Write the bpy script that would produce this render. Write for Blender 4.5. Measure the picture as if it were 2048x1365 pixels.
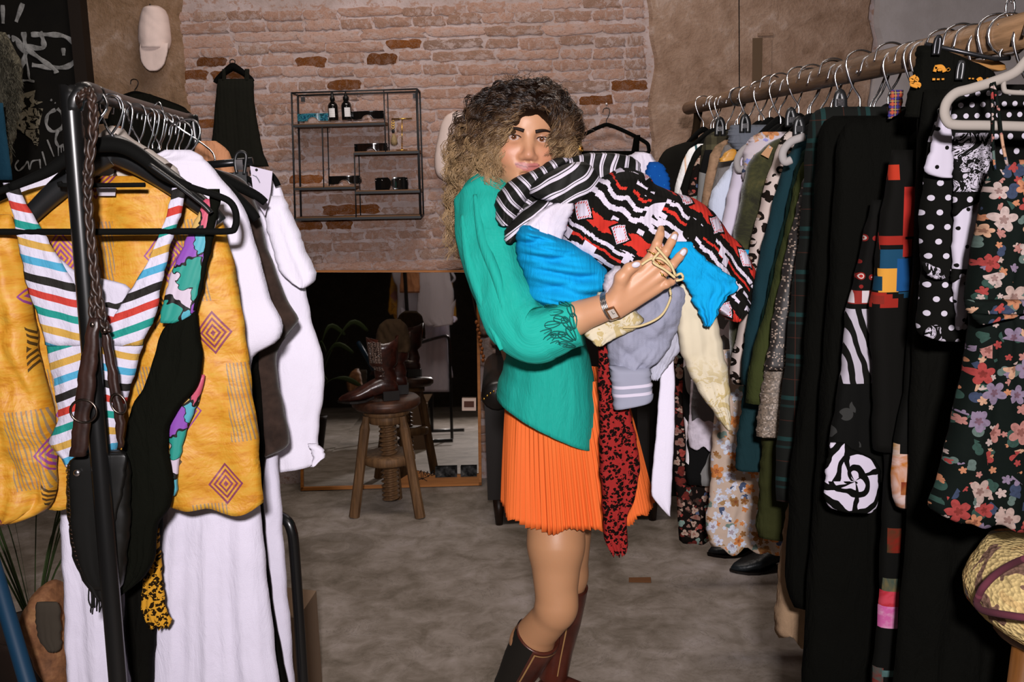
import bpy, bmesh, math, random
import numpy as np
from mathutils import Vector, Matrix
random.seed(7); np.random.seed(7)
for _o in list(bpy.data.objects): bpy.data.objects.remove(_o)
SC = bpy.context.scene
COL = SC.collection
# ------------------------------------------------------------------ camera
F = 1990.0; CAMZ = 1.47; PITCH = math.radians(9.3); ROLL = math.radians(1.7)
fw = np.array([0, math.cos(PITCH), -math.sin(PITCH)])
r0 = np.array([1.0, 0, 0]); u0 = np.array([0, math.sin(PITCH), math.cos(PITCH)])
RX = math.cos(ROLL)*r0 - math.sin(ROLL)*u0
UX = math.sin(ROLL)*r0 + math.cos(ROLL)*u0
cam_d = bpy.data.cameras.new('camera'); cam = bpy.data.objects.new('camera', cam_d); COL.objects.link(cam)
cam_d.sensor_width = 36; cam_d.lens = F/2048*36; cam_d.clip_start = .02
cam.matrix_world = Matrix(((RX[0], UX[0], -fw[0], 0), (RX[1], UX[1], -fw[1], 0), (RX[2], UX[2], -fw[2], CAMZ), (0, 0, 0, 1)))
SC.camera = cam
# ------------------------------------------------------------------ world, lights, exposure
SC.view_settings.view_transform = 'Standard'; SC.view_settings.look = 'None'
SC.view_settings.gamma = 1.0; SC.view_settings.use_curve_mapping = False
SC.view_settings.exposure = 0.0
w = bpy.data.worlds.new('world'); SC.world = w; w.use_nodes = True
w.node_tree.nodes['Background'].inputs[0].default_value = (.5, .5, .55, 1)
w.node_tree.nodes['Background'].inputs[1].default_value = .05
def area(name, loc, target, sx, sy, power, colr):
    d = bpy.data.lights.new(name, 'AREA'); d.shape = 'RECTANGLE'; d.size = sx; d.size_y = sy
    d.energy = power; d.color = colr
    o = bpy.data.objects.new(name, d); COL.objects.link(o); o.location = loc
    o.rotation_euler = (Vector(target)-Vector(loc)).to_track_quat('-Z', 'Y').to_euler()
    return o
area('flash', (.02, -.38, 1.74), (0, 3.2, 1.25), .09, .07, 96, (1.0, .935, .955))
area('ceiling_fill', (-.3, 3.3, 3.25), (-.3, 4.1, 0), 1.6, .5, 34, (1.0, .88, .80))  # unseen overhead fill light, added to brighten the back wall and floor
area('ceiling_fill', (.2, .6, 3.25), (.2, 1.6, 0), 1.2, .3, 7, (1.0, .90, .84))  # weaker unseen fill, added for ambient light over the front of the room

# ------------------------------------------------------------------ helpers
def Pn(px, py, y):
    px = np.asarray(px, float); py = np.asarray(py, float); y = np.asarray(y, float)
    a = (px-1024)/F; b = -(py-682.5)/F
    d = a[..., None]*RX + b[..., None]*UX + fw
    t = y/d[..., 1]
    return d*t[..., None] + np.array([0, 0, CAMZ])
def P(px, py, y): return Vector(Pn(px, py, y))
def PZ(px, py, z):
    a = (px-1024)/F; b = -(py-682.5)/F
    d = a*RX+b*UX+fw
    t = (z-CAMZ)/d[2]
    return Vector(d*t+np.array([0, 0, CAMZ]))
def proj(p):
    v = np.array(p)-np.array([0, 0, CAMZ]); zc = v@fw
    return 1024+F*(v@RX)/zc, 682.5-F*(v@UX)/zc
def srgb(h):
    if isinstance(h, str):
        h = [int(h[i:i+2], 16)/255 for i in (0, 2, 4)]
    return tuple(((x/12.92) if x <= .04045 else ((x+.055)/1.055)**2.4) for x in h)+(1,)
class S:
    def __init__(s, m, k): s.m = m; s.k = k
    def op(s, o, *a):
        n = s.m.t.nodes.new('ShaderNodeMath'); n.operation = o
        for i, x in enumerate((s,)+a):
            if isinstance(x, S): s.m.t.links.new(x.k, n.inputs[i])
            else: n.inputs[i].default_value = x
        return S(s.m, n.outputs[0])
    def __add__(s, o): return s.op('ADD', o)
    __radd__ = __add__
    def __sub__(s, o): return s.op('SUBTRACT', o)
    def __rsub__(s, o): return (s*-1)+o
    def __mul__(s, o): return s.op('MULTIPLY', o)
    __rmul__ = __mul__
    def __truediv__(s, o): return s.op('DIVIDE', o)
    def lt(s, o): return s.op('LESS_THAN', o)
    def gt(s, o): return s.op('GREATER_THAN', o)
    def frac(s): return s.op('FRACT')
    def floor(s): return s.op('FLOOR')
    def abs(s): return s.op('ABSOLUTE')
    def sin(s): return s.op('SINE')
    def cos(s): return s.op('COSINE')
    def mx(s, o): return s.op('MAXIMUM', o)
    def mn(s, o): return s.op('MINIMUM', o)
    def sqrt(s): return s.op('SQRT')
    def at2(s, o): return s.op('ARCTAN2', o)
    def inv(s): return 1-s
class Mat:
    def __init__(s, name, rough=.85, metal=0., spec=.06, sheen=0.):
        s.m = bpy.data.materials.new(name); s.m.use_nodes = True; s.t = s.m.node_tree
        s.b = s.t.nodes['Principled BSDF']
        s.b.inputs['Roughness'].default_value = rough; s.b.inputs['Metallic'].default_value = metal
        s.b.inputs['Specular IOR Level'].default_value = spec
        if sheen: s.b.inputs['Sheen Weight'].default_value = sheen
        s._uv = None; s._ob = None
    def uv(s):
        if s._uv is None:
            n = s.t.nodes.new('ShaderNodeUVMap'); s._uvk = n.outputs[0]
            x = s.t.nodes.new('ShaderNodeSeparateXYZ'); s.t.links.new(n.outputs[0], x.inputs[0])
            s._uv = (S(s, x.outputs[0]), S(s, x.outputs[1]))
        return s._uv
    def obj(s):
        if s._ob is None:
            n = s.t.nodes.new('ShaderNodeTexCoord'); s._obk = n.outputs['Object']
            x = s.t.nodes.new('ShaderNodeSeparateXYZ'); s.t.links.new(n.outputs['Object'], x.inputs[0])
            s._ob = tuple(S(s, x.outputs[i]) for i in range(3))
        return s._ob
    def xyz(s, x, y=0., z=0.):
        n = s.t.nodes.new('ShaderNodeCombineXYZ')
        for i, v in enumerate((x, y, z)):
            if isinstance(v, S): s.t.links.new(v.k, n.inputs[i])
            else: n.inputs[i].default_value = v
        return n.outputs[0]
    def noise(s, vec, scale, detail=3, rough=.55, dist=0.):
        n = s.t.nodes.new('ShaderNodeTexNoise'); n.inputs['Scale'].default_value = scale
        n.inputs['Detail'].default_value = detail; n.inputs['Roughness'].default_value = rough
        n.inputs['Distortion'].default_value = dist
        s.t.links.new(vec, n.inputs['Vector']); return S(s, n.outputs[0])
    def vor(s, vec, scale, feature='F1', rnd=1.):
        n = s.t.nodes.new('ShaderNodeTexVoronoi'); n.feature = feature
        n.inputs['Scale'].default_value = scale; n.inputs['Randomness'].default_value = rnd
        s.t.links.new(vec, n.inputs['Vector']); return n
    def rand(s):
        n = s.t.nodes.new('ShaderNodeObjectInfo'); return S(s, n.outputs['Random'])
    def white(s, vec):
        n = s.t.nodes.new('ShaderNodeTexWhiteNoise'); s.t.links.new(vec, n.inputs['Vector']); return S(s, n.outputs[0])
    def attr(s, name):
        n = s.t.nodes.new('ShaderNodeAttribute'); n.attribute_name = name; return S(s, n.outputs['Color'])
    def C(s, c):
        if isinstance(c, S): return c
        n = s.t.nodes.new('ShaderNodeRGB'); n.outputs[0].default_value = srgb(c); return S(s, n.outputs[0])
    def mix(s, fac, a, b, mode='MIX'):
        n = s.t.nodes.new('ShaderNodeMix'); n.data_type = 'RGBA'; n.blend_type = mode; n.clamp_factor = True
        if isinstance(fac, S): s.t.links.new(fac.k, n.inputs[0])
        else: n.inputs[0].default_value = fac
        for i, x in ((6, a), (7, b)):
            if isinstance(x, S): s.t.links.new(x.k, n.inputs[i])
            else: n.inputs[i].default_value = srgb(x)
        return S(s, n.outputs[2])
    def ramp(s, fac, stops, const=True):
        n = s.t.nodes.new('ShaderNodeValToRGB'); r = n.color_ramp
        r.interpolation = 'CONSTANT' if const else 'LINEAR'
        while len(r.elements) < len(stops): r.elements.new(.5)
        for e, (p, c) in zip(r.elements, stops): e.position = p; e.color = srgb(c)
        s.t.links.new(fac.k, n.inputs[0]); return S(s, n.outputs[0])
    def sstep(s, x, a, b):
        n = s.t.nodes.new('ShaderNodeMapRange'); n.interpolation_type = 'SMOOTHSTEP'
        s.t.links.new(x.k, n.inputs[0]); n.inputs[1].default_value = a; n.inputs[2].default_value = b
        return S(s, n.outputs[0])
    def col(s, c):
        if isinstance(c, S): s.t.links.new(c.k, s.b.inputs['Base Color'])
        else: s.b.inputs['Base Color'].default_value = srgb(c)
        return s
    def rgh(s, r): s.t.links.new(r.k, s.b.inputs['Roughness']); return s
    def bump(s, h, strength=.3, dist=.01):
        n = s.t.nodes.new('ShaderNodeBump'); n.inputs['Strength'].default_value = strength; n.inputs['Distance'].default_value = dist
        s.t.links.new(h.k, n.inputs['Height']); s.t.links.new(n.outputs[0], s.b.inputs['Normal']); return s
def plain(name, c, rough=.85, metal=0., spec=.25, sheen=0.):
    return Mat(name, rough, metal, spec, sheen).col(c)
def cloth(name, c, rough=.9, var=.12, scale=9., weave=900, bump=.15, sheen=0., wk=.7):
    m = Mat(name, rough, 0, .06, sheen); u, v = m.uv(); vec = m.xyz(u, v)
    n = m.noise(vec, scale, 3)
    k = m.C(c)
    lum = sum(srgb(c)[:3])/3
    if lum < .02: m.b.inputs['Specular IOR Level'].default_value = .03
    m.col(m.mix((n-.35)*var*3, k, '000000'))
    wv = m.noise(vec, 500, 2)*.0006+m.noise(m.xyz(u*2.2, v*.55), 13, 4, .6, .8)*.012*wk+m.noise(vec, 45, 3)*.0015*wk
    m.bump(wv, .9, 1.); return m

def setp(o, label=None, cat=None, group=None, kind=None):
    if label: o['label'] = label
    if cat: o['category'] = cat
    if group: o['group'] = group
    if kind: o['kind'] = kind
    return o
def empty(name, loc, label, cat, group=None):
    o = bpy.data.objects.new(name, None); COL.objects.link(o); o.location = Vector(loc); o.empty_display_size = .05
    return setp(o, label, cat, group)
WORLD = {}
def wloc(o):
    return WORLD.get(o.name, o.location.copy())
def mk(name, V, faces, mat=None, parent=None, uv=None, smooth=True, origin=None, colors=None, mats=None, fmat=None):
    V = np.asarray(V, float)
    if origin is None: origin = Vector((float((V[:, 0].min()+V[:, 0].max())/2), float((V[:, 1].min()+V[:, 1].max())/2), float(V[:, 2].min())))
    me = bpy.data.meshes.new(name)
    me.from_pydata((V-np.array(origin)).tolist(), [], faces)
    me.update()
    if smooth: me.polygons.foreach_set('use_smooth', [True]*len(me.polygons))
    li = np.zeros(len(me.loops), int); me.loops.foreach_get('vertex_index', li)
    if uv is not None:
        ul = me.uv_layers.new(name='UVMap'); ul.data.foreach_set('uv', np.asarray(uv, float)[li].ravel())
    if colors is not None:
        ca = me.color_attributes.new('Col', 'FLOAT_COLOR', 'POINT')
        ca.data.foreach_set('color', np.asarray(colors, float).ravel())
    if mats:
        for q in mats: me.materials.append(q.m)
        me.polygons.foreach_set('material_index', fmat)
    elif mat: me.materials.append(mat.m if isinstance(mat, Mat) else mat)
    o = bpy.data.objects.new(name, me); COL.objects.link(o)
    if parent is not None:
        o.parent = parent; o.location = Vector(origin)-wloc(parent)
    else: o.location = origin
    WORLD[o.name] = Vector(origin)
    return o
class MB:
    """collects shapes (world coordinates) for one mesh"""
    def __init__(s): s.V = []; s.Fc = []; s.U = []
    def add(s, V, Fc, U=None):
        b = len(s.V); s.V += [tuple(v) for v in V]; s.Fc += [tuple(i+b for i in f) for f in Fc]
        s.U += [tuple(x) for x in U] if U is not None else [(v[0], v[2]) for v in V]
        return s
    def box(s, lo, hi):
        x0, y0, z0 = lo; x1, y1, z1 = hi
        V = [(x0,y0,z0),(x1,y0,z0),(x1,y1,z0),(x0,y1,z0),(x0,y0,z1),(x1,y0,z1),(x1,y1,z1),(x0,y1,z1)]
        return s.add(V, [(0,3,2,1),(4,5,6,7),(0,1,5,4),(1,2,6,5),(2,3,7,6),(3,0,4,7)])
    def hexa(s, V):
        return s.add(V, [(0,3,2,1),(4,5,6,7),(0,1,5,4),(1,2,6,5),(2,3,7,6),(3,0,4,7)])
    def bar(s, a, b, wx, wy, up=(0,0,1)):
        a = Vector(a); b = Vector(b); d = (b-a).normalized(); upv = Vector(up)
        if abs(d.dot(upv)) > .95: upv = Vector((0,1,0))
        x = d.cross(upv).normalized()*wx/2; y = x.cross(d).normalized()*wy/2
        return s.hexa([a-x-y, a+x-y, a+x+y, a-x+y, b-x-y, b+x-y, b+x+y, b-x+y])
    def tube(s, pts, r, n=8, closed=False, flat=1.0, up=None, cap=True):
        V, Fc = tube_geo(pts, r, n, closed, flat, up, cap); return s.add(V, Fc)
    def lathe(s, prof, c, n=24, axis='z'):
        V = []; Fc = []; c = Vector(c)
        for (r, h) in prof:
            for i in range(n):
                a = 2*math.pi*i/n
                V.append(c+Vector((r*math.cos(a), r*math.sin(a), h)) if axis == 'z' else c+Vector((r*math.cos(a), h, r*math.sin(a))))
        for j in range(len(prof)-1):
            for i in range(n):
                Fc.append((j*n+i, j*n+(i+1) % n, (j+1)*n+(i+1) % n, (j+1)*n+i))
        Fc.append(tuple(range(n-1, -1, -1))); Fc.append(tuple((len(prof)-1)*n+i for i in range(n)))
        return s.add(V, Fc)
    def ball(s, c, rx, ry=None, rz=None, n=12, m=8, rot=None):
        ry = ry or rx; rz = rz or rx; c = Vector(c); V = []; Fc = []
        for j in range(1, m):
            ph = math.pi*j/m
            for i in range(n):
                a = 2*math.pi*i/n
                q = Vector((rx*math.sin(ph)*math.cos(a), ry*math.sin(ph)*math.sin(a), rz*math.cos(ph)))
                if rot is not None: q = rot @ q
                V.append(c+q)
        q0 = Vector((0,0,rz)); q1 = Vector((0,0,-rz))
        if rot is not None: q0 = rot@q0; q1 = rot@q1
        t = len(V); V += [c+q0, c+q1]
        for j in range(m-2):
            for i in range(n): Fc.append((j*n+i, (j+1)*n+i, (j+1)*n+(i+1) % n, j*n+(i+1) % n))
        for i in range(n):
            Fc.append((t, i, (i+1) % n)); Fc.append((t+1, (m-2)*n+(i+1) % n, (m-2)*n+i))
        return s.add(V, Fc)
    def prism(s, poly, d):
        """poly: list of 3D points (planar), extruded by vector d"""
        n = len(poly); d = Vector(d); V = [Vector(p) for p in poly]+[Vector(p)+d for p in poly]
        Fc = [tuple(range(n-1, -1, -1)), tuple(range(n, 2*n))]+[(i, (i+1) % n, n+(i+1) % n, n+i) for i in range(n)]
        return s.add(V, Fc)
    def obj(s, name, mat, parent=None, smooth=False, origin=None):
        o = mk(name, s.V, s.Fc, mat, parent, uv=s.U, smooth=smooth, origin=origin)
        if smooth == 'auto':
            pass
        return o
def tube_geo(pts, r, n=8, closed=False, flat=1.0, up=None, cap=True):
    pts = [Vector(p) for p in pts]; m = len(pts)
    rr = list(r) if hasattr(r, '__len__') else [r]*m
    V = []; Fc = []; prev = None
    for i in range(m):
        if closed: d = pts[(i+1) % m]-pts[i-1]
        else: d = pts[min(i+1, m-1)]-pts[max(i-1, 0)]
        d.normalize()
        if up is not None: x = Vector(up)-d*d.dot(Vector(up)); x.normalize()
        elif prev is None:
            a = Vector((0,0,1)) if abs(d.z) < .9 else Vector((1,0,0)); x = d.cross(a).normalized()
        else:
            x = prev-d*d.dot(prev)
            x = x.normalized() if x.length > 1e-6 else prev
        prev = x; y = d.cross(x)
        for k in range(n):
            a = 2*math.pi*k/n
            V.append(pts[i]+x*rr[i]*math.cos(a)+y*rr[i]*flat*math.sin(a))
    for i in range(m-1 if not closed else m):
        j = (i+1) % m
        for k in range(n): Fc.append((i*n+k, i*n+(k+1) % n, j*n+(k+1) % n, j*n+k))
    if not closed and cap:
        Fc.append(tuple(range(n-1, -1, -1))); Fc.append(tuple((m-1)*n+k for k in range(n)))
    return V, Fc
def spline(pts, k=6, closed=False):
    pts = [Vector(p) for p in pts]; n = len(pts); out = []
    for i in range(n if closed else n-1):
        g = lambda q: pts[q % n] if closed else pts[max(0, min(n-1, q))]
        p0, p1, p2, p3 = g(i-1), g(i), g(i+1), g(i+2)
        for j in range(k):
            t = j/k
            out.append(.5*((2*p1)+(p2-p0)*t+(2*p0-5*p1+4*p2-p3)*t*t+(3*p1-p0-3*p2+p3)*t**3))
    if not closed: out.append(pts[-1])
    return out
def foldf(U, V, n, amp, seed, p=.8, base=.15):
    rs = np.random.RandomState(seed)
    f = 0
    for k in range(4):
        fr = n*rs.uniform(.6, 1.5)*(1 if k < 2 else 1.9); ph = rs.uniform(0, 6.28); dr = rs.uniform(-1.2, 1.2)
        a = rs.uniform(.5, 1)*(1 if k < 2 else .4)
        q_ = 2*math.pi*fr*(U+.06*np.sin(3*V+ph))+ph+dr*V*2
        f = f+a*(.65*np.sin(q_)+.55*(1-2*np.abs(np.sin(q_/2+.4))))
    return amp*f/2*(base+(1-base)*np.clip(V, 0, 1)**p)
def panel(name, rows, y, mat, parent=None, th=.035, n=30, m=44, folds=4, amp=.012, seed=1, hem=0., slant=0., tilt=0.,
          smooth_it=1, foldp=.8, base=.15, wr=0., uvo=None, pw=4, back=.8, hemf=3., hf=None, edge=1.6):
    """garment traced as rows (py, left px, right px[, depth offset]) on the plane at depth y; a closed, thick, folded tube"""
    R = np.array([tuple(r)+(0.,)*(4-len(r)) for r in rows], float)
    L = np.concatenate([[0], np.cumsum(np.hypot(np.diff(R[:, 0]), .5*np.abs(np.diff(R[:, 1]))+.5*np.abs(np.diff(R[:, 2]))))])
    t = np.linspace(0, L[-1], m)
    Q = np.stack([np.interp(t, L, R[:, c]) for c in range(4)], 1)
    for _ in range(smooth_it):
        Q[1:-1] = .25*Q[:-2]+.5*Q[1:-1]+.25*Q[2:]
    rse = np.random.RandomState(seed+900)
    if edge:
        for c_ in (1, 2):
            Q[:, c_] += edge*(1. if y < 2.6 else .22)*sum(np.sin(np.linspace(0, 1, m)*fq*6.28+rse.uniform(0, 6.28))*aq for fq, aq in ((3, .7), (7, .6), (13, .4)))
    u = np.linspace(0, 1, n+1); v = np.linspace(0, 1, m)
    U, Vv = np.meshgrid(u, v)
    px = Q[:, 1:2]*(1-U)+Q[:, 2:3]*U
    py = np.repeat(Q[:, 0:1], n+1, 1)+slant*(U-.5)*Vv**2
    rs = np.random.RandomState(seed+50)
    if hem:
        hw = sum(np.sin(2*math.pi*hemf*k*U+rs.uniform(0, 6.28)) for k in (1., 1.7))
        py = py+hem*hw*.5*Vv**6
    yy = y+Q[:, 3:4]+tilt*(U-.5)
    base_p = Pn(px, py, yy)
    f = foldf(U, Vv, folds, amp, seed, foldp, base)
    if wr:
        for k in range(7):
            a = rs.uniform(0, math.pi); fr = rs.uniform(14, 40); ph = rs.uniform(0, 6.28)
            s_ = (base_p[..., 0]*math.cos(a)+base_p[..., 2]*math.sin(a))*fr+1.5*np.sin(base_p[..., 0]*9+ph)+ph
            f = f+wr*(1-np.abs(np.sin(s_)))**2*rs.uniform(.3, 1)
    if hf:
        hn, ha, hcv = hf
        for k in range(3):
            ph = rs.uniform(0, 6.28); q_ = 2*math.pi*hn*(1+.35*k)*(Vv+hcv*(2*U-1)**2+.10*np.sin(3*U+ph))+ph
            f = f+ha*(.6 if k else 1)*(1-2*np.abs(np.sin(q_/2)))*(.35+.65*np.sin(math.pi*np.clip(U*.9+.05, 0, 1)))
    h = th/2*np.sqrt(np.clip(1-np.abs(2*U-1)**pw, 0, 1))
    # taper thickness at the very top
    h = h*np.clip(.35+Vv*6, 0, 1)
    fr_ = base_p.copy(); fr_[..., 1] += -h+f
    bk = base_p.copy(); bk[..., 1] += h+f*back
    G = np.concatenate([fr_, bk[:, -2:0:-1]], 1)
    K = G.shape[1]; V3 = G.reshape(-1, 3)
    if uvo is None: uvo = (base_p[0, :, 0].mean(), base_p[0, :, 2].mean())
    Bx = np.concatenate([base_p, base_p[:, -2:0:-1]], 1).reshape(-1, 3)
    uv = np.stack([Bx[:, 0]-uvo[0], Bx[:, 2]-uvo[1]], 1)
    i, j = np.meshgrid(np.arange(K), np.arange(m-1))
    q = np.stack([j*K+i, (j+1)*K+i, (j+1)*K+(i+1) % K, j*K+(i+1) % K], -1).reshape(-1, 4).tolist()
    # caps
    for row, flip in ((0, False), (m-1, True)):
        for i_ in range(n//1):
            a = row*K+i_; b = row*K+i_+1; c = row*K+(K-i_-1) % K; d = row*K+(K-i_) % K
            ids = [a, b, c, d]
            if i_ == 0: ids = [a, b, row*K+K-1]
            elif i_ == n-1: ids = [a, b, d]
            q.append(ids if not flip else ids[::-1])
    return mk(name, V3, q, mat, parent, uv=uv)
def loft(name, centers, ra, rb, mat, parent=None, n=32, up=(0,1,0), folds=0, amp=0., seed=1, uvw=None, wr=0., m=None, vout=False):
    """swept elliptical sleeve along centers; ra along 'up'-projected axis, rb along the other"""
    if m:
        cs = spline(centers, max(2, m//(len(centers)-1)))
        tt = np.linspace(0, 1, len(cs)); t0 = np.linspace(0, 1, len(centers))
        ra = np.interp(tt, t0, ra); rb = np.interp(tt, t0, rb)
    else: cs = [Vector(c) for c in centers]
    M = len(cs); V = []; uv = []; L = 0
    rs = np.random.RandomState(seed); ph = rs.uniform(0, 6.28, 8)
    for i in range(M):
        d = (cs[min(i+1, M-1)]-cs[max(i-1, 0)]).normalized()
        x = Vector(up)-d*d.dot(Vector(up)); x.normalize(); y = d.cross(x)
        if i: L += (cs[i]-cs[i-1]).length
        for k in range(n):
            a = 2*math.pi*k/n; e = 1.
            if folds: e += amp*(math.sin(folds*a+ph[0]+L*8)+.6*math.sin((folds*2+1)*a+ph[1]-L*11)+.5*math.sin(L*60+ph[2]+2*math.sin(a+ph[3])))
            if wr: e += wr*abs(math.sin(L*38+1.3*math.sin(a*2+ph[4])+ph[5]))
            V.append(cs[i]+x*ra[i]*e*math.cos(a)+y*rb[i]*e*math.sin(a)); uv.append((a/6.283*(ra[0]+rb[0])*3, -L))
    Fc = [(i*n+k, i*n+(k+1) % n, (i+1)*n+(k+1) % n, (i+1)*n+k) for i in range(M-1) for k in range(n)]
    Fc.append(tuple(range(n-1, -1, -1))); Fc.append(tuple((M-1)*n+k for k in range(n)))
    if vout: return V, Fc
    return mk(name, [tuple(v) for v in V], Fc, mat, parent, uv=uv)
# ------------------------------------------------------------------ colour helper: reads a photo colour at its distance from the lamp as an albedo
def tc(h, y, amb=.04):
    f = 8.3/((y+.4)**2)+amb+.05*max(0, y-2.5)
    l = srgb(h)[:3]
    l = [min(.85, x/f) for x in l]
    return tuple((x*12.92) if x <= .0031308 else 1.055*x**(1/2.4)-.055 for x in l)
# ------------------------------------------------------------------ printed and woven fabrics
def stripes_seq(name, seq, period, y, wob=.0, vee=0., vert=False):
    m = Mat(name, .8, 0, .2); u, v = m.uv(); vec = m.xyz(u, v)
    t = (u if vert else v)+((u.abs()*vee) if vee else 0.)+(m.noise(vec, 7, 2)-.5)*wob
    k = (t/period).frac()
    n = len(seq); tot = sum(wd for _, wd in seq); st = []; p = 0
    for c_, wd in seq: st.append((p/tot, tc(c_, y))); p += wd
    m.col(m.ramp(k, st)); m.bump(m.noise(m.xyz(u*2, v), 22, 4)*.008, .8, 1.); return m
def polka(name, base, dot, cell, r, y, jit=0.):
    m = Mat(name, .85, 0, .04); u, v = m.uv()
    cu = u/cell; cv = v/cell
    row = cv.floor(); sh = (row*.5).frac()
    fx = ((cu+sh).frac()-.5); fy = (cv.frac()-.5)
    d = (fx*fx+fy*fy).sqrt()
    m.col(m.mix(d.lt(r), tc(base, y), tc(dot, y))); m.bump(m.noise(m.xyz(u, v), 25, 2), .2, .004); return m
def leopard(name, base, spot, y, scale=55, ring=True, c2=None):
    m = Mat(name, .85, 0, .04); u, v = m.uv()
    nz = m.noise(m.xyz(u, v), scale*.8, 2)
    vec = m.xyz(u+(nz-.5)*.012, v+(nz-.4)*.012)
    d = S(m, m.vor(vec, scale).outputs['Distance'])
    f = d.lt(.47)*d.gt(.2) if ring else d.lt(.52)
    f = f*(m.noise(m.xyz(u, v, 3.), scale*1.3, 1).gt(.42 if ring else .38))
    colr = m.mix(d.lt(.2), tc(base, y), tc(c2 or base, y))
    m.col(m.mix(f, colr, tc(spot, y))); m.bump(m.noise(m.xyz(u, v), 15, 3), .2, .004); return m
def floral(name, base, cols, y, scale=16, dens=.55, leaf='3a5a50', size=.42, petals=5, base2=None, leafd=.5):
    m = Mat(name, .85, 0, .04); u, v = m.uv(); vec = m.xyz(u, v)
    colr = m.C(tc(base, y))
    if base2: colr = m.mix(m.noise(vec, 6, 2).gt(.5), colr, tc(base2, y))
    def layer(colr, sc, off, dn, palette, R, pet, core=True):
        vv = m.xyz(u+off, v+off*.7)
        vn = m.vor(vv, sc, rnd=1.)
        x = m.t.nodes.new('ShaderNodeSeparateXYZ'); m.t.links.new(vn.outputs['Position'], x.inputs[0])
        # voronoi position is in scaled space
        lx = (u+off)*sc-S(m, x.outputs[0])*sc; ly = (v+off*.7)*sc-S(m, x.outputs[1])*sc
        r = (lx*lx+ly*ly).sqrt(); a = ly.at2(lx)
        rc = m.t.nodes.new('ShaderNodeSeparateColor'); m.t.links.new(vn.outputs['Color'], rc.inputs[0])
        r1 = S(m, rc.outputs[0]); r2 = S(m, rc.outputs[1]); r3 = S(m, rc.outputs[2])
        a2 = a+r2*6.28
        pr = ((a2*(pet/2)).cos().abs()*.5+.5)*R*(r3*.6+.6)
        f = r.lt(pr)*r1.lt(dn)
        st = [(i/len(palette), tc(c_, y)) for i, c_ in enumerate(palette)]
        pc = m.ramp(r2, st)
        pc = m.mix((r/pr).lt(.35)*.55, pc, tc('6a2a20', y)) if core else pc
        pc = m.mix((m.noise(vec, sc*6, 2)-.45)*1.1, pc, tc('201008', y))
        return m.mix(f, colr, pc)
    colr = layer(colr, scale*1.5, .37, leafd, [leaf, '6c8078', leaf, '44506a'], .42, 2, False)
    colr = layer(colr, scale*2.1, 1.7, dens*.7, cols[::-1], .36, petals, False)
    colr = layer(colr, scale, 0., dens, cols, size, petals)
    m.col(colr); m.bump(m.noise(vec, 18, 3)*.005, .8, 1.); return m
def plaid(name, base, lines, y, period=.09):
    m = Mat(name, .9, 0, .15); u, v = m.uv(); colr = m.C(tc(base, y)); vec = m.xyz(u, v)
    for i, (c_, off, wd, st) in enumerate(lines):
        a = ((u/period+off).frac()-.5).abs().lt(wd); b = ((v/period+off).frac()-.5).abs().lt(wd)
        colr = m.mix((a+b)*st, colr, tc(c_, y))
    m.col(colr); m.bump(m.noise(vec, 60, 2), .3, .003); return m
def lurex(name, base, spark, y):
    m = Mat(name, .6, 0, .5); u, v = m.uv()
    q = m.white(m.xyz((u*420).floor(), (v*420).floor()))
    m.col(m.mix(q.gt(.86), m.mix(q.lt(.3)*.5, tc(base, y), '050505'), tc(spark, y))); return m
def geo_bw(name, y, sc=14, a='101010', b='e0d8e4', c_='70706e'):
    m = Mat(name, .85, 0, .04); u, v = m.uv(); nz = m.noise(m.xyz(u, v), 8, 2)
    vn = m.vor(m.xyz(u+(nz-.5)*.04, v*.8), sc)
    rc = m.t.nodes.new('ShaderNodeSeparateColor'); m.t.links.new(vn.outputs['Color'], rc.inputs[0])
    m.col(m.ramp(S(m, rc.outputs[0]), [(0, tc(a, y)), (.45, tc(b, y)), (.8, tc(c_, y))])); return m
def knit(name, c_, y, rib=350, amp=.5, var=.15):
    m = Mat(name, .92, 0, .1); u, v = m.uv(); vec = m.xyz(u, v)
    m.col(m.mix((m.noise(vec, 10, 3)-.4)*var*3, m.C(tc(c_, y)), '101010'))
    m.bump((u*rib).sin()*.0008*amp+m.noise(vec, 300, 2)*.0008+m.noise(vec, 16, 3)*.006, .9, 1.); return m
def cl(name, c_, y, **k): return cloth(name, tc(c_, y), **k)
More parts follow.
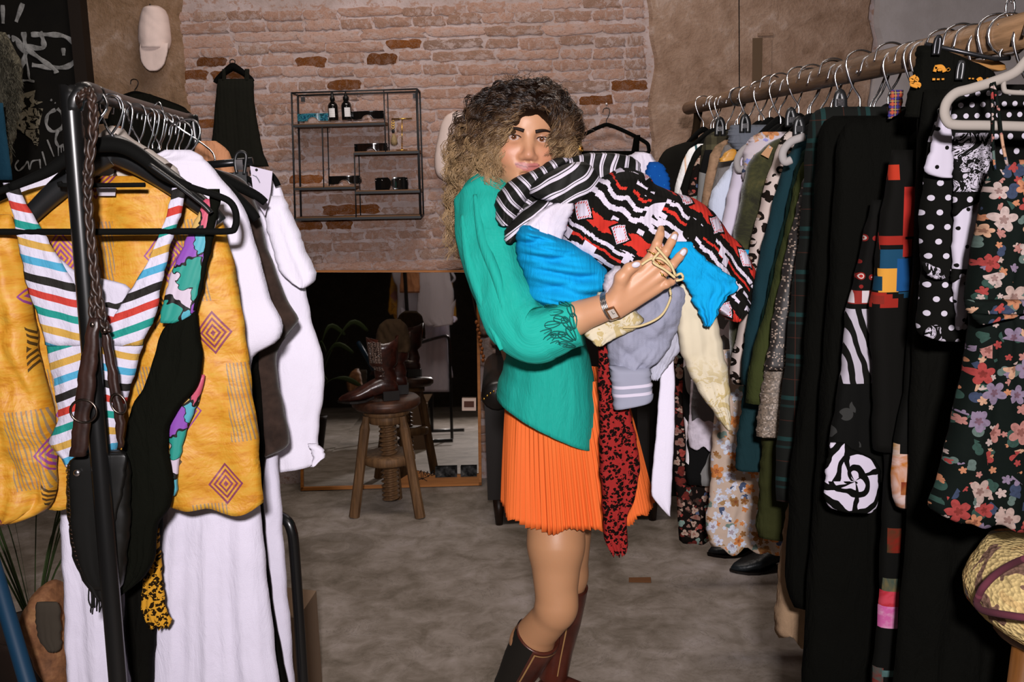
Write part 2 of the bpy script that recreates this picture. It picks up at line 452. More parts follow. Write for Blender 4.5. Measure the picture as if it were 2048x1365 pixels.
def ikat(name, y):
    m = Mat(name, .9, 0, .12); u, v = m.uv(); vec = m.xyz(u, v)
    ca, sa = math.cos(math.radians(27)), math.sin(math.radians(27))
    a = u*ca-v*sa            # along the bands (down to the right)
    b = u*sa+v*ca+u*u.abs()*1.3            # across the bands, fanning out to the right
    st = ((a*110).floor()/110)
    jag = (m.noise(m.xyz(st, b*.3), 26, 2)-.5)*.035+(m.noise(vec, 5, 2)-.5)*.04
    tri = ((a/.05).frac()-.5).abs()
    tri = ((tri*12).floor()/12)*(m.noise(vec, 7, 1)*2-.3)
    per = .15
    t = ((b+jag+tri*.018)/per)
    k = t.frac()
    K = '12100c'; W = 'e6dcec'; Rd = 'd8382c'
    base = m.ramp(k, [(0, tc(K, y)), (.08, tc(Rd, y)), (.28, tc(K, y)), (.45, tc(W, y)), (.54, tc(K, y)), (.64, tc(W, y)), (.71, tc(K, y)), (.80, tc(Rd, y)), (.84, tc(K, y)), (.90, tc(W, y)), (.96, tc(K, y))])
    # stepped white flames
    q = (m.noise(m.xyz((a*70).floor()/70, (b*90).floor()/90), 17, 1)).gt(.57)*k.gt(.3)
    base = m.mix(q, base, m.mix(m.noise(vec, 9, 1).gt(.55), tc(W, y), tc(K, y)))
    # diamonds riding on the red band
    dx = ((a/.088).frac()-.5).abs()*.088; dy = (k-.18).abs()*per
    dd = dx+dy*.9
    base = m.mix(dd.lt(.027), base, tc(K, y)); base = m.mix(dd.lt(.0215), base, tc(W, y))
    base = m.mix((dd-.0175).abs().lt(.0022)*((a*260).frac().lt(.5)), base, tc(Rd, y))
    m.col(base); m.bump(m.noise(vec, 90, 2)+(u*700).sin()*.4, .25, .003); return m
def bwstripe(name, y, ang=60, per=.034, K='14140f', W='e4dcea'):
    m = Mat(name, .7, 0, .25); u, v = m.uv(); vec = m.xyz(u, v)
    ca, sa = math.cos(math.radians(ang)), math.sin(math.radians(ang))
    b = u*ca+v*sa+(m.noise(vec, 5, 2)-.5)*.08
    k = (b/per).frac()
    m.col(m.ramp(k, [(0, tc(W, y)), (.2, tc(K, y)), (.26, tc(W, y)), (.36, tc(K, y))])); m.bump(m.noise(vec, 22, 3), .4, .006); return m
def kimono(name, y):
    m = Mat(name, .55, 0, .35); u, v = m.uv(); vec = m.xyz(u, v)
    nz = m.noise(m.xyz(u, v*3), 24, 4, .7)
    colr = m.ramp(nz, [(.3, tc('f0bc44', y)), (.52, tc('eda62c', y)), (.66, tc('d98a18', y)), (.8, tc('f2c860', y))], False)
    # patches of fine grey stripes
    pu = (u+.03)/.15; pv = (v+.02)/.24
    patch = ((pu+((pv.floor())*.5)).frac()-.5).abs().lt(.2)*((pv.frac()-.5).abs().lt(.28))
    colr = m.mix(patch*((u*170+v*25).frac().lt(.38))*.75, colr, tc('8a8478', y))
    for (ou, ov, per, c_, lim) in ((0., 0., .26, '9a3a9a', .046), (.105, .13, .26, '8c2f62', .040), (.03, .085, .26, '3a2a12', .04)):
        du = ((((u+ou)/.17).frac())-.5)*.17; dv = ((((v+ov)/per).frac())-.5)*per
        d = (du.abs()*1.25+dv.abs())
        f = d.lt(lim)*((d*95).frac().lt(.5))
        if c_ == '3a2a12': f = f*(du.gt(0.))
        colr = m.mix(f*.92, colr, tc(c_, y))
    m.col(colr); m.bump(m.noise(vec, 16, 4, .6, .6), .5, .012); return m
def rose(name, y, cx, cz, r=.09):
    """one big white rose drawn in black on a black panel"""
    m = Mat(name, .85, 0, .04); u, v = m.uv(); x = u-cx; z = v-cz
    nz = m.noise(m.xyz(u, v), 13, 3)
    d = (x*x+z*z).sqrt(); a = z.at2(x)
    sp = (d*250+a*1.0+(a*2.5+d*30).sin()*1.5+(nz-.5)*9)
    f = d.lt(r*1.1)*(sp.sin().gt(-.35))*(((a*4+d*35)+nz*5).sin().gt(-.86))
    m.col(m.mix(f, tc('0c0c09', y), tc('e6dcee', y))); return m
def wood(name, a, b, rough=.5, axis='x', sc=1.):
    m = Mat(name, rough, 0, .3); x, y, z = m.obj(); s3 = {'x': (1.5, 22, 22), 'y': (22, 1.5, 22), 'z': (22, 22, 1.5)}[axis]
    n = m.noise(m.xyz(x*s3[0]*sc, y*s3[1]*sc, z*s3[2]*sc), 2.2, 5, .65)
    m.col(m.ramp(n, [(.3, a), (.7, b)], False)); m.bump(n, .25, .004); return m
BLACKM = plain('black_metal', '0c0c0c', .3, 0, .45)
CHROME = plain('chrome', 'd8d8dc', .16, 1.0)
DARKM = plain('dark_gunmetal', '2c2c2e', .3, .8)
VELVET = plain('black_velvet_plastic', '060605', .85, 0, .08)
BLKPL = plain('black_plastic', '131415', .38, 0, .5)
GREYV = plain('grey_flocked_plastic', tc('b4aaa0', 1.2), .9)
GREYV2 = plain('grey_flocked_plastic_far', tc('a09a98', 2.1), .9)
GOLD = plain('brass', 'c9a04a', .25, 1.0)
BLACKC = cl('black_cloth', '10100c', 1.6, var=.1)
# ================================================================== ROOM
WY = 4.78                      # back wall plane
def mconcrete():
    m = Mat('concrete_floor', .75, 0, .3); x, y, z = m.obj(); vec = m.xyz(x, y)
    n1 = m.noise(vec, 1.3, 5, .6); n2 = m.noise(vec, 9, 6, .65, .5); n3 = m.noise(vec, 55, 3)
    k = m.ramp(n1*.55+n2*.45, [(.34, '554c40'), (.45, '776d62'), (.54, '8f857c'), (.66, 'a89e9a')], False)
    n4 = m.noise(vec, 3.5, 6, .7, 2.)
    k = m.mix(m.sstep((n4-.5).abs(), .012, 0.)*.35, k, '4a4238')
    k = m.mix(m.sstep(n4, .62, .75)*.4, k, '4e463c')
    k = m.mix((n3-.6)*.8, k, 'b0a89c')
    # a round scuff in front
    dx = x+.52; dy = y-2.75; d = (dx*dx+dy*dy*1.2).sqrt()
    k = m.mix(((d-.13).abs().lt(.05))*n2*.5, k, '51483e')
    m.col(k); m.bump(n2*.6+n3*.4, .18, .01); return m
fl = MB().box((-3.4, -2.6, -.1), (2.9, WY+.1, 0)).obj('floor', mconcrete()); setp(fl, kind='structure')
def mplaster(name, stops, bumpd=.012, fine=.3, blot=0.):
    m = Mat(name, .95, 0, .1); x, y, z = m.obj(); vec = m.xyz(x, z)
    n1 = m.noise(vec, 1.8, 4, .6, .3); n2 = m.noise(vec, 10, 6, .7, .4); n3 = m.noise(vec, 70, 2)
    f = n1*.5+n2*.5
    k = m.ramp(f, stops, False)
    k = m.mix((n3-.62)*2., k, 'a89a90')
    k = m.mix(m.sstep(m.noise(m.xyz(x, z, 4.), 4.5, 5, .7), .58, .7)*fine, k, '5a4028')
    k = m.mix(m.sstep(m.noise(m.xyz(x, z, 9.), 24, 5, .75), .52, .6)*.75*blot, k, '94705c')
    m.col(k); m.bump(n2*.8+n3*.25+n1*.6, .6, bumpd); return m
MORTAR = mplaster('old_lime_mortar', [(.3, '887873'), (.45, 'a2918c'), (.6, 'b4a4a2')], .016, .2, 1.)
PLASTER = mplaster('bare_render', [(.32, '6c5442'), (.45, '8a705e'), (.55, '9c8270'), (.66, 'b6a297')], .03, .4)
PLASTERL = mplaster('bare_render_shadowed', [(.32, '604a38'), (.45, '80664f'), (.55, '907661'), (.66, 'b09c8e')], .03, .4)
GREYP = mplaster('grey_wall_paint', [(.3, '98918f'), (.5, 'a29b9a'), (.7, 'aca5a6')], .004, .0)
wb = MB().box((-3.4, WY, 0), (2.9, WY+.12, 3.4)).obj('wall_back', MORTAR); setp(wb, kind='structure')
darkwall = mplaster('dark_side_wall', [(.3, '2a2622'), (.6, '3a342e'), (.8, '453e36')], .01, .1)
for nm, lo, hi in (('wall_left', (-3.5, -2.6, 0), (-3.4, WY+.1, 3.4)), ('wall_right', (2.9, -2.6, 0), (3.0, WY+.1, 3.4)), ('wall_front', (-3.5, -2.7, 0), (3.0, -2.6, 3.4))):
    setp(MB().box(lo, hi).obj(nm, darkwall), kind='structure')
setp(MB().box((-3.5, -2.7, 3.4), (3.0, WY+.1, 3.5)).obj('ceiling', plain('ceiling_paint', '6c665e')), kind='structure')
def wx(px, py=300): return P(px, py, WY).x
def wz(py, px=800): return P(px, py, WY).z
# plaster layers: real slabs with broken edges, proud of the brickwork
def slab(name, edge_l, edge_r, z0, z1, th, mat, seed):
    rs = np.random.RandomState(seed); n = 70; V = []; zs = np.linspace(z0, z1, n)
    def line(e):
        ez = np.array([wz(a) for a, b in e]); ex = np.array([wx(b, a) for a, b in e]); o = np.argsort(ez)
        return np.interp(zs, ez[o], ex[o])
    L = line(edge_l); Rr = line(edge_r)
    jl = np.convolve(rs.normal(0, 1, n+8), np.ones(3)/3, 'same')[4:-4]; jr = np.convolve(rs.normal(0, 1, n+8), np.ones(3)/3, 'same')[4:-4]
    L = L+jl*.014; Rr = Rr+jr*.014
    mb = MB(); V = []; Fc = []
    for k in range(n):
        V += [(L[k]-.006, WY+.01, zs[k]), (L[k]+.012, WY-th, zs[k]), (Rr[k]-.012, WY-th, zs[k]), (Rr[k]+.006, WY+.01, zs[k])]
    for k in range(n-1):
        for q in range(3): Fc.append((4*k+q, 4*k+q+1, 4*k+5+q, 4*k+4+q))
    Fc.append((0, 3, 2, 1)); e = 4*(n-1); Fc.append((e, e+1, e+2, e+3))
    return mk(name, V, Fc, mat, wb, smooth=False)
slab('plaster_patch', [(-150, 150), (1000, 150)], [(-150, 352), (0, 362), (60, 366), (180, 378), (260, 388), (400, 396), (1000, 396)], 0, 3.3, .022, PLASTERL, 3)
slab('plaster_patch', [(-150, 1288), (60, 1296), (150, 1304), (230, 1296), (400, 1302), (1000, 1302)], [(-150, 1752), (0, 1748), (60, 1744), (110, 1752), (160, 1748), (200, 1735), (1000, 1725)], 0, 3.3, .026, PLASTER, 5)
slab('painted_plaster', [(-150, 1752), (0, 1748), (60, 1744), (110, 1752), (160, 1748), (200, 1735), (1000, 1725)], [(-150, 2600), (1000, 2600)], 0, 3.3, .034, GREYP, 5)
# chased recess, ledge and hairline cable in the right plaster
mb = MB()
x0, x1 = wx(1512, 100), wx(1542, 100)
mb.box((x0, WY-.036, wz(74, 1520)), (x1, WY-.024, wz(68, 1520))); mb.obj('ledge', PLASTER, wb)
mb = MB(); mb.box((wx(1502, 100), WY-.0275, wz(170, 1500)), (wx(1522, 100), WY-.0255, wz(78, 1500))); mb.obj('chase_strip', plain('chase_fill', '5d4a38'), wb)
mb = MB(); mb.box((wx(1524, 100), WY-.031, wz(175, 1500)), (wx(1540, 100), WY-.0255, wz(82, 1500))); mb.obj('chase_strip', PLASTER, wb)
# ---------------- bricks: each one an object
def mbrick(name, stops, smear):
    m = Mat(name, .95, 0, .1); x, y, z = m.obj(); r = m.rand()
    vec = m.xyz(x*3.6+r*37, y*.2, z+r*11)
    n = m.noise(vec, 1.7, 5, .7); n2 = m.noise(vec, 7, 3)
    k = m.ramp(n*.6+r*.4, stops, False)
    k = m.mix(m.sstep(m.noise(m.xyz(x*3.6+r*17, y*.2, z+r*5), 1.5, 6, .75, .5), .5, .58)*smear*.5, k, 'a8958f')
    k = m.mix(m.sstep(n2, .56, .68)*.45, k, '66503f')
    k = m.mix(m.sstep(m.noise(vec, 16, 2), .58, .7)*.35, k, 'b8a8a4')
    m.col(k); m.bump(n*.7+n2*.4, .7, .01); return m
BR = [mbrick('limewashed_brick', [(.25, '866a5a'), (.42, '997868'), (.58, 'a58474'), (.8, 'ae9186')], 1.5),
      mbrick('grey_smeared_brick', [(.3, '80675a'), (.6, '96796a'), (.8, 'a58c7c')], 1.9),
      mbrick('bare_orange_brick', [(.3, '583213'), (.6, '704019'), (.8, '845028')], .3)]
def brick_mesh(seed):
    rs = np.random.RandomState(seed); nx, nz = 9, 4
    V = []; Fc = []
    # front rounded face grid + back rim; unit brick x,z in -.5..5, y 0 (back) .. -1 (front)
    for j in range(nz):
        for i in range(nx):
            sx = -.5+i/(nx-1); sz = -.5+j/(nz-1)
            ex = abs(sx) > .49; ez = abs(sz) > .49
            yy = -1+(.55 if (ex and ez) else .32 if (ex or ez) else 0)+rs.uniform(-.16, .16)
            V.append((sx*(.985 if ez else 1)+rs.uniform(-.025, .025)*(2 if ex else 1), yy, sz*(.90 if ex else 1)+rs.uniform(-.10, .10)))
    rim = [i for i in range(nx)]+[j*nx+nx-1 for j in range(1, nz)]+[(nz-1)*nx+i for i in range(nx-2, -1, -1)]+[j*nx for j in range(nz-2, 0, -1)]
    for j in range(nz-1):
        for i in range(nx-1): Fc.append((j*nx+i, j*nx+i+1, (j+1)*nx+i+1, (j+1)*nx+i))
    b = len(V)
    for q in rim: V.append((V[q][0]*1.01, .6, V[q][2]*1.02))
    L = len(rim)
    for q in range(L): Fc.append((rim[q], b+q, b+(q+1) % L, rim[(q+1) % L]))
    me = bpy.data.meshes.new('brick'); me.from_pydata(V, [], Fc); me.update()
    me.polygons.foreach_set('use_smooth', [True]*len(me.polygons)); return me
BM = []
for k in range(9):
    for mi in range(3):
        if k == 0: BM.append([])
        me = brick_mesh(k*3+mi); me.materials.append(BR[mi].m); BM[mi].append(me)
rs = np.random.RandomState(21)
ORANGE = [(645,148),(690,168),(730,168),(783,121),(605,127),(520,60),(1170,203),(1205,205),(1278,177),(1240,178),(395,112),(860,475),(590,355),(615,450),(690,450),(720,428),(800,450),(400,148),(405,185),(410,235),(410,255),(430,130),(480,150),(805,97)]
spots = []
zr = 2.25; row = 0
lft = lambda z: np.interp(z, [1.2, 1.75, 2.1], [wx(398), wx(382), wx(366)])
rgt = lambda z: np.interp(z, [1.2, 1.75, 2.1], [wx(1300), wx(1300), wx(1288)])
while zr > .12:
    x = lft(zr)+rs.uniform(-.06, .02); end = rgt(zr)
    while x < end-.03:
        Lb = rs.choice([.135, .15, .16, .27], p=[.3, .3, .27, .13])*rs.uniform(.92, 1.06)
        if row % 5 == 2: Lb = rs.uniform(.24, .29)
        if x+Lb > end: Lb = end-x
        if Lb > .035: spots.append((x+Lb/2, zr+rs.normal(0, .0042)+.006*math.sin(x*2.1+row), Lb))
        x += Lb+rs.uniform(.010, .018)
    zr -= rs.uniform(.0505, .0575); row += 1
def hidden(x, z):
    px, py = proj((x, WY, z))
    if py < -14: return 3
    if 620 < px < 955 and py > 556: return 3          # behind the mirror
    if px < 650 and py > 640: return 3
    if px > 970 and py > 330: return 2
    if 940 < px < 1130 and py > 215: return 2
    if py > 540: return 1.5
    if px < 560 and py > 430: return 1.5
    return 0 if px < 1310 else 1
spots.sort(key=lambda s: hidden(s[0], s[1]))
stuffV = MB()
for i, (x, z, Lb) in enumerate(spots):
    hd = hidden(x, z)
    if hd == 3: continue
    px, py = proj((x, WY, z))
    mi = 2 if any(abs(px-a) < 24 and abs(py-b) < 10 for a, b in ORANGE) else (1 if rs.rand() < .12 else 0)
    me = BM[mi][rs.randint(9)]; hgt = .0435*rs.uniform(.86, 1.1); dp = rs.uniform(.005, .011)*(.6 if mi == 2 else 1)
    if i < 300:
        o = bpy.data.objects.new('brick', me); COL.objects.link(o); o.parent = wb
        o.location = Vector((x, WY, z))-wb.location; o.scale = (Lb, dp, hgt); o.rotation_euler = (0, rs.normal(0, .008), 0)
    else:
        V = [(x+v.co.x*Lb, WY+v.co.y*dp, z+v.co.z*hgt) for v in me.vertices]
        stuffV.add(V, [tuple(p.vertices) for p in me.polygons])
if stuffV.V: setp(stuffV.obj('brickwork', BR[0], wb, smooth=True), kind='stuff')
# ---------------- dark door with graffiti at the left
DM = Mat('black_painted_boards', .7, 0, .15); _x, _y, _z = DM.obj(); DM.col(DM.ramp(DM.noise(DM.xyz(_x, _z), 6, 4), [(.3, '0b0a08'), (.6, '12100c'), (.8, '191510')], False))
dx1 = wx(184, 100); dx0 = -2.75
door = setp(MB().box((dx0, WY-.07, 0), (dx1-.006, WY+.02, 3.0)).obj('door_1', DM), kind='structure')
mb = MB(); mb.box((dx1-.05, WY-.10, 0), (dx1+.006, WY+.0, 3.0)); mb.obj('door_frame', plain('dark_stained_wood', '1c130c', .7), door)
SPR = Mat('white_spray_paint', .9); _x, _y, _z = SPR.obj(); SPR.col(SPR.ramp(SPR.noise(SPR.xyz(_x, _z), 22, 4), [(.3, '4a4a48'), (.5, '8a8a88'), (.7, 'a8a8a6')], False))
GY = WY-.072
NSP = [0]
def spray(pts, wd, name='spray_stroke'):
    NSP[0] += 1
    cs = spline([P(a, b, GY-.0008*(NSP[0] % 8)) for a, b in pts], 6)
    mb = MB(); V, Fc = tube_geo(cs, [wd*(.8+.3*math.sin(i*.9)) for i in range(len(cs))], 8, flat=.0012/wd, up=None)
    # flatten onto the door plane
    V = []; 
    for i, c_ in enumerate(cs):
        d = (cs[min(i+1, len(cs)-1)]-cs[max(0, i-1)]).normalized(); sd = Vector((-d.z, 0, d.x))
        r = wd*.72*(.85+.2*math.sin(i*.9))
        V += [c_+sd*r+Vector((0, 0, 0)), c_+sd*r*.7+Vector((0, -.0015, 0)), c_-sd*r*.7+Vector((0, -.0015, 0)), c_-sd*r]
    Fc = [(4*i+q, 4*i+q+1, 4*i+5+q, 4*i+4+q) for i in range(len(cs)-1) for q in range(3)]
    return mk(name, V, Fc, SPR, door, smooth=False)
G = lambda L: [(x*520/1543, y*460/1365) for x, y in L]
spray(G([(70,230),(100,235),(135,300),(165,300)]), .02)
spray(G([(140,190),(146,250),(150,320),(135,380),(110,425)]), .018)
spray(G([(150,330),(165,400),(175,470),(205,485)]), .008)
spray(G([(120,480),(165,478),(205,486)]), .008)
spray(G([(185,205),(280,205),(380,215),(450,270),(455,340),(400,395),(300,400),(190,385)]), .017)
spray(G([(235,190),(255,235),(250,285),(150,275)]), .018)
spray(G([(160,290),(240,350),(320,410),(335,435)]), .017)
spray(G([(375,285),(378,330)]), .014)
spray(G([(330,650),(285,680),(275,740),(310,780),(365,760),(375,690),(340,645)]), .012)
spray(G([(345,770),(330,830),(350,870),(380,860)]), .010)
for q in (355, 372, 388): spray(G([(q-10, 865), (q-8, 900+(q % 7)*6)]), .004)
spray(G([(60,215),(20,230),(5,260)]), .012)
spray(G([(15,30),(18,140)]), .014); spray(G([(135,20),(95,130)]), .016)
spray(G([(110,950),(90,985),(110,1015),(145,985),(165,960),(175,1005),(190,960),(230,950)]), .006)
spray(G([(235,945),(240,1000)]), .006); spray(G([(250,900),(275,990)]), .006)
spray(G([(280,830),(320,930)]), .006)
spray(G([(105,640),(112,648),(108,655)]), .02); spray(G([(300,592),(310,598)]), .008); spray(G([(325,610),(331,614)]), .006)
# torn poster
def poster_mat():
    m = Mat('torn_poster_paper', .9); x, y, z = m.obj(); vec = m.xyz(x, z)
    n = m.noise(vec, 26, 4, .6, 1.)
    m.col(m.ramp(n, [(.35, '15130e'), (.47, '7d7664'), (.6, '8f8878'), (.68, '3a3024')])); return m
PM = poster_mat()
pp = MB(); pts = G([(120,560),(210,535),(200,590),(255,605),(180,640),(255,645),(230,760),(235,830),(215,890),(190,830),(150,800),(95,770),(80,690),(130,640),(100,610)])
pp.prism([P(a, b, GY-.002) for a, b in pts], (0, .0015, 0)); pp.obj('torn_poster', PM, door)
# ================================================================== THINGS ON AND ALONG THE BACK WALL
def disc_poly(c, a, b, n=20, plane='xz', rot=0.):
    out = []
    for i in range(n):
        t = 2*math.pi*i/n; x = a*math.cos(t); z = b*math.sin(t)
        xr = x*math.cos(rot)-z*math.sin(rot); zr = x*math.sin(rot)+z*math.cos(rot)
        out.append(Vector(c)+Vector((xr, 0, zr)))
    return out
# ---- wire wall shelf
SY0 = WY-.012; SY1 = WY-.155
sh = empty('wall_shelf', P(715, 437, SY0), 'square black wire wall shelf with thin brown boards, fixed to the brick wall', 'shelf')
WSH = sh.location.copy()
def corner(px, py): return P(px, py, SY1)
BLK = plain('shelf_black_steel', '1a1c1e', .5, 0, .4); BRW = wood('shelf_brown_board', '4a3018', '6e4c2c', .6)
TL, TR, BLc, BRc = corner(583, 186), corner(834, 178), corner(590, 438), corner(842, 433)
def lerp(a, b, t): return a+(b-a)*t
def SP(u, v, back=0.):
    p = lerp(lerp(TL, TR, u), lerp(BLc, BRc, u), v); return p+Vector((0, back, 0))
DEP = SY0-SY1
rod = lambda a, b, r=.0028: MB().tube([a, b], r, 6).obj('rod', BLK, sh, smooth=True)
WORLD[sh.name] = sh.location.copy()
for bk in (0, DEP):
    for (u, v0, v1) in ((0, 0, 1), (1, 0, 1)): rod(SP(u, v0, bk), SP(u, v1, bk), .004)
    for (u, v0, v1) in ((.735, 0, .485), (.235, .27, .765), (.485, .485, 1.)): rod(SP(u, v0, bk), SP(u, v1, bk))
    rod(SP(0, 0, bk), SP(1, 0, bk), .004)
for (u, v) in ((.0, 0), (1, 0), (0, 1), (1, 1)): rod(SP(u, v, 0), SP(u, v, DEP), .004)
rod(SP(.02, 0, DEP*.5), SP(.02, 1, DEP*.5), .0028); rod(SP(.98, 0, DEP*.5), SP(.98, 1, DEP*.5), .0028)
boards = [(0, .735, .255), (.485, 1, .485), (0, .485, .755), (.485, 1, .795), (0, 1, 1.)]
for (u0_, u1_, v) in boards:
    a, b = SP(u0_, v), SP(u1_, v); t = .0065
    mb = MB(); mb.hexa([a+Vector((0, 0, -t)), b+Vector((0, 0, -t)), b+Vector((0, DEP, -t)), a+Vector((0, DEP, -t)), a+Vector((0, 0, t)), b+Vector((0, 0, t)), b+Vector((0, DEP, t)), a+Vector((0, DEP, t))])
    bo = mb.obj('shelf_board', BRW, sh)
    mb = MB(); mb.hexa([a+Vector((0, -.003, -t-.002)), b+Vector((0, -.003, -t-.002)), b+Vector((0, .0, -t-.002)), a+Vector((0, 0, -t-.002)), a+Vector((0, -.003, t*.3)), b+Vector((0, -.003, t*.3)), b+Vector((0, 0, t*.3)), a+Vector((0, 0, t*.3))])
    mb.obj('front_edge', BLK, bo)
for u in (.04, .96):
    mb = MB(); p = SP(u, .035, DEP-.002); mb.box(p-Vector((.009, .002, .009)), p+Vector((.009, .002, .012))); mb.obj('fixing_lug', BLK, sh)
# ---- sunglasses
def sunglasses(px0, px1, pyt, pyb, y, mat, label, lens=None, kind='visor', notch=.33):
    a = P(px0, pyb, y); b = P(px1, pyt, y); W = b.x-a.x; H = b.z-a.z; cx = (a.x+b.x)/2; slope = (P(px1, pyb, y).z-a.z)*.0
    root = empty('sunglasses', (cx, y, a.z), label, 'sunglasses', 'sunglasses on the wire shelf'); WORLD[root.name] = root.location.copy()
    zt = a.z+H; z0 = a.z
    N = 22
    def outline(ins=0.):
        top = []; bot = []
        for i in range(N+1):
            s = -1+2*i/N
            xx = cx+s*(W/2-ins); curve = .018*s*s
            if kind == 'visor':
                zz = z0+ins; 
                if abs(s) < notch: zz = z0+ins+(H*.52)*(1-(abs(s)/notch)**2)**.6
                if abs(s) > .93: zz += H*.12*(abs(s)-.93)/.07
                zt2 = zt-ins
            else:
                q = min(1, abs(s)/.14); zz = z0+ins+H*.42*(1-q); zt2 = zt-ins-H*.3*(1-q)-.05*H*(abs(s) > .9)
            top.append(Vector((xx, y+curve, zt2))); bot.append(Vector((xx, y+curve, zz)))
        return top, bot
    def sheet(ins, dy, th):
        t, bt = outline(ins); V = []; Fc = []
        for q in range(N+1):
            for p_, d_ in ((t[q], 0), (bt[q], 0), (bt[q], th), (t[q], th)): V.append(p_+Vector((0, dy+d_, 0)))
        for q in range(N):
            for k in range(4): Fc.append((4*q+k, 4*q+(k+1) % 4, 4*q+4+(k+1) % 4, 4*q+4+k))
        Fc.append((0, 3, 2, 1)); Fc.append((4*N, 4*N+1, 4*N+2, 4*N+3)); return V, Fc
    V, Fc = sheet(0, 0, .005); mk('frame', V, Fc, mat, root, smooth=False)
    V, Fc = sheet(H*.10, -.0012, .003); mk('lens', V, Fc, lens or mat, root, smooth=False)
    for s in (-1, 1):
        mb = MB(); x = cx+s*(W/2-.003); mb.tube(spline([(x, y+.016, zt-H*.3), (x, y+.06, zt-H*.32), (x-s*.004, y+.095, zt-H*.5), (x-s*.008, y+.11, z0+.006)], 4), .0035, 6, flat=1.7); mb.obj('temple', mat, root, smooth=True)
    if kind != 'visor':
        for s in (-1, 1):
            for q in (.55, .95):
                mb = MB(); c_ = Vector((cx+s*W/2*q, y-.002+.018*q*q, zt-H*.22)); mb.ball(c_, .0035, .002, .002, 8, 5); mb.obj('stud', CHROME, root, smooth=True)
    return root
SGB = plain('black_acetate', '0b0b0b', .12, 0, .6); SGL = plain('dark_lens', '120f0d', .04, 0, .9)
TORT = Mat('teal_marbled_acetate', .12, 0, .5); _u = TORT.obj(); TORT.col(TORT.ramp(TORT.noise(TORT.xyz(_u[0], _u[1], _u[2]), 60, 3, .6, 1.5), [(.4, '0c2a34'), (.5, '3c8494'), (.6, '123a54')], False))
BLENS = TORT; BROWNL = plain('brown_lens', '1a100c', .05, 0, .9)
SHF = (SY0+SY1)/2-.035
sunglasses(594, 656, 226, 243, SHF, TORT, 'teal marbled sunglasses with blue lenses on the top shelf board', BLENS)
sunglasses(702, 766, 221, 239, SHF, SGB, 'black shield sunglasses beside the bottles on the top shelf board', SGL)
sunglasses(708, 773, 286, 305, SHF, SGB, 'dark brown lens shield sunglasses on the middle right shelf board', BROWNL)
sunglasses(656, 719, 351, 369, SHF, SGB, 'plain black shield sunglasses on the lower left shelf board', SGL)
sunglasses(750, 814, 354, 380, SHF, SGB, 'black angular sunglasses with bright studs on the lower right shelf board', SGL, 'two')
# ---- bottles
def bottle(px0, px1, pyb, pyt, kind, label):
    y = SHF+.02; a = P((px0+px1)/2, pyb, y); H = P((px0+px1)/2, pyt, y).z-a.z; R = (P(px1, pyb, y).x-P(px0, pyb, y).x)/2
    root = empty('spray_bottle', a, label, 'bottle', 'dark bottles on the wire shelf'); WORLD[root.name] = a.copy()
    g = plain('black_glass', '0e0c0b', .1, 0, .6)
    MB().lathe([(R*.95, 0), (R, .004), (R, H*.5), (R*.85, H*.58), (R*.4, H*.66), (R*.36, H*.72)], a, 20).obj('glass_body', g, root, smooth=True)
    MB().lathe([(R*.5, H*.70), (R*.52, H*.8), (R*.34, H*.83), (R*.3, H*.95), (R*.22, H)] if kind else [(R*.6, H*.68), (R*.6, H*.8), (R*.38, H*.83), (R*.36, H*.9), (R*.12, H*.92), (R*.12, H)], a, 16).obj('cap', plain('black_cap', '101010', .35), root, smooth=True)
    lab = Mat('paper_label', .8); ox, oy, oz = lab.obj(); lab.col(lab.mix(((oz*330).frac().lt(.4))*(lab.noise(lab.xyz(ox*300, oz*1), 1.3, 1).gt(.45))*(ox.abs().lt(.6*R)), tc('b8b0ae', 4.6), tc('6a6260', 4.6)))
    V = []; Fc = []; n = 10; off = -.1 if kind else .35
    for i in range(n+1):
        t = -math.pi/2+off+(-.62+1.24*i/n)
        for zz in (H*.1, H*.42): V.append(a+Vector((R*1.012*math.cos(t), R*1.012*math.sin(t), zz)))
    for i in range(n): Fc.append((2*i, 2*i+2, 2*i+3, 2*i+1))
    mk('paper_label', V, Fc, lab, root); return root
bottle(657, 677, 241, 184, 1, 'black spray bottle with cream label, left of the two on the shelf')
bottle(684, 704, 240, 182, 0, 'black pump bottle with cream label beside the black shield sunglasses')
# ---- brass jewellery T stand and tassel earring
y = SHF+.03
st = empty('jewellery_stand', P(804, 301, y), 'thin brass T-shaped jewellery stand on the shelf', 'stand'); WORLD[st.name] = st.location.copy()
b0 = P(804, 301, y); t0 = P(804, 238, y)
MB().lathe([(.026, 0), (.026, .003), (.004, .005)], b0, 20).obj('base', GOLD, st, smooth=True)
MB().tube([b0+Vector((0, 0, .003)), t0], .0022, 8).obj('pole', GOLD, st, smooth=True)
MB().tube([P(783, 238, y), P(824, 237, y)], .0028, 8).obj('crossbar', GOLD, st, smooth=True)
er = empty('tassel_earring', P(787, 291, y-.006), 'brown feather tassel earring with gold links hanging from the brass stand', 'earring'); WORLD[er.name] = er.location.copy()
for q in (244, 249, 254):
    MB().tube(disc_poly(P(786, q, y-.006), .006, .007, 12), .0016, 6, closed=True).obj('link', GOLD, er, smooth=True)
MB().lathe([(.005, 0), (.007, .003), (.007, .012), (.003, .016)], P(786.5, 266, y-.006), 10).obj('cap', DARKM, er, smooth=True)
TAS = Mat('brown_feather', .9); _x, _y, _z = TAS.obj(); TAS.col(TAS.mix(TAS.noise(TAS.xyz(_x*6, _y*6, _z*.4), 60, 2), tc('241608', 4.6), tc('8a7858', 4.6)))
MB().lathe([(.004, .052), (.008, .047), (.013, .03), (.016, .016), (.012, .004), (.002, 0)], P(788.5, 291, y-.006), 14).obj('tassel', TAS, er, smooth=True)

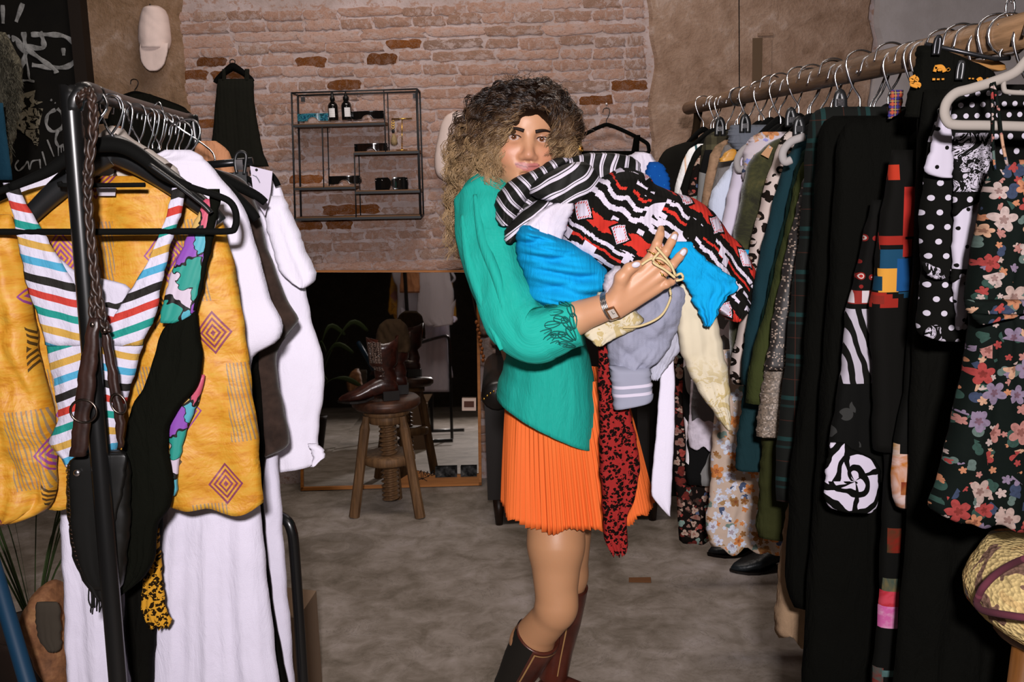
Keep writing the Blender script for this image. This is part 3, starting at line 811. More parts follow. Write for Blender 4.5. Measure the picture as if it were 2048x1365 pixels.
# ---- baseball cap hanging on the plaster
CAPM = cloth('beige_cap_cotton', tc('a4948e', 4.7), var=.15, wk=.1)
cp = empty('baseball_cap', P(312, 140, WY-.05), 'beige cotton baseball cap hanging on the plaster wall', 'cap'); WORLD[cp.name] = cp.location.copy()
panel('crown', [(12, 296, 318), (18, 288, 328), (32, 282, 335), (55, 278, 339), (78, 277, 341), (92, 280, 339), (98, 281, 336)], WY-.075, CAPM, cp, th=.14, n=24, m=26, amp=.005, folds=1.5, seed=4, wr=.003, pw=2.2, edge=.4)
panel('brim', [(86, 279, 337), (100, 278, 336), (116, 280, 333), (128, 284, 329), (137, 291, 323), (142, 299, 314)], WY-.115, CAPM, cp, th=.02, n=20, m=16, amp=.004, folds=1, seed=5, pw=3)
MB().ball(P(297, 14, WY-.03), .008, .005, .005).obj('button', CAPM, cp, smooth=True)
MB().tube([P(300, 10, WY-.025), P(300, 6, WY+.0)], .004, 6).obj('wall_peg', BLACKM, cp, smooth=True)
# ---- generic hanger
def hanger(y, apex, half_w, label, mat=VELVET, hookmat=CHROME, drop=.11, bar=True, group=None, hook_r=.022, hook_h=.06, th=.006, wd=.013, rail=None, tilt=0., flip=1, slope_end=True):
    """hanger in the x-z plane at depth y; apex = neck point (x,z); hook goes up round the rail"""
    ax, az = apex
    root = empty('hanger', (ax, y, az-drop), label, 'hanger', group); WORLD[root.name] = root.location.copy()
    top = az+hook_h
    pts = [(ax, y, az-.005), (ax, y, az+hook_h*.25), (ax+flip*hook_r*.55, y, az+hook_h*.55), (ax+flip*hook_r, y, top), (ax+flip*hook_r*.75, y, top+hook_r*.75), (ax, y, top+hook_r), (ax-flip*hook_r*.75, y, top+hook_r*.7), (ax-flip*hook_r, y, top-.004)]
    MB().tube(spline(pts, 5), .0021, 6).obj('hook', hookmat, root, smooth=True)
    def arm(s): return [(ax+s*half_w*t, y+tilt*s*t, az-drop*(.06+.72*t**1.25) if t < .9 else az-drop*(.06+.72*t**1.25)-.004*(t-.9)*10) for t in (0, .15, .3, .5, .7, .9, 1.)]
    L = arm(-1)[::-1]; Rr = arm(1)[1:]
    if bar:
        ze = az-drop*1.15; xe = half_w
        loop = L+Rr+[(ax+xe*1.03, y+tilt, az-drop*.95), (ax+xe*.98, y+tilt, ze), (ax+xe*.5, y+tilt*.5, ze), (ax, y, ze), (ax-xe*.5, y-tilt*.5, ze), (ax-xe*.98, y-tilt, ze), (ax-xe*1.03, y-tilt, az-drop*.95)]
        MB().tube(spline(loop, 4, closed=True), th, 8, closed=True, flat=wd/th*.5+.3, up=(0, 1, 0)).obj('hanger_body', mat, root, smooth=True)
    else:
        MB().tube(spline(L+Rr, 4), [wd*.6+wd*.6*(1-abs(-1+2*i/48)) for i in range(len(spline(L+Rr, 4)))], 8, flat=1.1, up=(0, 1, 0)).obj('hanger_body', mat, root, smooth=True)
    return root
# ---- black dress on a small hanger on the bricks
hd = hanger(WY-.04, (P(470, 133, WY).x, P(470, 133, WY).z), .088, 'small black hanger holding the black dress on the brick wall', hookmat=BLACKM, drop=.09, bar=False, hook_r=.012, hook_h=.015, th=.006, wd=.014)
DRESSB = knit('black_ribbed_knit', '0f0f0b', 4.6)
dr = panel('black_dress', [(158, 436, 507), (170, 434, 508), (200, 431, 508), (240, 428, 514), (280, 424, 521), (310, 419, 528), (325, 416, 535), (333, 415, 538)], WY-.045, DRESSB, None, th=.05, amp=.008, folds=3, seed=3)
setp(dr, 'small black strappy dress hanging high on the brick wall', 'dress')
for a, b in ((444, 449), (489, 496)):
    panel('strap', [(138, a, b+3), (150, a, b+3), (162, a-1, b+3)], WY-.05, DRESSB, dr, th=.012, n=6, m=8, amp=0)
# ---- hanger with dark garment behind the left rail
hanger(WY-.05, (P(278, 186, WY).x, P(278, 186, WY).z), .22, 'black hanger hooked on the plaster wall below the beige cap', hookmat=DARKM, drop=.11, bar=True, hook_r=.018, hook_h=.04, wd=.02)
g = panel('black_jacket', [(188, 262, 300), (196, 250, 318), (206, 232, 345), (218, 222, 372), (232, 216, 388), (262, 212, 395), (420, 205, 402)], WY-.05, cl('black_wool_wall', '0d0d0a', 4.6), None, th=.07, amp=.012, seed=8)
setp(g, 'black jacket hanging on the plaster wall under the beige cap', 'jacket')
# ---- terracotta cloth on the far end of the left rack (behind rail)
# ---- cream felt hat behind the hair
HATM = cloth('cream_felt', tc('a0928c', 4.6), var=.1, wk=.12)
h = panel('felt_hat', [(224, 905, 925), (232, 890, 945), (250, 881, 960), (280, 874, 968), (310, 869, 970), (335, 868, 965), (352, 873, 950), (362, 888, 930)], WY-.07, HATM, None, th=.12, n=26, m=26, amp=.004, folds=1, seed=2, pw=2.0)
setp(h, 'cream felt hat hanging on the bricks behind the curly hair', 'hat')
# ---- round white wall knob
kn = empty('wall_hook', P(1113, 190, WY-.01), 'small round white wall hook on the bricks right of the hair', 'hook'); WORLD[kn.name] = kn.location.copy()
c_ = P(1114, 184, WY-.03); MB().ball(c_, .0225, .008, .0215, 16, 10).obj('knob', plain('white_enamel', tc('c8c0c6', 4.7), .4), kn, smooth=True)
MB().tube([P(1113, 167, WY-.012), P(1113, 178, WY-.02)], .006, 8).obj('bracket', DARKM, kn, smooth=True)
# ---- hanger on the wall with black top and gold trim
ap = P(1213, 246, WY-.05)
hanger(WY-.05, (ap.x, ap.z), .19, 'black velvet hanger hung from a nail on the brick wall right of the woman', hookmat=BLACKM, drop=.125, hook_r=.016, hook_h=.052, wd=.014)
mb = MB(); mb.tube(spline([P(1181, 272, WY-.054), P(1180, 279, WY-.054), P(1213, 280, WY-.054), P(1247, 278, WY-.054), P(1247, 271, WY-.054)], 3), .003, 6); 
nl = MB().ball(P(1213, 208, WY-.07), .006, .006, .006).tube([P(1213, 208, WY-.07), P(1213, 207, WY)], .002, 6).obj('nail', plain('nail_head', 'dcd8d8', .3, .6), None, smooth=True); setp(nl, 'bright round nail in an orange brick holding the velvet hanger', 'nail')
SEQ = Mat('gold_sequins', .3, .7); _u, _v = SEQ.uv(); _q = SEQ.white(SEQ.xyz((_u*260).floor(), (_v*260).floor())); SEQ.col(SEQ.ramp(_q, [(0, '4a2c10'), (.5, '8a5a20'), (.85, 'f0cc70')]))
tp = panel('evening_top', [(302, 1160, 1290), (330, 1158, 1292), (420, 1155, 1295)], WY-.05, BLACKC, None, th=.04, n=16, m=12, amp=.006)
setp(tp, 'black evening top with gold sequinned strap on the velvet wall hanger', 'top')
panel('sequin_strap', [(268, 1148, 1155), (280, 1150, 1160), (292, 1152, 1165), (304, 1156, 1168)], WY-.06, SEQ, tp, th=.014, n=8, m=10, amp=.001)
panel('black_strap', [(270, 1268, 1281), (286, 1266, 1279), (304, 1262, 1278)], WY-.06, BLACKC, tp, th=.014, n=6, m=8, amp=0)
# ---- leaning mirror
FR = wood('mirror_pine_frame', '84501e', 'a86a30', .55)
GL = plain('mirror_silver', 'd6d4ce', .02, 1.0)
MT = WY-.03; MBt = WY-.12
def MP(u, v, dy=0.):
    tl = P(600, 541, MT); tr = P(958, 541, MT); bl = P(600, 945, MBt); br = P(963, 958, MBt)
    zb = .004
    bl.z = zb; br.z = zb
    p = lerp(lerp(tl, tr, u), lerp(bl, br, u), v); return p+Vector((0, dy, 0))
mr = empty('floor_mirror', MP(.5, 1), 'large leaning floor mirror with thin pine frame under the wire shelf', 'mirror'); WORLD[mr.name] = mr.location.copy()
mb = MB(); mb.hexa([MP(.01, .99, -.004), MP(.99, .99, -.004), MP(.99, .99, .004), MP(.01, .99, .004), MP(.01, .01, -.004), MP(.99, .01, -.004), MP(.99, .01, .004), MP(.01, .01, .004)]); mb.obj('glass', GL, mr)
def frame_bar(u0_, v0, u1_, v1, dy=-.013):
    mb = MB(); mb.hexa([MP(u0_, v1, dy), MP(u1_, v1, dy), MP(u1_, v1, .012), MP(u0_, v1, .012), MP(u0_, v0, dy), MP(u1_, v0, dy), MP(u1_, v0, .012), MP(u0_, v0, .012)]); mb.obj('frame_bar', FR, mr)
frame_bar(0, 0, 1, .008); frame_bar(0, .985, 1, 1.); frame_bar(0, 0, .015, 1); frame_bar(.984, 0, 1, 1)
# small board with scribbled signature and two photo cards on the mirror's foot
bd = MB(); bd.prism([MP(.50, .985, -.016), MP(.985, .985, -.016), MP(.985, .945, -.016), MP(.74, .945, -.016), MP(.63, .92, -.016)], (0, .004, 0))
bo = setp(bd.obj('wooden_offcut', wood('orange_plywood', '7a4a1c', '98602a', .6)), 'orange plywood offcut with a scribbled black signature at the mirror foot', 'board')
INK = plain('black_ink', '0c0a08', .8)
for L in ([(.655, .935), (.665, .925), (.668, .95), (.675, .962), (.68, .93), (.69, .945), (.70, .93), (.705, .95), (.72, .935)], [(.645, .965), (.70, .95), (.735, .925), (.72, .945), (.745, .94)], [(.61, .965), (.66, .955), (.70, .97)]):
    MB().tube(spline([MP(a, b, -.0175) for a, b in L], 4), .0016, 5).obj('pen_stroke', INK, bo, smooth=True)
PH1 = Mat('dark_photo_print', .3); _x, _y, _z = PH1.obj(); PH1.col(PH1.ramp(PH1.noise(PH1.xyz(_x, _z), 30, 3), [(.4, '0e0d0c'), (.6, '3a3a3a'), (.7, '6a6660')], False))
for (a, b, lab) in ((.745, .865, 'dark photo card on the mirror foot beside the scribbled board'), (.885, .975, 'grey photo card in the bottom right corner of the mirror')):
    mb = MB(); mb.prism([MP(a, .955, -.020), MP(b, .955, -.020), MP(b, .905, -.018), MP(a, .905, -.018)], (0, .002, 0)); c_ = mb.obj('photo_card', PH1); setp(c_, lab, 'photo card')
# paper tag stuck on the mirror
mb = MB(); mb.prism([P(924, 822, WY-.11), P(952, 822, WY-.11), P(952, 797, WY-.105), P(924, 797, WY-.105)], (0, .002, 0))
tg = setp(mb.obj('paper_tag', plain('yellowed_paper', tc('8a7a70', 4.6), .8)), 'small yellowed paper tag stuck on the right side of the mirror', 'tag')
mb = MB(); mb.prism([P(928, 815, WY-.112), P(948, 815, WY-.112), P(948, 803, WY-.107), P(928, 803, WY-.107)], (0, .001, 0)); mb.obj('print', plain('faded_print', '4a2c22', .8), tg)
# ---- beaded necklace hanging over the mirror's corner
nk = empty('beaded_strap', P(966, 725, WY-.09), 'brown beaded leather strap hanging at the right edge of the mirror', 'strap'); WORLD[nk.name] = nk.location.copy()
MB().tube(spline([P(935, 540, WY-.07), P(944, 590, WY-.07), P(954, 640, WY-.08)], 6), .009, 6, flat=.35).obj('leather_strap', plain('dark_leather_strap', '2a1a10', .6), nk, smooth=True)
BEAD = plain('wooden_bead', tc('6a3c1c', 4.6), .4)
for i in range(11):
    t = i/10; MB().ball(P(953+13*t+(i % 2)*2, 645+76*t, WY-.082), .0085, .0085, .0105, 8, 6).obj('bead', BEAD, nk, smooth=True)
# ---- screw stool
sx, sy = PZ(777, 1000, .0).x, 4.32
tp = P(772, 795, sy)
SH = tp.z
so = empty('screw_stool', (tp.x, sy, 0), 'old wooden screw stool with round leather seat in front of the mirror', 'stool'); WORLD[so.name] = so.location.copy()
LEA = Mat('worn_brown_leather', .45, 0, .4); _x, _y, _z = LEA.obj(); LEA.col(LEA.ramp(LEA.noise(LEA.xyz(_x, _y, _z), 20, 4), [(.35, '24140c'), (.6, '44281a'), (.75, '5a3826')], False))
OAK = wood('worn_oak', '4a3420', '7d5c3c', .6, 'z')
cx, cy = tp.x, sy
MB().lathe([(.10, SH-.05), (.135, SH-.045), (.152, SH-.03), (.152, SH-.012), (.14, SH), (.02, SH+.005)], (cx, cy, 0), 36).obj('seat', LEA, so, smooth=True)
MB().lathe([(.10, SH-.072), (.105, SH-.07), (.105, SH-.05), (.09, SH-.048)], (cx, cy, 0), 28).obj('seat_base', OAK, so, smooth=True)
MB().lathe([(.06, SH-.115), (.082, SH-.11), (.082, SH-.075), (.07, SH-.07)], (cx, cy, 0), 28).obj('collar', OAK, so, smooth=True)
# threaded screw
n, mz = 20, 150; zb, zt = .06, SH-.11; V = []; Fc = []
for j in range(mz+1):
    z = zb+(zt-zb)*j/mz
    for i in range(n):
        a = 2*math.pi*i/n; fr = (z/.021-a/(2*math.pi)) % 1; r = .0345+.0065*math.sin(2*math.pi*fr)
        V.append((cx+r*math.cos(a), cy+r*math.sin(a), z))
for j in range(mz):
    for i in range(n): Fc.append((j*n+i, j*n+(i+1) % n, (j+1)*n+(i+1) % n, (j+1)*n+i))
Fc.append(tuple(range(n-1, -1, -1))); Fc.append(tuple(mz*n+i for i in range(n)))
mk('screw', V, Fc, OAK, so)
zr_ = P(770, 915, sy).z
MB().lathe([(.035, zr_-.02), (.112, zr_-.02), (.118, zr_-.012), (.118, zr_+.012), (.11, zr_+.02), (.035, zr_+.02)], (cx, cy, 0), 28).obj('nut_ring', OAK, so, smooth=True)
for ang in (205, 322, 88):
    a = math.radians(ang); d = Vector((math.cos(a), math.sin(a), 0)); c0 = Vector((cx, cy, 0))
    p0 = c0+d*.095+Vector((0, 0, SH-.075)); p1 = c0+d*.175+Vector((0, 0, .0))
    MB().tube([p0, lerp(p0, p1, .06), lerp(p0, p1, .12), lerp(p0, p1, .5), p1+Vector((0, 0, .002))], [.016, .016, .023, .022, .024], 8).obj('leg', OAK, so)
# ---- ankle boots on the stool
def boot(name, label, heel, toe, H, w, shaft_r, mat, sole, lean=(0, 0), group=None, panel_mat=None, heel_h=.03, cat='boot', pull=True):
    """heel, toe: points on the ground the boot stands on"""
    heel = Vector(heel); toe = Vector(toe); d = (toe-heel); L = d.length; d.normalize(); sd = Vector((-d.y, d.x, 0)); up = Vector((0, 0, 1))
    root = empty(name, (heel+toe)/2, label, cat, group); WORLD[root.name] = root.location.copy()
    secs = [(-.02, .30*w, .04, heel_h), (.05, .40*w, .07, heel_h), (.25, .42*w, .085, heel_h*.9), (.45, .42*w, .075, heel_h*.5), (.65, .5*w, .055, .006), (.82, .42*w, .042, .004), (.94, .22*w, .03, .004), (1.0, .05*w, .016, .006)]
    V = []; Fc = []; n = 16
    for (t, hw, hh, z0) in secs:
        c_ = heel+d*L*t
        for k in range(n):
            a = 2*math.pi*k/n; zz = math.sin(a)
            V.append(c_+sd*hw*math.cos(a)+up*(z0+hh*(.5+.5*zz)))
    for j in range(len(secs)-1):
        for k in range(n): Fc.append((j*n+k, j*n+(k+1) % n, (j+1)*n+(k+1) % n, (j+1)*n+k))
    Fc.append(tuple(range(n-1, -1, -1))); Fc.append(tuple((len(secs)-1)*n+k for k in range(n)))
    mb = MB(); mb.add(V, Fc)
    ln = Vector((lean[0], lean[1], 0))
    hs = [heel_h+.03, heel_h+.07, heel_h+.11, H*.6, H*.85, H]
    rr = [(.17*L, .36*w), (.19*L, .36*w), (.17*L, .36*w), (shaft_r, shaft_r*.85), (shaft_r*1.08, shaft_r*.95), (shaft_r*1.14, shaft_r)]
    V = []; Fc = []
    for (z, (a_, b_)) in zip(hs, rr):
        c_ = heel+d*L*(.17+.03*(z > H*.5))+ln*(z/H)**2
        for k in range(20):
            a = 2*math.pi*k/20; V.append(c_+d*a_*math.cos(a)+sd*b_*math.sin(a)+up*(z+(.012*math.cos(2*a) if z == H else 0)))
    # inner opening
    m0 = len(hs)
    for dz, sc in ((-.002, .9), (-.06, .85)):
        a_, b_ = rr[-1]; c_ = heel+d*L*.2+ln
        for k in range(20):
            a = 2*math.pi*k/20; V.append(c_+d*a_*sc*math.cos(a)+sd*b_*sc*math.sin(a)+up*(H+dz+.012*math.cos(2*a)))
    for j in range(m0+1):
        for k in range(20): Fc.append((j*20+k, j*20+(k+1) % 20, (j+1)*20+(k+1) % 20, (j+1)*20+k))
    Fc.append(tuple((m0+1)*20+k for k in range(20)))
    mb.add(V, Fc); mb.obj('upper', mat, root, smooth=True)
    mb = MB(); hb = heel-d*L*.0
    hz = [hb+sd*.3*w-d*.01, hb-sd*.3*w-d*.01, hb-sd*.32*w+d*.24*L, hb+sd*.32*w+d*.24*L]
    mb.hexa([q+up*.0 for q in hz]+[q+up*(heel_h+.012) for q in hz]); mb.obj('heel', sole, root)
    V = []; Fc = []; n = 12
    ss = [(.40, .36*w, heel_h*.55), (.55, .46*w, .003), (.68, .52*w, .001), (.82, .45*w, .001), (.95, .22*w, .002), (1.02, .03*w, .004)]
    for (t, hw, z) in ss:
        c_ = heel+d*L*t; V += [c_+sd*hw+up*z, c_-sd*hw+up*z, c_-sd*hw+up*(z+.009), c_+sd*hw+up*(z+.009)]
    for j in range(len(ss)-1):
        for k in range(4): Fc.append((4*j+k, 4*j+(k+1) % 4, 4*j+4+(k+1) % 4, 4*j+4+k))
    Fc += [(0, 3, 2, 1), tuple(4*(len(ss)-1)+k for k in range(4))]
    mk('sole', V, Fc, sole, root, smooth=False)
    if panel_mat:
        V = []; Fc = []
        for j, z in enumerate(np.linspace(heel_h+.08, H*.98, 8)):
            i0 = max(q for q in range(len(hs)) if hs[q] <= z+1e-6); i1 = min(i0+1, len(hs)-1); tt = 0 if i0 == i1 else (z-hs[i0])/(hs[i1]-hs[i0])
            a_ = rr[i0][0]+(rr[i1][0]-rr[i0][0])*tt; b_ = rr[i0][1]+(rr[i1][1]-rr[i0][1])*tt
            c_ = heel+d*L*(.17+.03*(z > H*.5))+ln*(z/H)**2
            for k in range(7):
                a = math.radians(-18-62*k/6); V.append(c_+d*a_*1.02*math.cos(a)+sd*(b_*1.03)*math.sin(a)*(1 if sd.y > 0 else -1)+up*z)
        for j in range(7):
            for k in range(6): Fc.append((j*7+k, j*7+k+1, j*7+8+k, j*7+7+k))
        mk('scale_panel', V, Fc, panel_mat, root)
    return root
BTM = Mat('oxblood_leather', .28, 0, .5); _x, _y, _z = BTM.obj(); _n = BTM.noise(BTM.xyz(_x, _y, _z), 30, 3); BTM.col(BTM.ramp(_n, [(.35, '200c08'), (.65, '3a1a12')], False)); BTM.bump(_n, .3, .004)
CROC = Mat('embossed_scale_leather', .25, 0, .6); _x, _y, _z = CROC.obj(); _v = CROC.vor(CROC.xyz(_x*1.0, _y, _z*1.7), 75, 'DISTANCE_TO_EDGE', .4); _d = S(CROC, _v.outputs['Distance']); CROC.col(CROC.mix(_d.lt(.06), '6a564c', '20120e')); CROC.bump(CROC.sstep(_d, 0, .2), .8, .006)
SOLE = plain('dark_sole', '15100d', .5)
boot('ankle_boot', 'dark oxblood pointed ankle boot with scale-embossed panel, nearer on the stool', (cx+.055, cy-.06, SH+.004), (cx-.19, cy-.115, SH+.004), .27, .085, .062, BTM, SOLE, (.0, 0), 'ankle boots on the stool', CROC)
boot('ankle_boot', 'dark oxblood ankle boot behind its twin on the stool', (cx+.085, cy+.06, SH+.004), (cx-.15, cy+.05, SH+.004), .265, .085, .06, BTM, SOLE, (.01, 0), 'ankle boots on the stool', CROC)
# crumpled brown cloth stuffed behind the boots
CLB = cl('brown_leather_cloth', '241a10', 4.3, var=.3)
o = panel('slouchy_bag', [(640, 772, 800), (650, 758, 812), (668, 752, 818), (690, 748, 822), (704, 752, 820)], sy+.0, CLB, None, th=.09, n=28, m=26, amp=.012, seed=9, wr=.012, pw=2.2)
setp(o, 'slouchy dark brown leather bag resting on top of the ankle boots', 'bag')
# ---- black leather armchair behind the woman
AL = plain('black_chair_leather', '14100e', .35, 0, .5)
ay = 4.25
fx0 = PZ(982, 985, 0).x; ar = empty('armchair', (fx0+.36, ay, 0), 'black leather armchair with scrolled arms behind the woman', 'armchair'); WORLD[ar.name] = ar.location.copy()
X0 = P(966, 850, ay).x; X1 = X0+.78
zA = P(990, 770, ay-.2).z
for s, xx in ((-1, X0), (1, X1-.14)):
    mb = MB(); mb.box((xx+.015, ay-.18, .12), (xx+.125, ay+.36, zA-.05)); mb.obj('arm_panel', AL, ar)
    mb = MB(); mb.tube([(xx+.07, ay-.20, zA-.05), (xx+.07, ay-.18, zA-.05), (xx+.07, ay+.36, zA-.03)], [.05, .068, .068], 16); mb.obj('arm_roll', AL, ar, smooth=True)
mb = MB(); mb.box((X0+.12, ay-.19, .26), (X1-.12, ay+.34, .40)); mb.obj('seat_cushion', AL, ar)
mb = MB(); mb.box((X0+.05, ay-.17, .11), (X1-.05, ay+.36, .25)); mb.obj('seat_rail', AL, ar)
mb = MB(); mb.hexa([(X0+.06, ay+.25, .3), (X1-.06, ay+.25, .3), (X1-.06, ay+.38, .3), (X0+.06, ay+.38, .3), (X0+.06, ay+.32, .82), (X1-.06, ay+.32, .82), (X1-.06, ay+.44, .82), (X0+.06, ay+.44, .82)]); mb.obj('backrest', AL, ar)
for xx in (X0+.06, X1-.06):
    for yy in (ay-.15, ay+.32): MB().tube([(xx, yy, 0), (xx, yy, .12)], [.016, .026], 10).obj('leg', wood('dark_leg', '1a100a', '2c1a10', .4, 'z'), ar, smooth=True)
for i in range(9): MB().ball((X0+.07-.055+.0137*i, ay-.205, zA-.05+.045*math.cos((i-4)/4*1.3)-.02), .005, .003, .005, 8, 5).obj('brass_nail', GOLD, ar, smooth=True)
# scrap of brown card on the floor
q = PZ(1278, 1161, .0); mb = MB(); mb.hexa([q+Vector(v) for v in ((-.04, -.02, .001), (.04, -.03, .001), (.045, .01, .001), (-.035, .018, .001), (-.04, -.02, .005), (.04, -.03, .008), (.045, .01, .006), (-.035, .018, .004))])
o = mb.obj('card_scrap', plain('brown_card', tc('5a3a22', 3.2), .9)); setp(o, 'small scrap of brown card lying on the concrete floor', 'card scrap')
# ================================================================== LEFT RACK
LY0, LY1 = 1.50, 2.42
RA = P(168, 183, LY0); RB = P(372, 236, LY1)
rk = empty('clothes_rack', (RA.x, (LY0+LY1)/2, 0), 'black tubular metal clothes rack crowded with clothes on the left', 'clothes rack'); WORLD[rk.name] = rk.location.copy()
pb = P(236, 1365, LY0); pt = P(146, 260, LY0); dv = (pb-pt); pf = pt+dv*((pt.z-.03)/(-dv.z))
pth = [pf, lerp(pf, pt, .5), pt, P(146, 222, LY0), P(152, 195, LY0), P(168, 183, LY0+.01), P(186, 186, LY0+.05)]
MB().tube(spline(pth, 6), .0145, 14).obj('front_post', BLACKM, rk, smooth=True)
rail_pts = [P(186, 186, LY0+.05), P(250, 206, LY0+.36), P(310, 222, LY0+.62), P(372, 238, LY1)]
MB().tube(spline(rail_pts, 5), .0135, 14).obj('rail', BLACKM, rk, smooth=True)
e = P(386, 252, LY1+.02); MB().tube(spline([P(372, 238, LY1), P(382, 240, LY1+.02), P(388, 256, LY1+.02), e+Vector((0.012, 0, -.3)), Vector((e.x+.05, e.y, .03))], 6), .0135, 14).obj('rear_post', BLACKM, rk, smooth=True)
for q in (pf, Vector((e.x+.05, e.y, .03))):
    MB().tube([q+Vector((-.26, 0, 0)), q+Vector((.26, 0, 0))], .0135, 12).obj('foot_bar', BLACKM, rk, smooth=True)
def railL(t): return lerp(P(186, 186, LY0+.05), P(372, 238, LY1), t)
# low bent tube frame further back
q0 = P(560, 1034, 2.02)
lw = empty('low_tube_frame', (q0.x, 2.02, 0), 'low bent black tube frame standing behind the white skirts', 'tube frame'); WORLD[lw.name] = lw.location.copy()
pz = P(606, 1365, 2.0); 
MB().tube(spline([P(470, 1036, 2.10), P(540, 1033, 2.03), P(566, 1037, 2.01), P(582, 1058, 2.0), P(590, 1120, 2.0), pz, pz+(pz-P(590, 1120, 2.0))*(pz.z/(P(590, 1120, 2.0).z-pz.z)*.99)], 6), .0115, 12).obj('front_leg', BLACKM, lw, smooth=True)
MB().tube(spline([P(470, 1036, 2.10), P(400, 1042, 2.2), P(380, 1060, 2.22), P(380, 1100, 2.22), Vector((P(380, 1100, 2.22).x, 2.22, .0))], 6), .0115, 12).obj('rear_leg', BLACKM, lw, smooth=True)
WHT = cl('white_cotton', 'f6f0ff', 1.75, var=.03, scale=5, wk=.3); WHT2 = cl('white_linen', 'f0eafc', 1.9, var=.06, scale=12, wk=.35); WHT3 = cl('white_shirt_cotton', 'f6f0ff', 2.05, var=.03, wk=.3)
BRN = Mat('brown_suede', .95, 0, .1, .2); _u, _v = BRN.uv(); BRN.col(BRN.ramp(BRN.noise(BRN.xyz(_u, _v), 30, 4), [(.35, tc('2c201a', 1.85)), (.65, tc('42322a', 1.85))], False)); BRN.bump(BRN.noise(BRN.xyz(_u, _v), 120, 3), .2, .003)
BLK18 = cl('black_trousers_cloth', '12110e', 1.8)
# ---- garments from the back of the rack to the front
o = panel('terracotta_blouse', [(282, 398, 432), (290, 390, 448), (304, 386, 458), (330, 384, 468), (420, 380, 480), (700, 380, 500)], 2.38, cl('terracotta_cotton', 'c48a64', 2.4), None, th=.05, amp=.01, seed=21, wr=.006)
setp(o, 'terracotta blouse at the far end of the left rack', 'blouse')
o = panel('white_long_shirt', [(352, 500, 540), (372, 470, 562), (400, 440, 572), (450, 420, 588), (520, 410, 605), (570, 405, 612), (640, 400, 622), (700, 400, 640), (750, 400, 651), (800, 400, 648), (850, 400, 640), (890, 410, 634), (925, 450, 640), (940, 480, 632)], 2.12, WHT3, None, th=.045, n=40, m=60, folds=2.6, amp=.016, seed=22, slant=-22)
setp(o, 'long white cotton shirt with tied cuff, outermost on the left rack', 'shirt')
for L in ([(340, 0), ], ):
    pass
panel('short_sleeve', [(392, 520, 566), (440, 530, 590), (500, 545, 612), (545, 560, 632), (560, 575, 635), (574, 602, 615)], 2.07, WHT3, o, th=.05, n=16, m=24, amp=.006, folds=2, seed=23)
panel('cuff_tie', [(888, 616, 634), (900, 622, 648), (912, 626, 652), (924, 626, 640), (932, 622, 630)], 2.05, WHT3, o, th=.02, n=10, m=14, amp=.006, folds=2, seed=24)
# shirt collar tag card
mb = MB(); mb.prism([P(500, 332, 2.0), P(545, 343, 2.0), P(541, 385, 2.0), P(530, 432, 2.0), P(508, 395, 2.0)], (0, .0015, 0))
tg = setp(mb.obj('price_tag', plain('white_card', tc('dcd2e4', 2.0), .7)), 'white card price tag clipped beside the long white shirt', 'price tag')
MB().tube([P(513, 340, 1.998), P(513, 340, 2.003)], .0028, 10).obj('punched_hole', plain('hole_black', '101010'), tg)
MB().tube(spline([P(505, 350, 1.997), P(515, 356, 1.997), P(520, 366, 1.997), P(512, 352, 1.997)], 4), .0008, 5).obj('printed_mark', plain('grey_ink', '707078'), tg)
# white long skirts / trousers to the floor
o = panel('white_long_dress', [(560, 400, 540), (800, 380, 552), (980, 330, 560), (1040, 318, 566), (1120, 312, 572), (1240, 308, 580), (1365, 302, 590), (1420, 300, 594)], 1.98, WHT2, None, th=.05, n=48, m=50, folds=3.2, amp=.016, seed=25)
setp(o, 'long white linen dress reaching the floor, right of the black trousers', 'dress')
o = panel('black_trousers', [(560, 470, 512), (900, 490, 530), (1020, 512, 526), (1150, 520, 536), (1250, 530, 552), (1365, 545, 576), (1420, 548, 582)], 1.90, BLK18, None, th=.03, n=12, m=40, folds=1, amp=.003, seed=26)
setp(o, 'black trousers showing as a narrow strip between white skirts', 'trousers')
o = panel('white_linen_skirt', [(480, 200, 480), (700, 170, 500), (900, 150, 515), (1000, 318, 520), (1060, 312, 527), (1150, 304, 533), (1260, 300, 545), (1365, 296, 560), (1420, 294, 570)], 1.80, WHT2, None, th=.045, n=48, m=50, folds=3, amp=.014, seed=27)
setp(o, 'wide white linen skirt hanging below the yellow blouse', 'skirt')
o = panel('white_wide_trousers', [(900, 116, 300), (1000, 120, 280), (1100, 126, 262), (1200, 130, 258), (1300, 133, 262), (1420, 138, 284)], 1.78, WHT2, None, th=.06, n=30, m=36, folds=2, amp=.012, seed=28)
setp(o, 'white wide-leg trousers behind the black fringed bag', 'trousers')
o = panel('black_wide_trousers', [(900, 230, 330), (1050, 248, 325), (1180, 252, 318), (1260, 250, 314), (1330, 262, 306), (1420, 272, 300)], 1.74, BLK18, None, th=.05, n=20, m=30, folds=2, amp=.01, seed=29)
setp(o, 'black wide trousers behind the yellow spotted scarf', 'trousers')
# brown suede shirts
o = panel('brown_suede_shirt', [(338, 370, 430), (348, 350, 470), (362, 330, 492), (384, 320, 505), (420, 320, 515), (480, 320, 530), (560, 320, 560), (620, 320, 585), (640, 340, 600), (652, 380, 590), (700, 400, 552), (780, 420, 560), (850, 430, 575), (890, 440, 580), (905, 460, 560), (916, 480, 525)], 1.92, BRN, None, th=.04, n=36, m=60, folds=2, amp=.01, seed=31)
setp(o, 'dark brown suede shirt between two white shirts', 'shirt')
hanger(1.90, (P(365, 322, 1.9).x, P(365, 322, 1.9).z), .15, 'black hanger inside the brown suede shirt', bar=False, drop=.10, hook_h=.05, wd=.011, mat=VELVET)
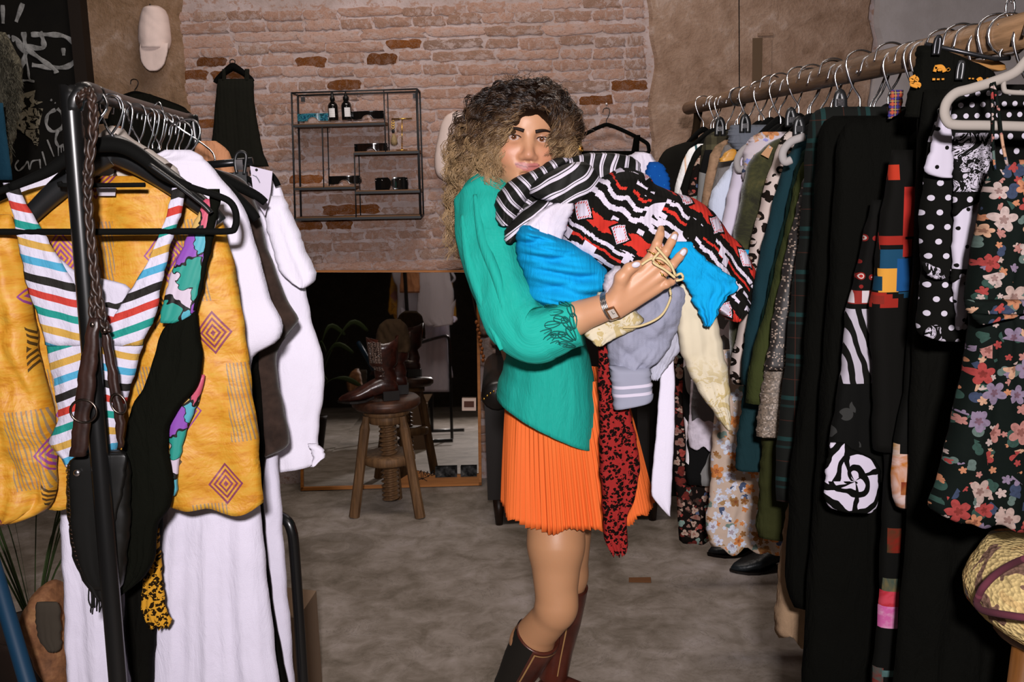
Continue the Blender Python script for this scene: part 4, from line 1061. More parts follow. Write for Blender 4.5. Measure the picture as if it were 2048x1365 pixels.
# white T-shirt
o = panel('white_tee', [(300, 330, 382), (312, 310, 405), (330, 120, 420), (350, 60, 435), (375, 20, 458), (420, 5, 490), (470, 0, 508), (520, 0, 520), (600, 0, 540), (660, 20, 568), (690, 40, 560), (718, 60, 505), (800, 70, 495), (980, 80, 500)], 1.76, WHT, None, th=.035, n=44, m=60, folds=2.2, amp=.01, seed=33, slant=-30)
setp(o, 'white cotton T-shirt just behind the yellow blouse', 'T-shirt')
hanger(1.78, (P(380, 322, 1.78).x, P(380, 322, 1.78).z), .11, 'black velvet hanger curving out of the white T-shirt', bar=False, drop=.13, hook_h=.05, wd=.012)
# printed scarf collar peeking at the neck
SCF = Mat('cream_brown_print', .8); _u, _v = SCF.uv(); _n = SCF.noise(SCF.xyz(_u, _v), 30, 2, .5, 1.); SCF.col(SCF.mix(((_u*6+_v*14).frac().lt(.22)), SCF.mix(_n.gt(.6), tc('dccfc4', 1.7), tc('3a2c24', 1.7)), tc('9a5c30', 1.7)))
o = panel('printed_shirt', [(252, 222, 240), (268, 205, 250), (285, 195, 275), (310, 190, 320), (335, 186, 352), (350, 186, 364), (364, 188, 350)], 1.70, SCF, None, th=.05, n=24, m=20, folds=2, amp=.006, seed=34)
setp(o, 'cream printed shirt with brown bands at the collar above the yellow blouse', 'shirt')
# ---- yellow kimono blouse
YEL = kimono('yellow_kimono_print', 1.62)
o = panel('yellow_blouse', [(352, 150, 300), (362, 120, 340), (380, 50, 380), (410, -20, 420), (450, -60, 448), (520, -80, 466), (600, -90, 478), (700, -90, 496), (800, -90, 508), (900, -90, 517), (980, -90, 524), (1012, -60, 528)], 1.64, YEL, None, th=.05, n=60, m=70, folds=3.5, amp=.012, seed=35, hem=14, slant=10, wr=.005)
setp(o, 'golden yellow silky blouse with purple diamond print on the left rack', 'blouse')
panel('left_sleeve', [(430, -90, 20), (520, -110, 45), (640, -110, 66), (740, -110, 80), (800, -100, 96), (850, -95, 104), (920, -90, 110), (990, -85, 112), (1030, -70, 90), (1048, -50, 30)], 1.585, YEL, o, th=.07, n=30, m=50, folds=3, amp=.014, seed=36, hem=8, slant=-20, wr=.008)
mb = MB(); mb.prism([P(192, 374, 1.60), P(232, 374, 1.60), P(230, 392, 1.60), P(196, 392, 1.60)], (0, .001, 0)); mb.obj('neck_label', plain('white_woven_label', tc('d8cfd8', 1.6)), o)
hanger(1.605, (P(225, 288, 1.605).x, P(225, 288, 1.605).z), .16, 'glossy black plastic coat hanger inside the yellow blouse', mat=BLKPL, bar=False, drop=.16, hook_h=.055, wd=.019)
# ---- floral and black swimsuit
FLS = Mat('tropical_print_lycra', .5, 0, .3); _u, _v = FLS.uv(); _n = FLS.noise(FLS.xyz(_u, _v), 22, 2, .5, 1.2); _vo = FLS.vor(FLS.xyz(_u+_n*.05, _v*.8+_n*.04), 26); _rc = FLS.t.nodes.new('ShaderNodeSeparateColor'); FLS.t.links.new(_vo.outputs['Color'], _rc.inputs[0])
_cc = FLS.ramp(S(FLS, _rc.outputs[0]), [(0, tc('e8d8ea', 1.57)), (.18, tc('60c0d4', 1.57)), (.34, tc('a05ac8', 1.57)), (.46, tc('e0607a', 1.57)), (.56, tc('30a898', 1.57)), (.66, tc('e8c070', 1.57)), (.78, tc('d88ac8', 1.57)), (.88, tc('141210', 1.57))])
_ve = FLS.vor(FLS.xyz(_u+_n*.05, _v*.8+_n*.04), 26, 'DISTANCE_TO_EDGE'); FLS.col(FLS.mix(S(FLS, _ve.outputs['Distance']).lt(.035), _cc, tc('141210', 1.57)))
LYC = cl('black_lycra', '14150f', 1.56, var=.15, bump=.05)
sw = panel('black_swimsuit', [(622, 385, 392), (650, 330, 398), (700, 310, 405), (740, 300, 404), (775, 290, 395), (800, 270, 370), (850, 255, 340), (890, 245, 335), (940, 240, 343), (985, 238, 347), (1010, 240, 345), (1050, 245, 315), (1090, 248, 314), (1130, 245, 305), (1165, 240, 280), (1185, 232, 250)], 1.575, LYC, None, th=.035, n=34, m=60, folds=3, amp=.007, seed=38)
setp(sw, 'black swimsuit with tropical floral shoulder panel on the left rack', 'swimsuit')
panel('floral_panel', [(398, 408, 440), (430, 395, 434), (480, 372, 425), (520, 352, 415), (560, 338, 406), (600, 326, 396), (630, 322, 388), (645, 322, 360)], 1.572, FLS, sw, th=.02, n=20, m=30, folds=2, amp=.004, seed=39)
panel('floral_lining', [(750, 390, 410), (790, 355, 404), (830, 340, 385), (870, 336, 372), (910, 340, 360), (960, 345, 356), (990, 346, 352)], 1.60, FLS, sw, th=.012, n=14, m=24, folds=1, amp=.003, seed=40)
panel('black_strap', [(378, 416, 440), (392, 420, 444), (420, 418, 436), (470, 410, 428), (540, 404, 413), (620, 388, 394)], 1.566, LYC, sw, th=.012, n=6, m=24, folds=1, amp=.0, seed=41)
# ---- striped swimsuit
STR = stripes_seq('rainbow_stripe_lycra', [('f2ecff', 10), ('58b8e0', 8), ('f2ecff', 10), ('e4b454', 8), ('f2ecff', 10), ('24a496', 8), ('f2ecff', 10), ('dc4438', 8), ('f2ecff', 8), ('26221e', 9)], .132, 1.55, .012, .30)
LIN = cl('white_lining', 'eee8fa', 1.57, var=.04, wk=.3)
ss = panel('striped_swimsuit', [(590, 132, 268), (630, 98, 300), (680, 92, 290), (720, 96, 276), (760, 105, 266), (800, 112, 255), (840, 120, 246), (870, 100, 240), (885, 94, 238), (910, 118, 230), (938, 140, 200)], 1.556, STR, None, th=.03, n=34, m=40, folds=3, amp=.007, seed=42)
setp(ss, 'rainbow striped white swimsuit hanging in front of the yellow blouse', 'swimsuit')
panel('left_strap', [(366, 8, 34), (380, 10, 40), (420, 24, 60), (470, 34, 90), (520, 42, 122), (570, 52, 150), (620, 70, 165), (690, 92, 170)], 1.545, STR, ss, th=.016, n=14, m=30, folds=2, amp=.004, seed=43)
panel('right_strap', [(376, 344, 372), (400, 340, 368), (450, 328, 356), (500, 306, 338), (540, 286, 330), (580, 262, 322), (630, 225, 312), (690, 205, 285)], 1.545, STR, ss, th=.016, n=14, m=30, folds=2, amp=.004, seed=44)
panel('white_front', [(515, 104, 118), (545, 115, 150), (570, 122, 262), (600, 135, 258), (640, 150, 246), (690, 160, 215)], 1.552, LIN, ss, th=.012, n=16, m=20, folds=1, amp=.003, seed=45)
# velvet hanger with bar (front one)
hx = P(192, 292, 1.54)
hg = empty('hanger', P(192, 463, 1.54), 'black velvet hanger with straight bar carrying the striped swimsuit', 'hanger'); WORLD[hg.name] = hg.location.copy()
lp = [(192, 290), (240, 292), (280, 312), (330, 352), (380, 374), (430, 390), (460, 404), (472, 428), (470, 455), (455, 463), (380, 463), (192, 464), (0, 464), (-60, 464), (-75, 450), (-70, 420), (-40, 398), (20, 375), (90, 346), (130, 320), (160, 296)]
MB().tube(spline([P(a, b, 1.54) for a, b in lp], 4, closed=True), .0052, 10, closed=True, flat=1.0, up=(0, 1, 0)).obj('hanger_body', VELVET, hg, smooth=True)
MB().tube(spline([P(a, b, 1.54) for a, b in lp[-4:]+lp[:5]], 5), [.006+.006*math.sin(math.pi*i/40) for i in range(41)], 10, up=(0, 1, 0)).obj('shoulder', VELVET, hg, smooth=True)
MB().tube(spline([P(124, 366, 1.545), P(130, 371, 1.545), P(290, 370, 1.545)], 4), .0036, 8).obj('inner_bar', VELVET, hg, smooth=True)
hk = railL(.02); MB().tube(spline([P(192, 292, 1.54), P(192, 262, 1.54), P(198, 240, 1.545), P(214, 214, 1.55), P(206, 190, 1.555), P(190, 182, 1.555)], 5), .0021, 6).obj('hook', CHROME, hg, smooth=True)
# front hanger glossy arm
mb = MB(); mb.tube(spline([P(a, b, 1.53) for a, b in ((300, 330), (345, 362), (385, 392), (410, 412), (422, 425))], 4), .0075, 8, flat=.5, up=(0, 1, 0)); o = mb.obj('hanger', BLKPL, None, smooth=True); setp(o, 'glossy black hanger arm poking through the striped strap', 'hanger')
# ---- chrome hooks and hangers along the rail
hooks = [(.10, -1), (.17, 1), (.24, 1), (.33, -1), (.37, 1), (.47, 1), (.52, 1), (.55, -1), (.585, 1), (.62, 1), (.70, 1), (.80, 1), (.88, 1)]
HL = ['the terracotta blouse', 'the long white shirt', 'the long white linen dress', 'the black trousers', 'the wide white linen skirt', 'the white wide-leg trousers', 'the black wide trousers', 'the cream printed shirt']
for i, (t, fl_) in enumerate(hooks):
    p = railL(t); L = .055+.012*((i*7) % 3)
    hanger(p.y, (p.x-.004*fl_, p.z-.062-L*.35), .10+.02*(i % 3), ('thin black hanger with chrome hook carrying '+HL[12-i] if 12-i < 8 else 'thin black chrome-hooked hanger crowded near the front post'), mat=VELVET, bar=False, drop=.12, hook_r=.0175, hook_h=.045+L*.35-.0, wd=.011, group='hangers crowded on the left rail', flip=fl_)
# clip hanger
ch = empty('clip_hanger', P(440, 330, 2.05), 'grey bar hanger with a chrome clip above the brown suede shirt', 'hanger'); WORLD[ch.name] = ch.location.copy()
MB().tube([P(385, 333, 2.05), P(505, 322, 2.05)], .008, 10).obj('bar', DARKM, ch, smooth=True)
mb = MB(); mb.tube(spline([P(474, 348, 2.03), P(470, 325, 2.03), P(474, 308, 2.03), P(484, 304, 2.03), P(492, 310, 2.03), P(491, 328, 2.03), P(488, 350, 2.03)], 4), .0035, 8); mb.obj('clip_loop', BLKPL, ch, smooth=True)
mb = MB(); mb.box(P(478, 336, 2.03)-Vector((.005, .004, .004)), P(478, 336, 2.03)+Vector((.009, .004, .016))); mb.obj('clip_spring', CHROME, ch)
mb = MB(); mb.box(P(482, 360, 2.035)-Vector((.013, .006, .012)), P(482, 360, 2.035)+Vector((.013, .006, .016))); mb.obj('clip_jaw', BLKPL, ch)
MB().tube(spline([P(430, 329, 2.05), P(420, 300, 2.1), railL(.62)+Vector((.02, 0, -.02)), railL(.62)+Vector((.0, 0, .018)), railL(.62)+Vector((-.018, 0, 0))], 5), .002, 6).obj('hook', CHROME, ch, smooth=True)
for (a, b, lab) in ((480, 352, 'black velvet hanger end curving over the long white shirt'), (520, 345, 'black hanger tip behind the white price tag')):
    cs = [P(a-40, b-3, 2.04), P(a, b, 2.04), P(a+25, b+12, 2.04), P(a+42, b+40, 2.04)] if a == 480 else [P(a-20, b, 2.08), P(a+15, b, 2.08), P(a+30, b+14, 2.08), P(a+36, b+27, 2.08)]
    o = MB().tube(spline(cs, 5), [.0045+.002*i/15 for i in range(16)], 10, up=(0, 1, 0)).obj('hanger', VELVET, None, smooth=True); setp(o, lab, 'hanger')
# ---- braided leather bag hanging on the rail
LBR = Mat('braided_brown_leather', .45, 0, .4); _x, _y, _z = LBR.obj(); LBR.col(LBR.ramp(LBR.noise(LBR.xyz(_x, _y, _z), 60, 3), [(.35, tc('1e120c', 1.5)), (.65, tc('4a3226', 1.5))], False))
DLE = Mat('dark_brown_leather', .4, 0, .5); _x, _y, _z = DLE.obj(); _n = DLE.noise(DLE.xyz(_x, _y, _z), 18, 4); DLE.col(DLE.ramp(_n, [(.35, tc('24110c', 1.5)), (.65, tc('42261c', 1.5))], False)); DLE.bump(_n, .3, .004)
BLL = plain('black_bag_leather', tc('0d0d0a', 1.5), .42, 0, .45)
BY = 1.475
bg = empty('fringed_leather_bag', P(200, 1195, BY), 'black fringed leather bag with braided strap hung on the rack post', 'bag'); WORLD[bg.name] = bg.location.copy()
def braid(pts, r, name='braided_strap'):
    cs = spline(pts, 14); d = MB(); n = len(cs)
    for ph in (0, 2.09, 4.19):
        tr = []
        for i, c_ in enumerate(cs):
            t = i*.36+ph; dd = (cs[min(i+1, n-1)]-cs[max(i-1, 0)]).normalized(); sd = Vector((0, 1, 0)).cross(dd).normalized()
            tr.append(c_+sd*r*.95*math.sin(t)+Vector((0, r*.4*math.sin(2*t), 0)))
        d.tube(tr, r*.62, 6)
    return d.obj(name, LBR, bg, smooth=True)
braid([P(176, 178, BY+.01), P(184, 200, BY-.006), P(186, 260, BY), P(178, 340, BY), P(176, 400, BY), P(182, 480, BY), P(190, 560, BY), P(203, 625, BY), P(212, 665, BY)], .0050)
braid([P(176, 178, BY+.02), P(160, 196, BY+.0), P(156, 230, BY+.035), P(165, 290, BY+.03), P(172, 360, BY+.02), P(180, 450, BY+.015), P(192, 560, BY+.01), P(186, 600, BY+.005), P(186, 650, BY)], .0045)
panel('leather_tab', [(636, 180, 196), (650, 174, 202), (680, 170, 198), (730, 160, 194), (780, 152, 192), (806, 150, 186), (830, 152, 178), (850, 144, 184), (880, 142, 178), (912, 140, 172)], BY-.012, DLE, bg, th=.014, n=14, m=30, folds=1.5, amp=.002, seed=3)
panel('leather_tab', [(648, 200, 212), (680, 205, 222), (730, 212, 232), (780, 220, 240), (806, 224, 246), (850, 232, 250), (895, 236, 248)], BY+.01, DLE, bg, th=.012, n=10, m=26, folds=1, amp=.002, seed=4)
RING = plain('aged_nickel_ring', tc('8a7a70', 1.5), .3, 1.)
MB().tube(disc_poly(P(167, 823, BY-.02), .0195, .0175, 26), .002, 8, closed=True).obj('ring', RING, bg, smooth=True)
MB().tube(disc_poly(P(237, 808, BY-.006), .011, .0155, 22, rot=.3), .0018, 8, closed=True).obj('ring', RING, bg, smooth=True)
for q in ((184, 650), (208, 662)): MB().ball(P(q[0], q[1], BY-.02), .004, .002, .004, 8, 6).obj('rivet', RING, bg, smooth=True)
BY += .052
bd = panel('bag_body', [(902, 196, 248), (912, 150, 254), (925, 136, 258), (960, 134, 262), (1020, 136, 262), (1080, 142, 258), (1120, 152, 254), (1160, 170, 248), (1185, 190, 236), (1195, 208, 228)], BY+.005, BLL, bg, th=.036, n=30, m=40, folds=1.2, amp=.004, seed=6, pw=6)
panel('bag_flap', [(908, 160, 250), (920, 137, 256), (960, 135, 250), (1040, 139, 232), (1100, 148, 224), (1150, 166, 218), (1180, 188, 214)], BY-.018, BLL, bd, th=.008, n=20, m=30, folds=1, amp=.002, seed=7)
MB().ball(P(154, 947, BY-.026), .0055, .003, .0055, 12, 8).obj('snap_button', plain('silver_snap', 'c8c2c4', .25, 1.), bd, smooth=True)
rs = np.random.RandomState(5)
for i in range(13):
    a = 179+i*2.3; MB().tube(spline([P(a, 1165+i*.8, BY-.004), P(a+rs.uniform(-3, 3), 1200, BY-.006), P(a+rs.uniform(-5, 5), 1218+rs.uniform(-8, 14), BY-.006)], 4), .0013, 5).obj('fringe_strand', BLL, bg, smooth=True)
for i in range(26):
    t = i/25; py_ = 930+215*t; pxl = np.interp(py_, [925, 960, 1020, 1080, 1120, 1160], [137, 134.5, 136.5, 142.5, 152.5, 171])
    MB().tube([P(pxl-1.5, py_, BY-.012), P(pxl+3, py_+2, BY-.020)], .0012, 5).obj('stitch', LBR, bd, smooth=True)
# ---- yellow spotted scarf
SPT = leopard('yellow_spotted_voile', 'e8a834', '2a1c0a', 1.68, 130, ring=False)
o = panel('spotted_scarf', [(1058, 308, 318), (1100, 310, 320), (1130, 300, 323), (1165, 286, 326), (1200, 281, 330), (1225, 284, 336), (1245, 292, 347), (1252, 300, 338)], 1.70, SPT, None, th=.018, n=16, m=30, folds=2.5, amp=.008, seed=48, hem=8)
setp(o, 'yellow scarf with small black spots dangling below the black swimsuit', 'scarf')
# ---- lower left: tan leather bag, blue pole, cardboard box, plant stem
TAN = Mat('weathered_tan_leather', .7, 0, .2); _x, _y, _z = TAN.obj(); TAN.col(TAN.ramp(TAN.noise(TAN.xyz(_x, _y, _z), 14, 5, .7), [(.3, '4a3020'), (.5, '7a5236'), (.7, 'a07850')], False))
o = panel('tan_leather_bag', [(1170, 88, 108), (1190, 62, 118), (1215, 52, 126), (1240, 42, 134), (1270, 42, 140), (1300, 56, 146), (1330, 80, 150), (1365, 104, 152), (1400, 110, 152)], 2.25, TAN, None, th=.14, n=26, m=32, folds=1.5, amp=.014, seed=50, wr=.01, pw=2.2)
setp(o, 'weathered tan leather bag low down behind the left rack', 'bag')
panel('dark_opening', [(1205, 74, 116), (1225, 70, 122), (1260, 72, 122), (1290, 82, 124), (1302, 96, 120)], 2.172, plain('bag_lining', '3a332a', .9), o, th=.02, n=14, m=16, amp=.004, seed=51, pw=2.2)
b0, b1 = P(-4, 1165, 2.0), P(62, 1390, 1.9)
o = MB().tube([b0+(b0-b1)*.4, b0, b1, b1+(b1-b0)*(b1.z/(b0.z-b1.z))], .017, 12).obj('blue_pole', plain('blue_painted_metal', tc('163c58', 2.0), .5), None, smooth=True); setp(o, 'slanted dark blue metal pole at the bottom left corner', 'pole')
q = P(578, 1290, 2.52); zt = P(578, 1244, 2.52).z; mb = MB(); mb.hexa([(q.x-.16, 2.54, 0), (q.x+.02, 2.48, 0), (q.x+.04, 2.72, 0), (q.x-.14, 2.78, 0), (q.x-.16, 2.54, zt), (q.x+.02, 2.48, zt), (q.x+.04, 2.72, zt), (q.x-.14, 2.78, zt)])
bx = setp(mb.obj('cardboard_box', plain('brown_cardboard', tc('7a6450', 2.4), .9)), 'brown cardboard box on the floor behind the white dress', 'box')
mb = MB(); mb.hexa([(q.x-.162, 2.54, zt), (q.x+.022, 2.478, zt), (q.x+.05, 2.43, zt+.05), (q.x-.135, 2.49, zt+.05), (q.x-.162, 2.543, zt+.003), (q.x+.022, 2.481, zt+.003), (q.x+.05, 2.433, zt+.053), (q.x-.135, 2.493, zt+.053)]); mb.obj('flap', plain('brown_cardboard_flap', tc('84705c', 2.4), .9), bx)
LEAF = plain('dark_green_leaf', tc('2c3a1c', 2.6), .5)
pl = empty('potted_plant', (P(60, 1180, 2.7).x, 2.7, 0), 'dark pot plant with thin stems in the shadows behind the left rack', 'plant'); WORLD[pl.name] = pl.location.copy()
cx_ = pl.location.x
MB().lathe([(.09, 0), (.1, .01), (.13, .22), (.135, .24), (.12, .24), (.11, .2)], (cx_, 2.7, 0), 24).obj('pot', plain('dark_pot', '20140e', .7), pl, smooth=True)
rs = np.random.RandomState(9)
for i in range(14):
    a = rs.uniform(0, 6.28); h = rs.uniform(.25, .75); r = rs.uniform(.1, .32)
    p0 = Vector((cx_, 2.7, .22)); p2 = p0+Vector((r*math.cos(a), r*math.sin(a), h)); p1 = lerp(p0, p2, .5)+Vector((0, 0, .1))
    cs = spline([p0, p1, p2, p2+Vector((.12*math.cos(a), .12*math.sin(a), -.06))], 5); L = len(cs)
    MB().tube(cs, [.003 if k < L*.45 else .018*math.sin(math.pi*(k-L*.45)/(L*.55))+.001 for k in range(L)], 6, flat=.15, up=(0, 0, 1)).obj('leaf', LEAF, pl, smooth=True)
# ---- fur and blue cloth at the far left edge (hanging near the dark door)
FUR = Mat('grey_shaggy_fur', .95, 0, .05); _u, _v = FUR.uv(); FUR.col(FUR.ramp(FUR.noise(FUR.xyz(_u*5, _v), 26, 4, .7, 1.), [(.35, tc('14130f', 3.4)), (.6, tc('4a473c', 3.4)), (.8, tc('6c685a', 3.4))], False))
o = panel('fur_stole', [(64, -60, 8), (80, -60, 16), (110, -60, 24), (135, -60, 36), (170, -60, 38), (210, -60, 32), (250, -60, 24), (290, -60, 18), (340, -60, 10)], 3.4, FUR, None, th=.12, n=30, m=50, folds=6, amp=.01, seed=55, wr=.02)
setp(o, 'grey shaggy fur stole hanging at the left edge by the dark door', 'fur stole')
rs = np.random.RandomState(3); mb = MB()
for i in range(420):
    t = rs.rand(); py_ = 68+250*t; xr = np.interp(py_, [64, 80, 110, 135, 170, 210, 250, 290, 340], [8, 16, 24, 36, 38, 32, 24, 18, 10])
    b = P(xr-rs.uniform(0, 30), py_, 3.4-.05*rs.rand()-.02); mb.tube([b, b+Vector((rs.uniform(.0, .02), -.012, -.014)), b+Vector((rs.uniform(-.005, .03), -.015, -.04))], [.0022, .0016, .0004], 3, cap=False)
setp(mb.obj('fur_tufts', FUR, o, smooth=True), kind='stuff')
o = panel('blue_cloth', [(206, -40, 6), (240, -40, 10), (290, -40, 16), (345, -40, 24), (360, -40, 25)], 3.2, cl('dull_blue_cloth', '163444', 3.0), None, th=.03, n=12, m=16, amp=.006, seed=56)
setp(o, 'dull blue cloth hanging at the left edge beneath the fur stole', 'cloth')
# ================================================================== RIGHT RAIL
RODM = wood('hanging_rod_wood', tc('4c3824', 2.3), tc('86674a', 2.3), .5, 'y', 1.6)
R0 = P(1376, 217, 3.85); R1 = P(2048, 62, 1.33); RD = R1-R0
Rn = R1+RD*.16
rr_ = empty('hanging_rod', lerp(R0, Rn, .5), 'thick round wooden rod hung from the ceiling, loaded with clothes on the right', 'clothes rod'); WORLD[rr_.name] = rr_.location.copy()
MB().tube([R0, R0+RD*.003, lerp(R0, Rn, .3), lerp(R0, Rn, .7), Rn], [.021, .0235, .0235, .0235, .0235], 20).obj('rod', RODM, rr_, smooth=True)
def rodp(y): return R0+RD*((y-R0.y)/RD.y)
# wire at the far end, chain near the camera
q = rodp(2.98); MB().tube([q+Vector((0, 0, .024)), Vector((q.x-.02, q.y, 3.4))], .0016, 6).obj('wire', DARKM, rr_, smooth=True)
MB().tube(disc_poly(q, .0265, .0265, 18), .0018, 6, closed=True).obj('wire_loop', DARKM, rr_, smooth=True)
q = rodp(1.37)
for i in range(46):
    c_ = q+Vector((.002*math.sin(i), 0, .034+.0185*i)); pts = disc_poly(c_, .006, .012, 12)
    if i % 2: pts = [Vector((c_.x, c_.y+(p.x-c_.x), p.z)) for p in pts]
    MB().tube(pts, .0016, 5, closed=True).obj('chain_link', CHROME, rr_, smooth=True)
MB().tube(disc_poly(q, .0275, .0275, 18), .002, 6, closed=True).obj('chain_loop', CHROME, rr_, smooth=True)
q = rodp(3.72); o = panel('fabric_strap', [(205, 1392, 1408), (216, 1388, 1406), (240, 1388, 1402), (262, 1384, 1398), (285, 1380, 1394), (320, 1376, 1392)], 3.69, cl('dark_brown_strap', '1c140c', 3.6), None, th=.055, n=10, m=16, amp=.002)
setp(o, 'dark brown fabric strap looped over the far end of the wooden rod', 'strap')
def rg(name, y, rows, width, mat, label, cat, seed, th=.045, folds=2.5, amp=.010, neck=True, bottom=None, **k):
    """garment on the rod: rows = (py, left px); right edge = left edge of widest + width"""
    f = F/(y*1.02)
    xs = [r[1] for r in rows]; x0 = rows[0][1]; wpx = width*f
    cx = 1024+.685*f
    rr = []
    for i, r in enumerate(rows):
        xr = (r[2] if len(r) > 2 else None)
        if xr is None: xr = max(2*cx-r[1], r[1]+wpx*.5) if neck and i < 2 else r[1]+wpx
        rr.append((r[0], r[1], xr))
    o = panel(name, rr, y, mat, None, th=th, n=k.pop('n', 30), m=k.pop('m', 46), folds=folds, amp=amp, seed=seed, **k)
    RGL.append((y, name.replace('_', ' ')))
    return setp(o, label, cat)
RGL = []
rg('black_coat', 3.38, [(284, 1372), (292, 1345), (304, 1325), (330, 1312), (420, 1308), (600, 1303), (800, 1300), (990, 1298)], .44, Mat('black_boucle', .95).col(tc('100f0c', 3.3)), 'black boucle coat, the farthest garment on the wooden rod', 'coat', 60, wr=.006)
rg('striped_shirt', 3.14, [(288, 1396), (296, 1380), (320, 1366), (370, 1350), (450, 1346), (620, 1344)], .42, stripes_seq('white_teal_stripe', [('d8d4e0', 8), ('2c4c50', 2), ('d8d4e0', 9), ('c8a890', 1.5)], .07, 3.1, .004, 0, True), 'white shirt with thin teal stripes near the far end of the rod', 'shirt', 61)
rg('black_print_shirt', 3.02, [(290, 1402), (300, 1390), (330, 1376), (390, 1356), (450, 1350), (640, 1350)], .42, geo_bw('black_white_squares', 3.0, 9, '0e0e0b', '0e0e0b', 'd8d0dc'), 'black shirt with white square print near the far end of the rod', 'shirt', 62)
rg('paisley_dress', 2.9, [(310, 1400), (330, 1385), (420, 1370), (600, 1352), (700, 1346), (800, 1342), (900, 1344), (1000, 1354), (1060, 1356), (1082, 1358)], .30, floral('dark_paisley', '120e0c', ['7a5a50', '8a3a34', '9a8476', '5a2420'], 2.9, 26, .7, '3a2a24', .45, 3), 'long dark paisley dress left of the geometric dress', 'dress', 63, folds=4, amp=.014, hem=8)
rg('geometric_dress', 2.8, [(300, 1410), (330, 1400), (500, 1385), (700, 1368), (800, 1364), (860, 1370), (900, 1372), (940, 1370), (968, 1374)], .24, geo_bw('black_white_geometric', 2.8, 13), 'black, white and grey geometric print dress behind the cream lace blouse', 'dress', 64, folds=3, amp=.012)
rg('lace_skirt', 2.74, [(760, 1382), (800, 1380), (838, 1378), (870, 1374), (895, 1380)], .17, cl('white_cotton_lace', 'c8c0cc', 2.7, var=.25, scale=50), 'white lace tiered skirt hem peeking between dark dresses', 'skirt', 65, neck=False, hem=6)
rg('grey_skirt', 2.72, [(745, 1388), (780, 1386), (815, 1382), (838, 1384)], .16, cl('slate_grey_cotton', '5c5c5e', 2.7), 'slate grey skirt with wavy hem above the white lace', 'skirt', 66, neck=False, hem=7)
rg('olive_plaid_shirt', 2.84, [(262, 1430), (272, 1412), (300, 1402), (380, 1396), (460, 1394)], .40, plaid('olive_plaid', '2c281c', [('4a4632', .2, .12, .5), ('15140e', .6, .05, .6)], 2.8, .06), 'dark olive plaid shirt beside the dark strap', 'shirt', 67)
SUED = Mat('tan_suede', .95, 0, .1); _u, _v = SUED.uv(); SUED.col(SUED.ramp(SUED.noise(SUED.xyz(_u, _v), 14, 4, .7), [(.35, tc('5a4a38', 2.7)), (.5, tc('8c7058', 2.7)), (.65, tc('a4866a', 2.7))], False))
rg('tan_suede_jacket', 2.73, [(280, 1450), (290, 1432), (310, 1420), (360, 1410), (430, 1400), (520, 1398)], .40, SUED, 'mottled tan suede jacket on the rod', 'jacket', 68)
rg('grey_wool_jacket', 2.63, [(284, 1462), (292, 1448), (320, 1438), (380, 1424), (430, 1412), (520, 1408)], .40, cl('mid_grey_wool', '6c6866', 2.6), 'plain mid-grey jacket between tan suede and pale blue shirt', 'jacket', 69)
rg('denim_jacket', 2.58, [(250, 1462), (256, 1458), (270, 1456), (284, 1456), (300, 1470)], .36, cl('washed_grey_denim', '5c6068', 2.6), 'washed grey denim garment clipped high on the rod', 'skirt', 70, neck=False)
rg('pale_blue_shirt', 2.52, [(306, 1482), (318, 1470), (345, 1450), (380, 1426), (410, 1414), (450, 1424), (480, 1438), (560, 1440)], .40, cl('pale_blue_cotton', 'bcc4d6', 2.5, var=.06), 'pale blue cotton shirt on the rod', 'shirt', 71)
EMB = Mat('white_embroidered_cotton', .9); _u, _v = EMB.uv(); _n = EMB.vor(EMB.xyz(_u, _v), 30); EMB.col(EMB.mix(S(EMB, _n.outputs['Distance']).lt(.16)*(EMB.noise(EMB.xyz(_u, _v), 8, 1).gt(.52)), tc('c4bccc', 2.4), tc('7a6450', 2.4)))
rg('white_embroidered_blouse', 2.42, [(278, 1500), (290, 1488), (320, 1474), (380, 1456), (430, 1446), (480, 1440), (560, 1450), (640, 1450)], .40, EMB, 'white blouse with small embroidered flowers on a grey hanger', 'blouse', 72, folds=4)
rg('floral_cotton_top', 2.36, [(264, 1524), (272, 1504), (290, 1492), (310, 1486), (360, 1484)], .36, floral('pale_floral_cotton', 'b8aeb4', ['c88a5c', '8a6a4c', '8a90c8', 'b89880'], 2.4, 26, .7, '8a8ac0', .42), 'pale floral cotton blouse collar behind the olive velvet coat', 'blouse', 73)
OLV = Mat('olive_devore_velvet', .85, 0, .2, .3); _u, _v = OLV.uv(); _n = OLV.noise(OLV.xyz(_u, _v), 26, 4, .7, .8); OLV.col(OLV.ramp(_n, [(.35, tc('1c1c0c', 2.2)), (.55, tc('35361a', 2.2)), (.7, tc('4a4624', 2.2)), (.76, tc('6a4420', 2.2))], False)); OLV.bump(_n, .4, .006)
rg('olive_velvet_coat', 2.25, [(276, 1556), (284, 1540), (310, 1510), (328, 1492), (400, 1480), (470, 1468), (540, 1462), (640, 1458), (740, 1462)], .42, OLV, 'olive velvet coat with small cardboard tag', 'coat', 74)
mb = MB(); mb.prism([P(1538, 290, 2.21), P(1546, 296, 2.21), P(1537, 317, 2.21), P(1522, 309, 2.21)], (0, .0015, 0)); o = mb.obj('cardboard_tag', plain('kraft_card', tc('b48a64', 2.2), .85)); setp(o, 'small kraft cardboard tag pinned on the olive velvet coat', 'tag'); MB().tube([P(1540, 295, 2.208), P(1540, 295, 2.213)], .002, 8).obj('eyelet', DARKM, o)
rg('leopard_blouse', 2.14, [(262, 1580), (276, 1562), (300, 1552), (350, 1536), (420, 1518), (480, 1500), (560, 1488), (640, 1478), (742, 1458), (768, 1464)], .38, leopard('cream_leopard', 'c8b8b0', '1c1612', 2.1, 46, True, 'a08a78'), 'cream leopard print blouse between olive velvet and teal pleats', 'blouse', 75)
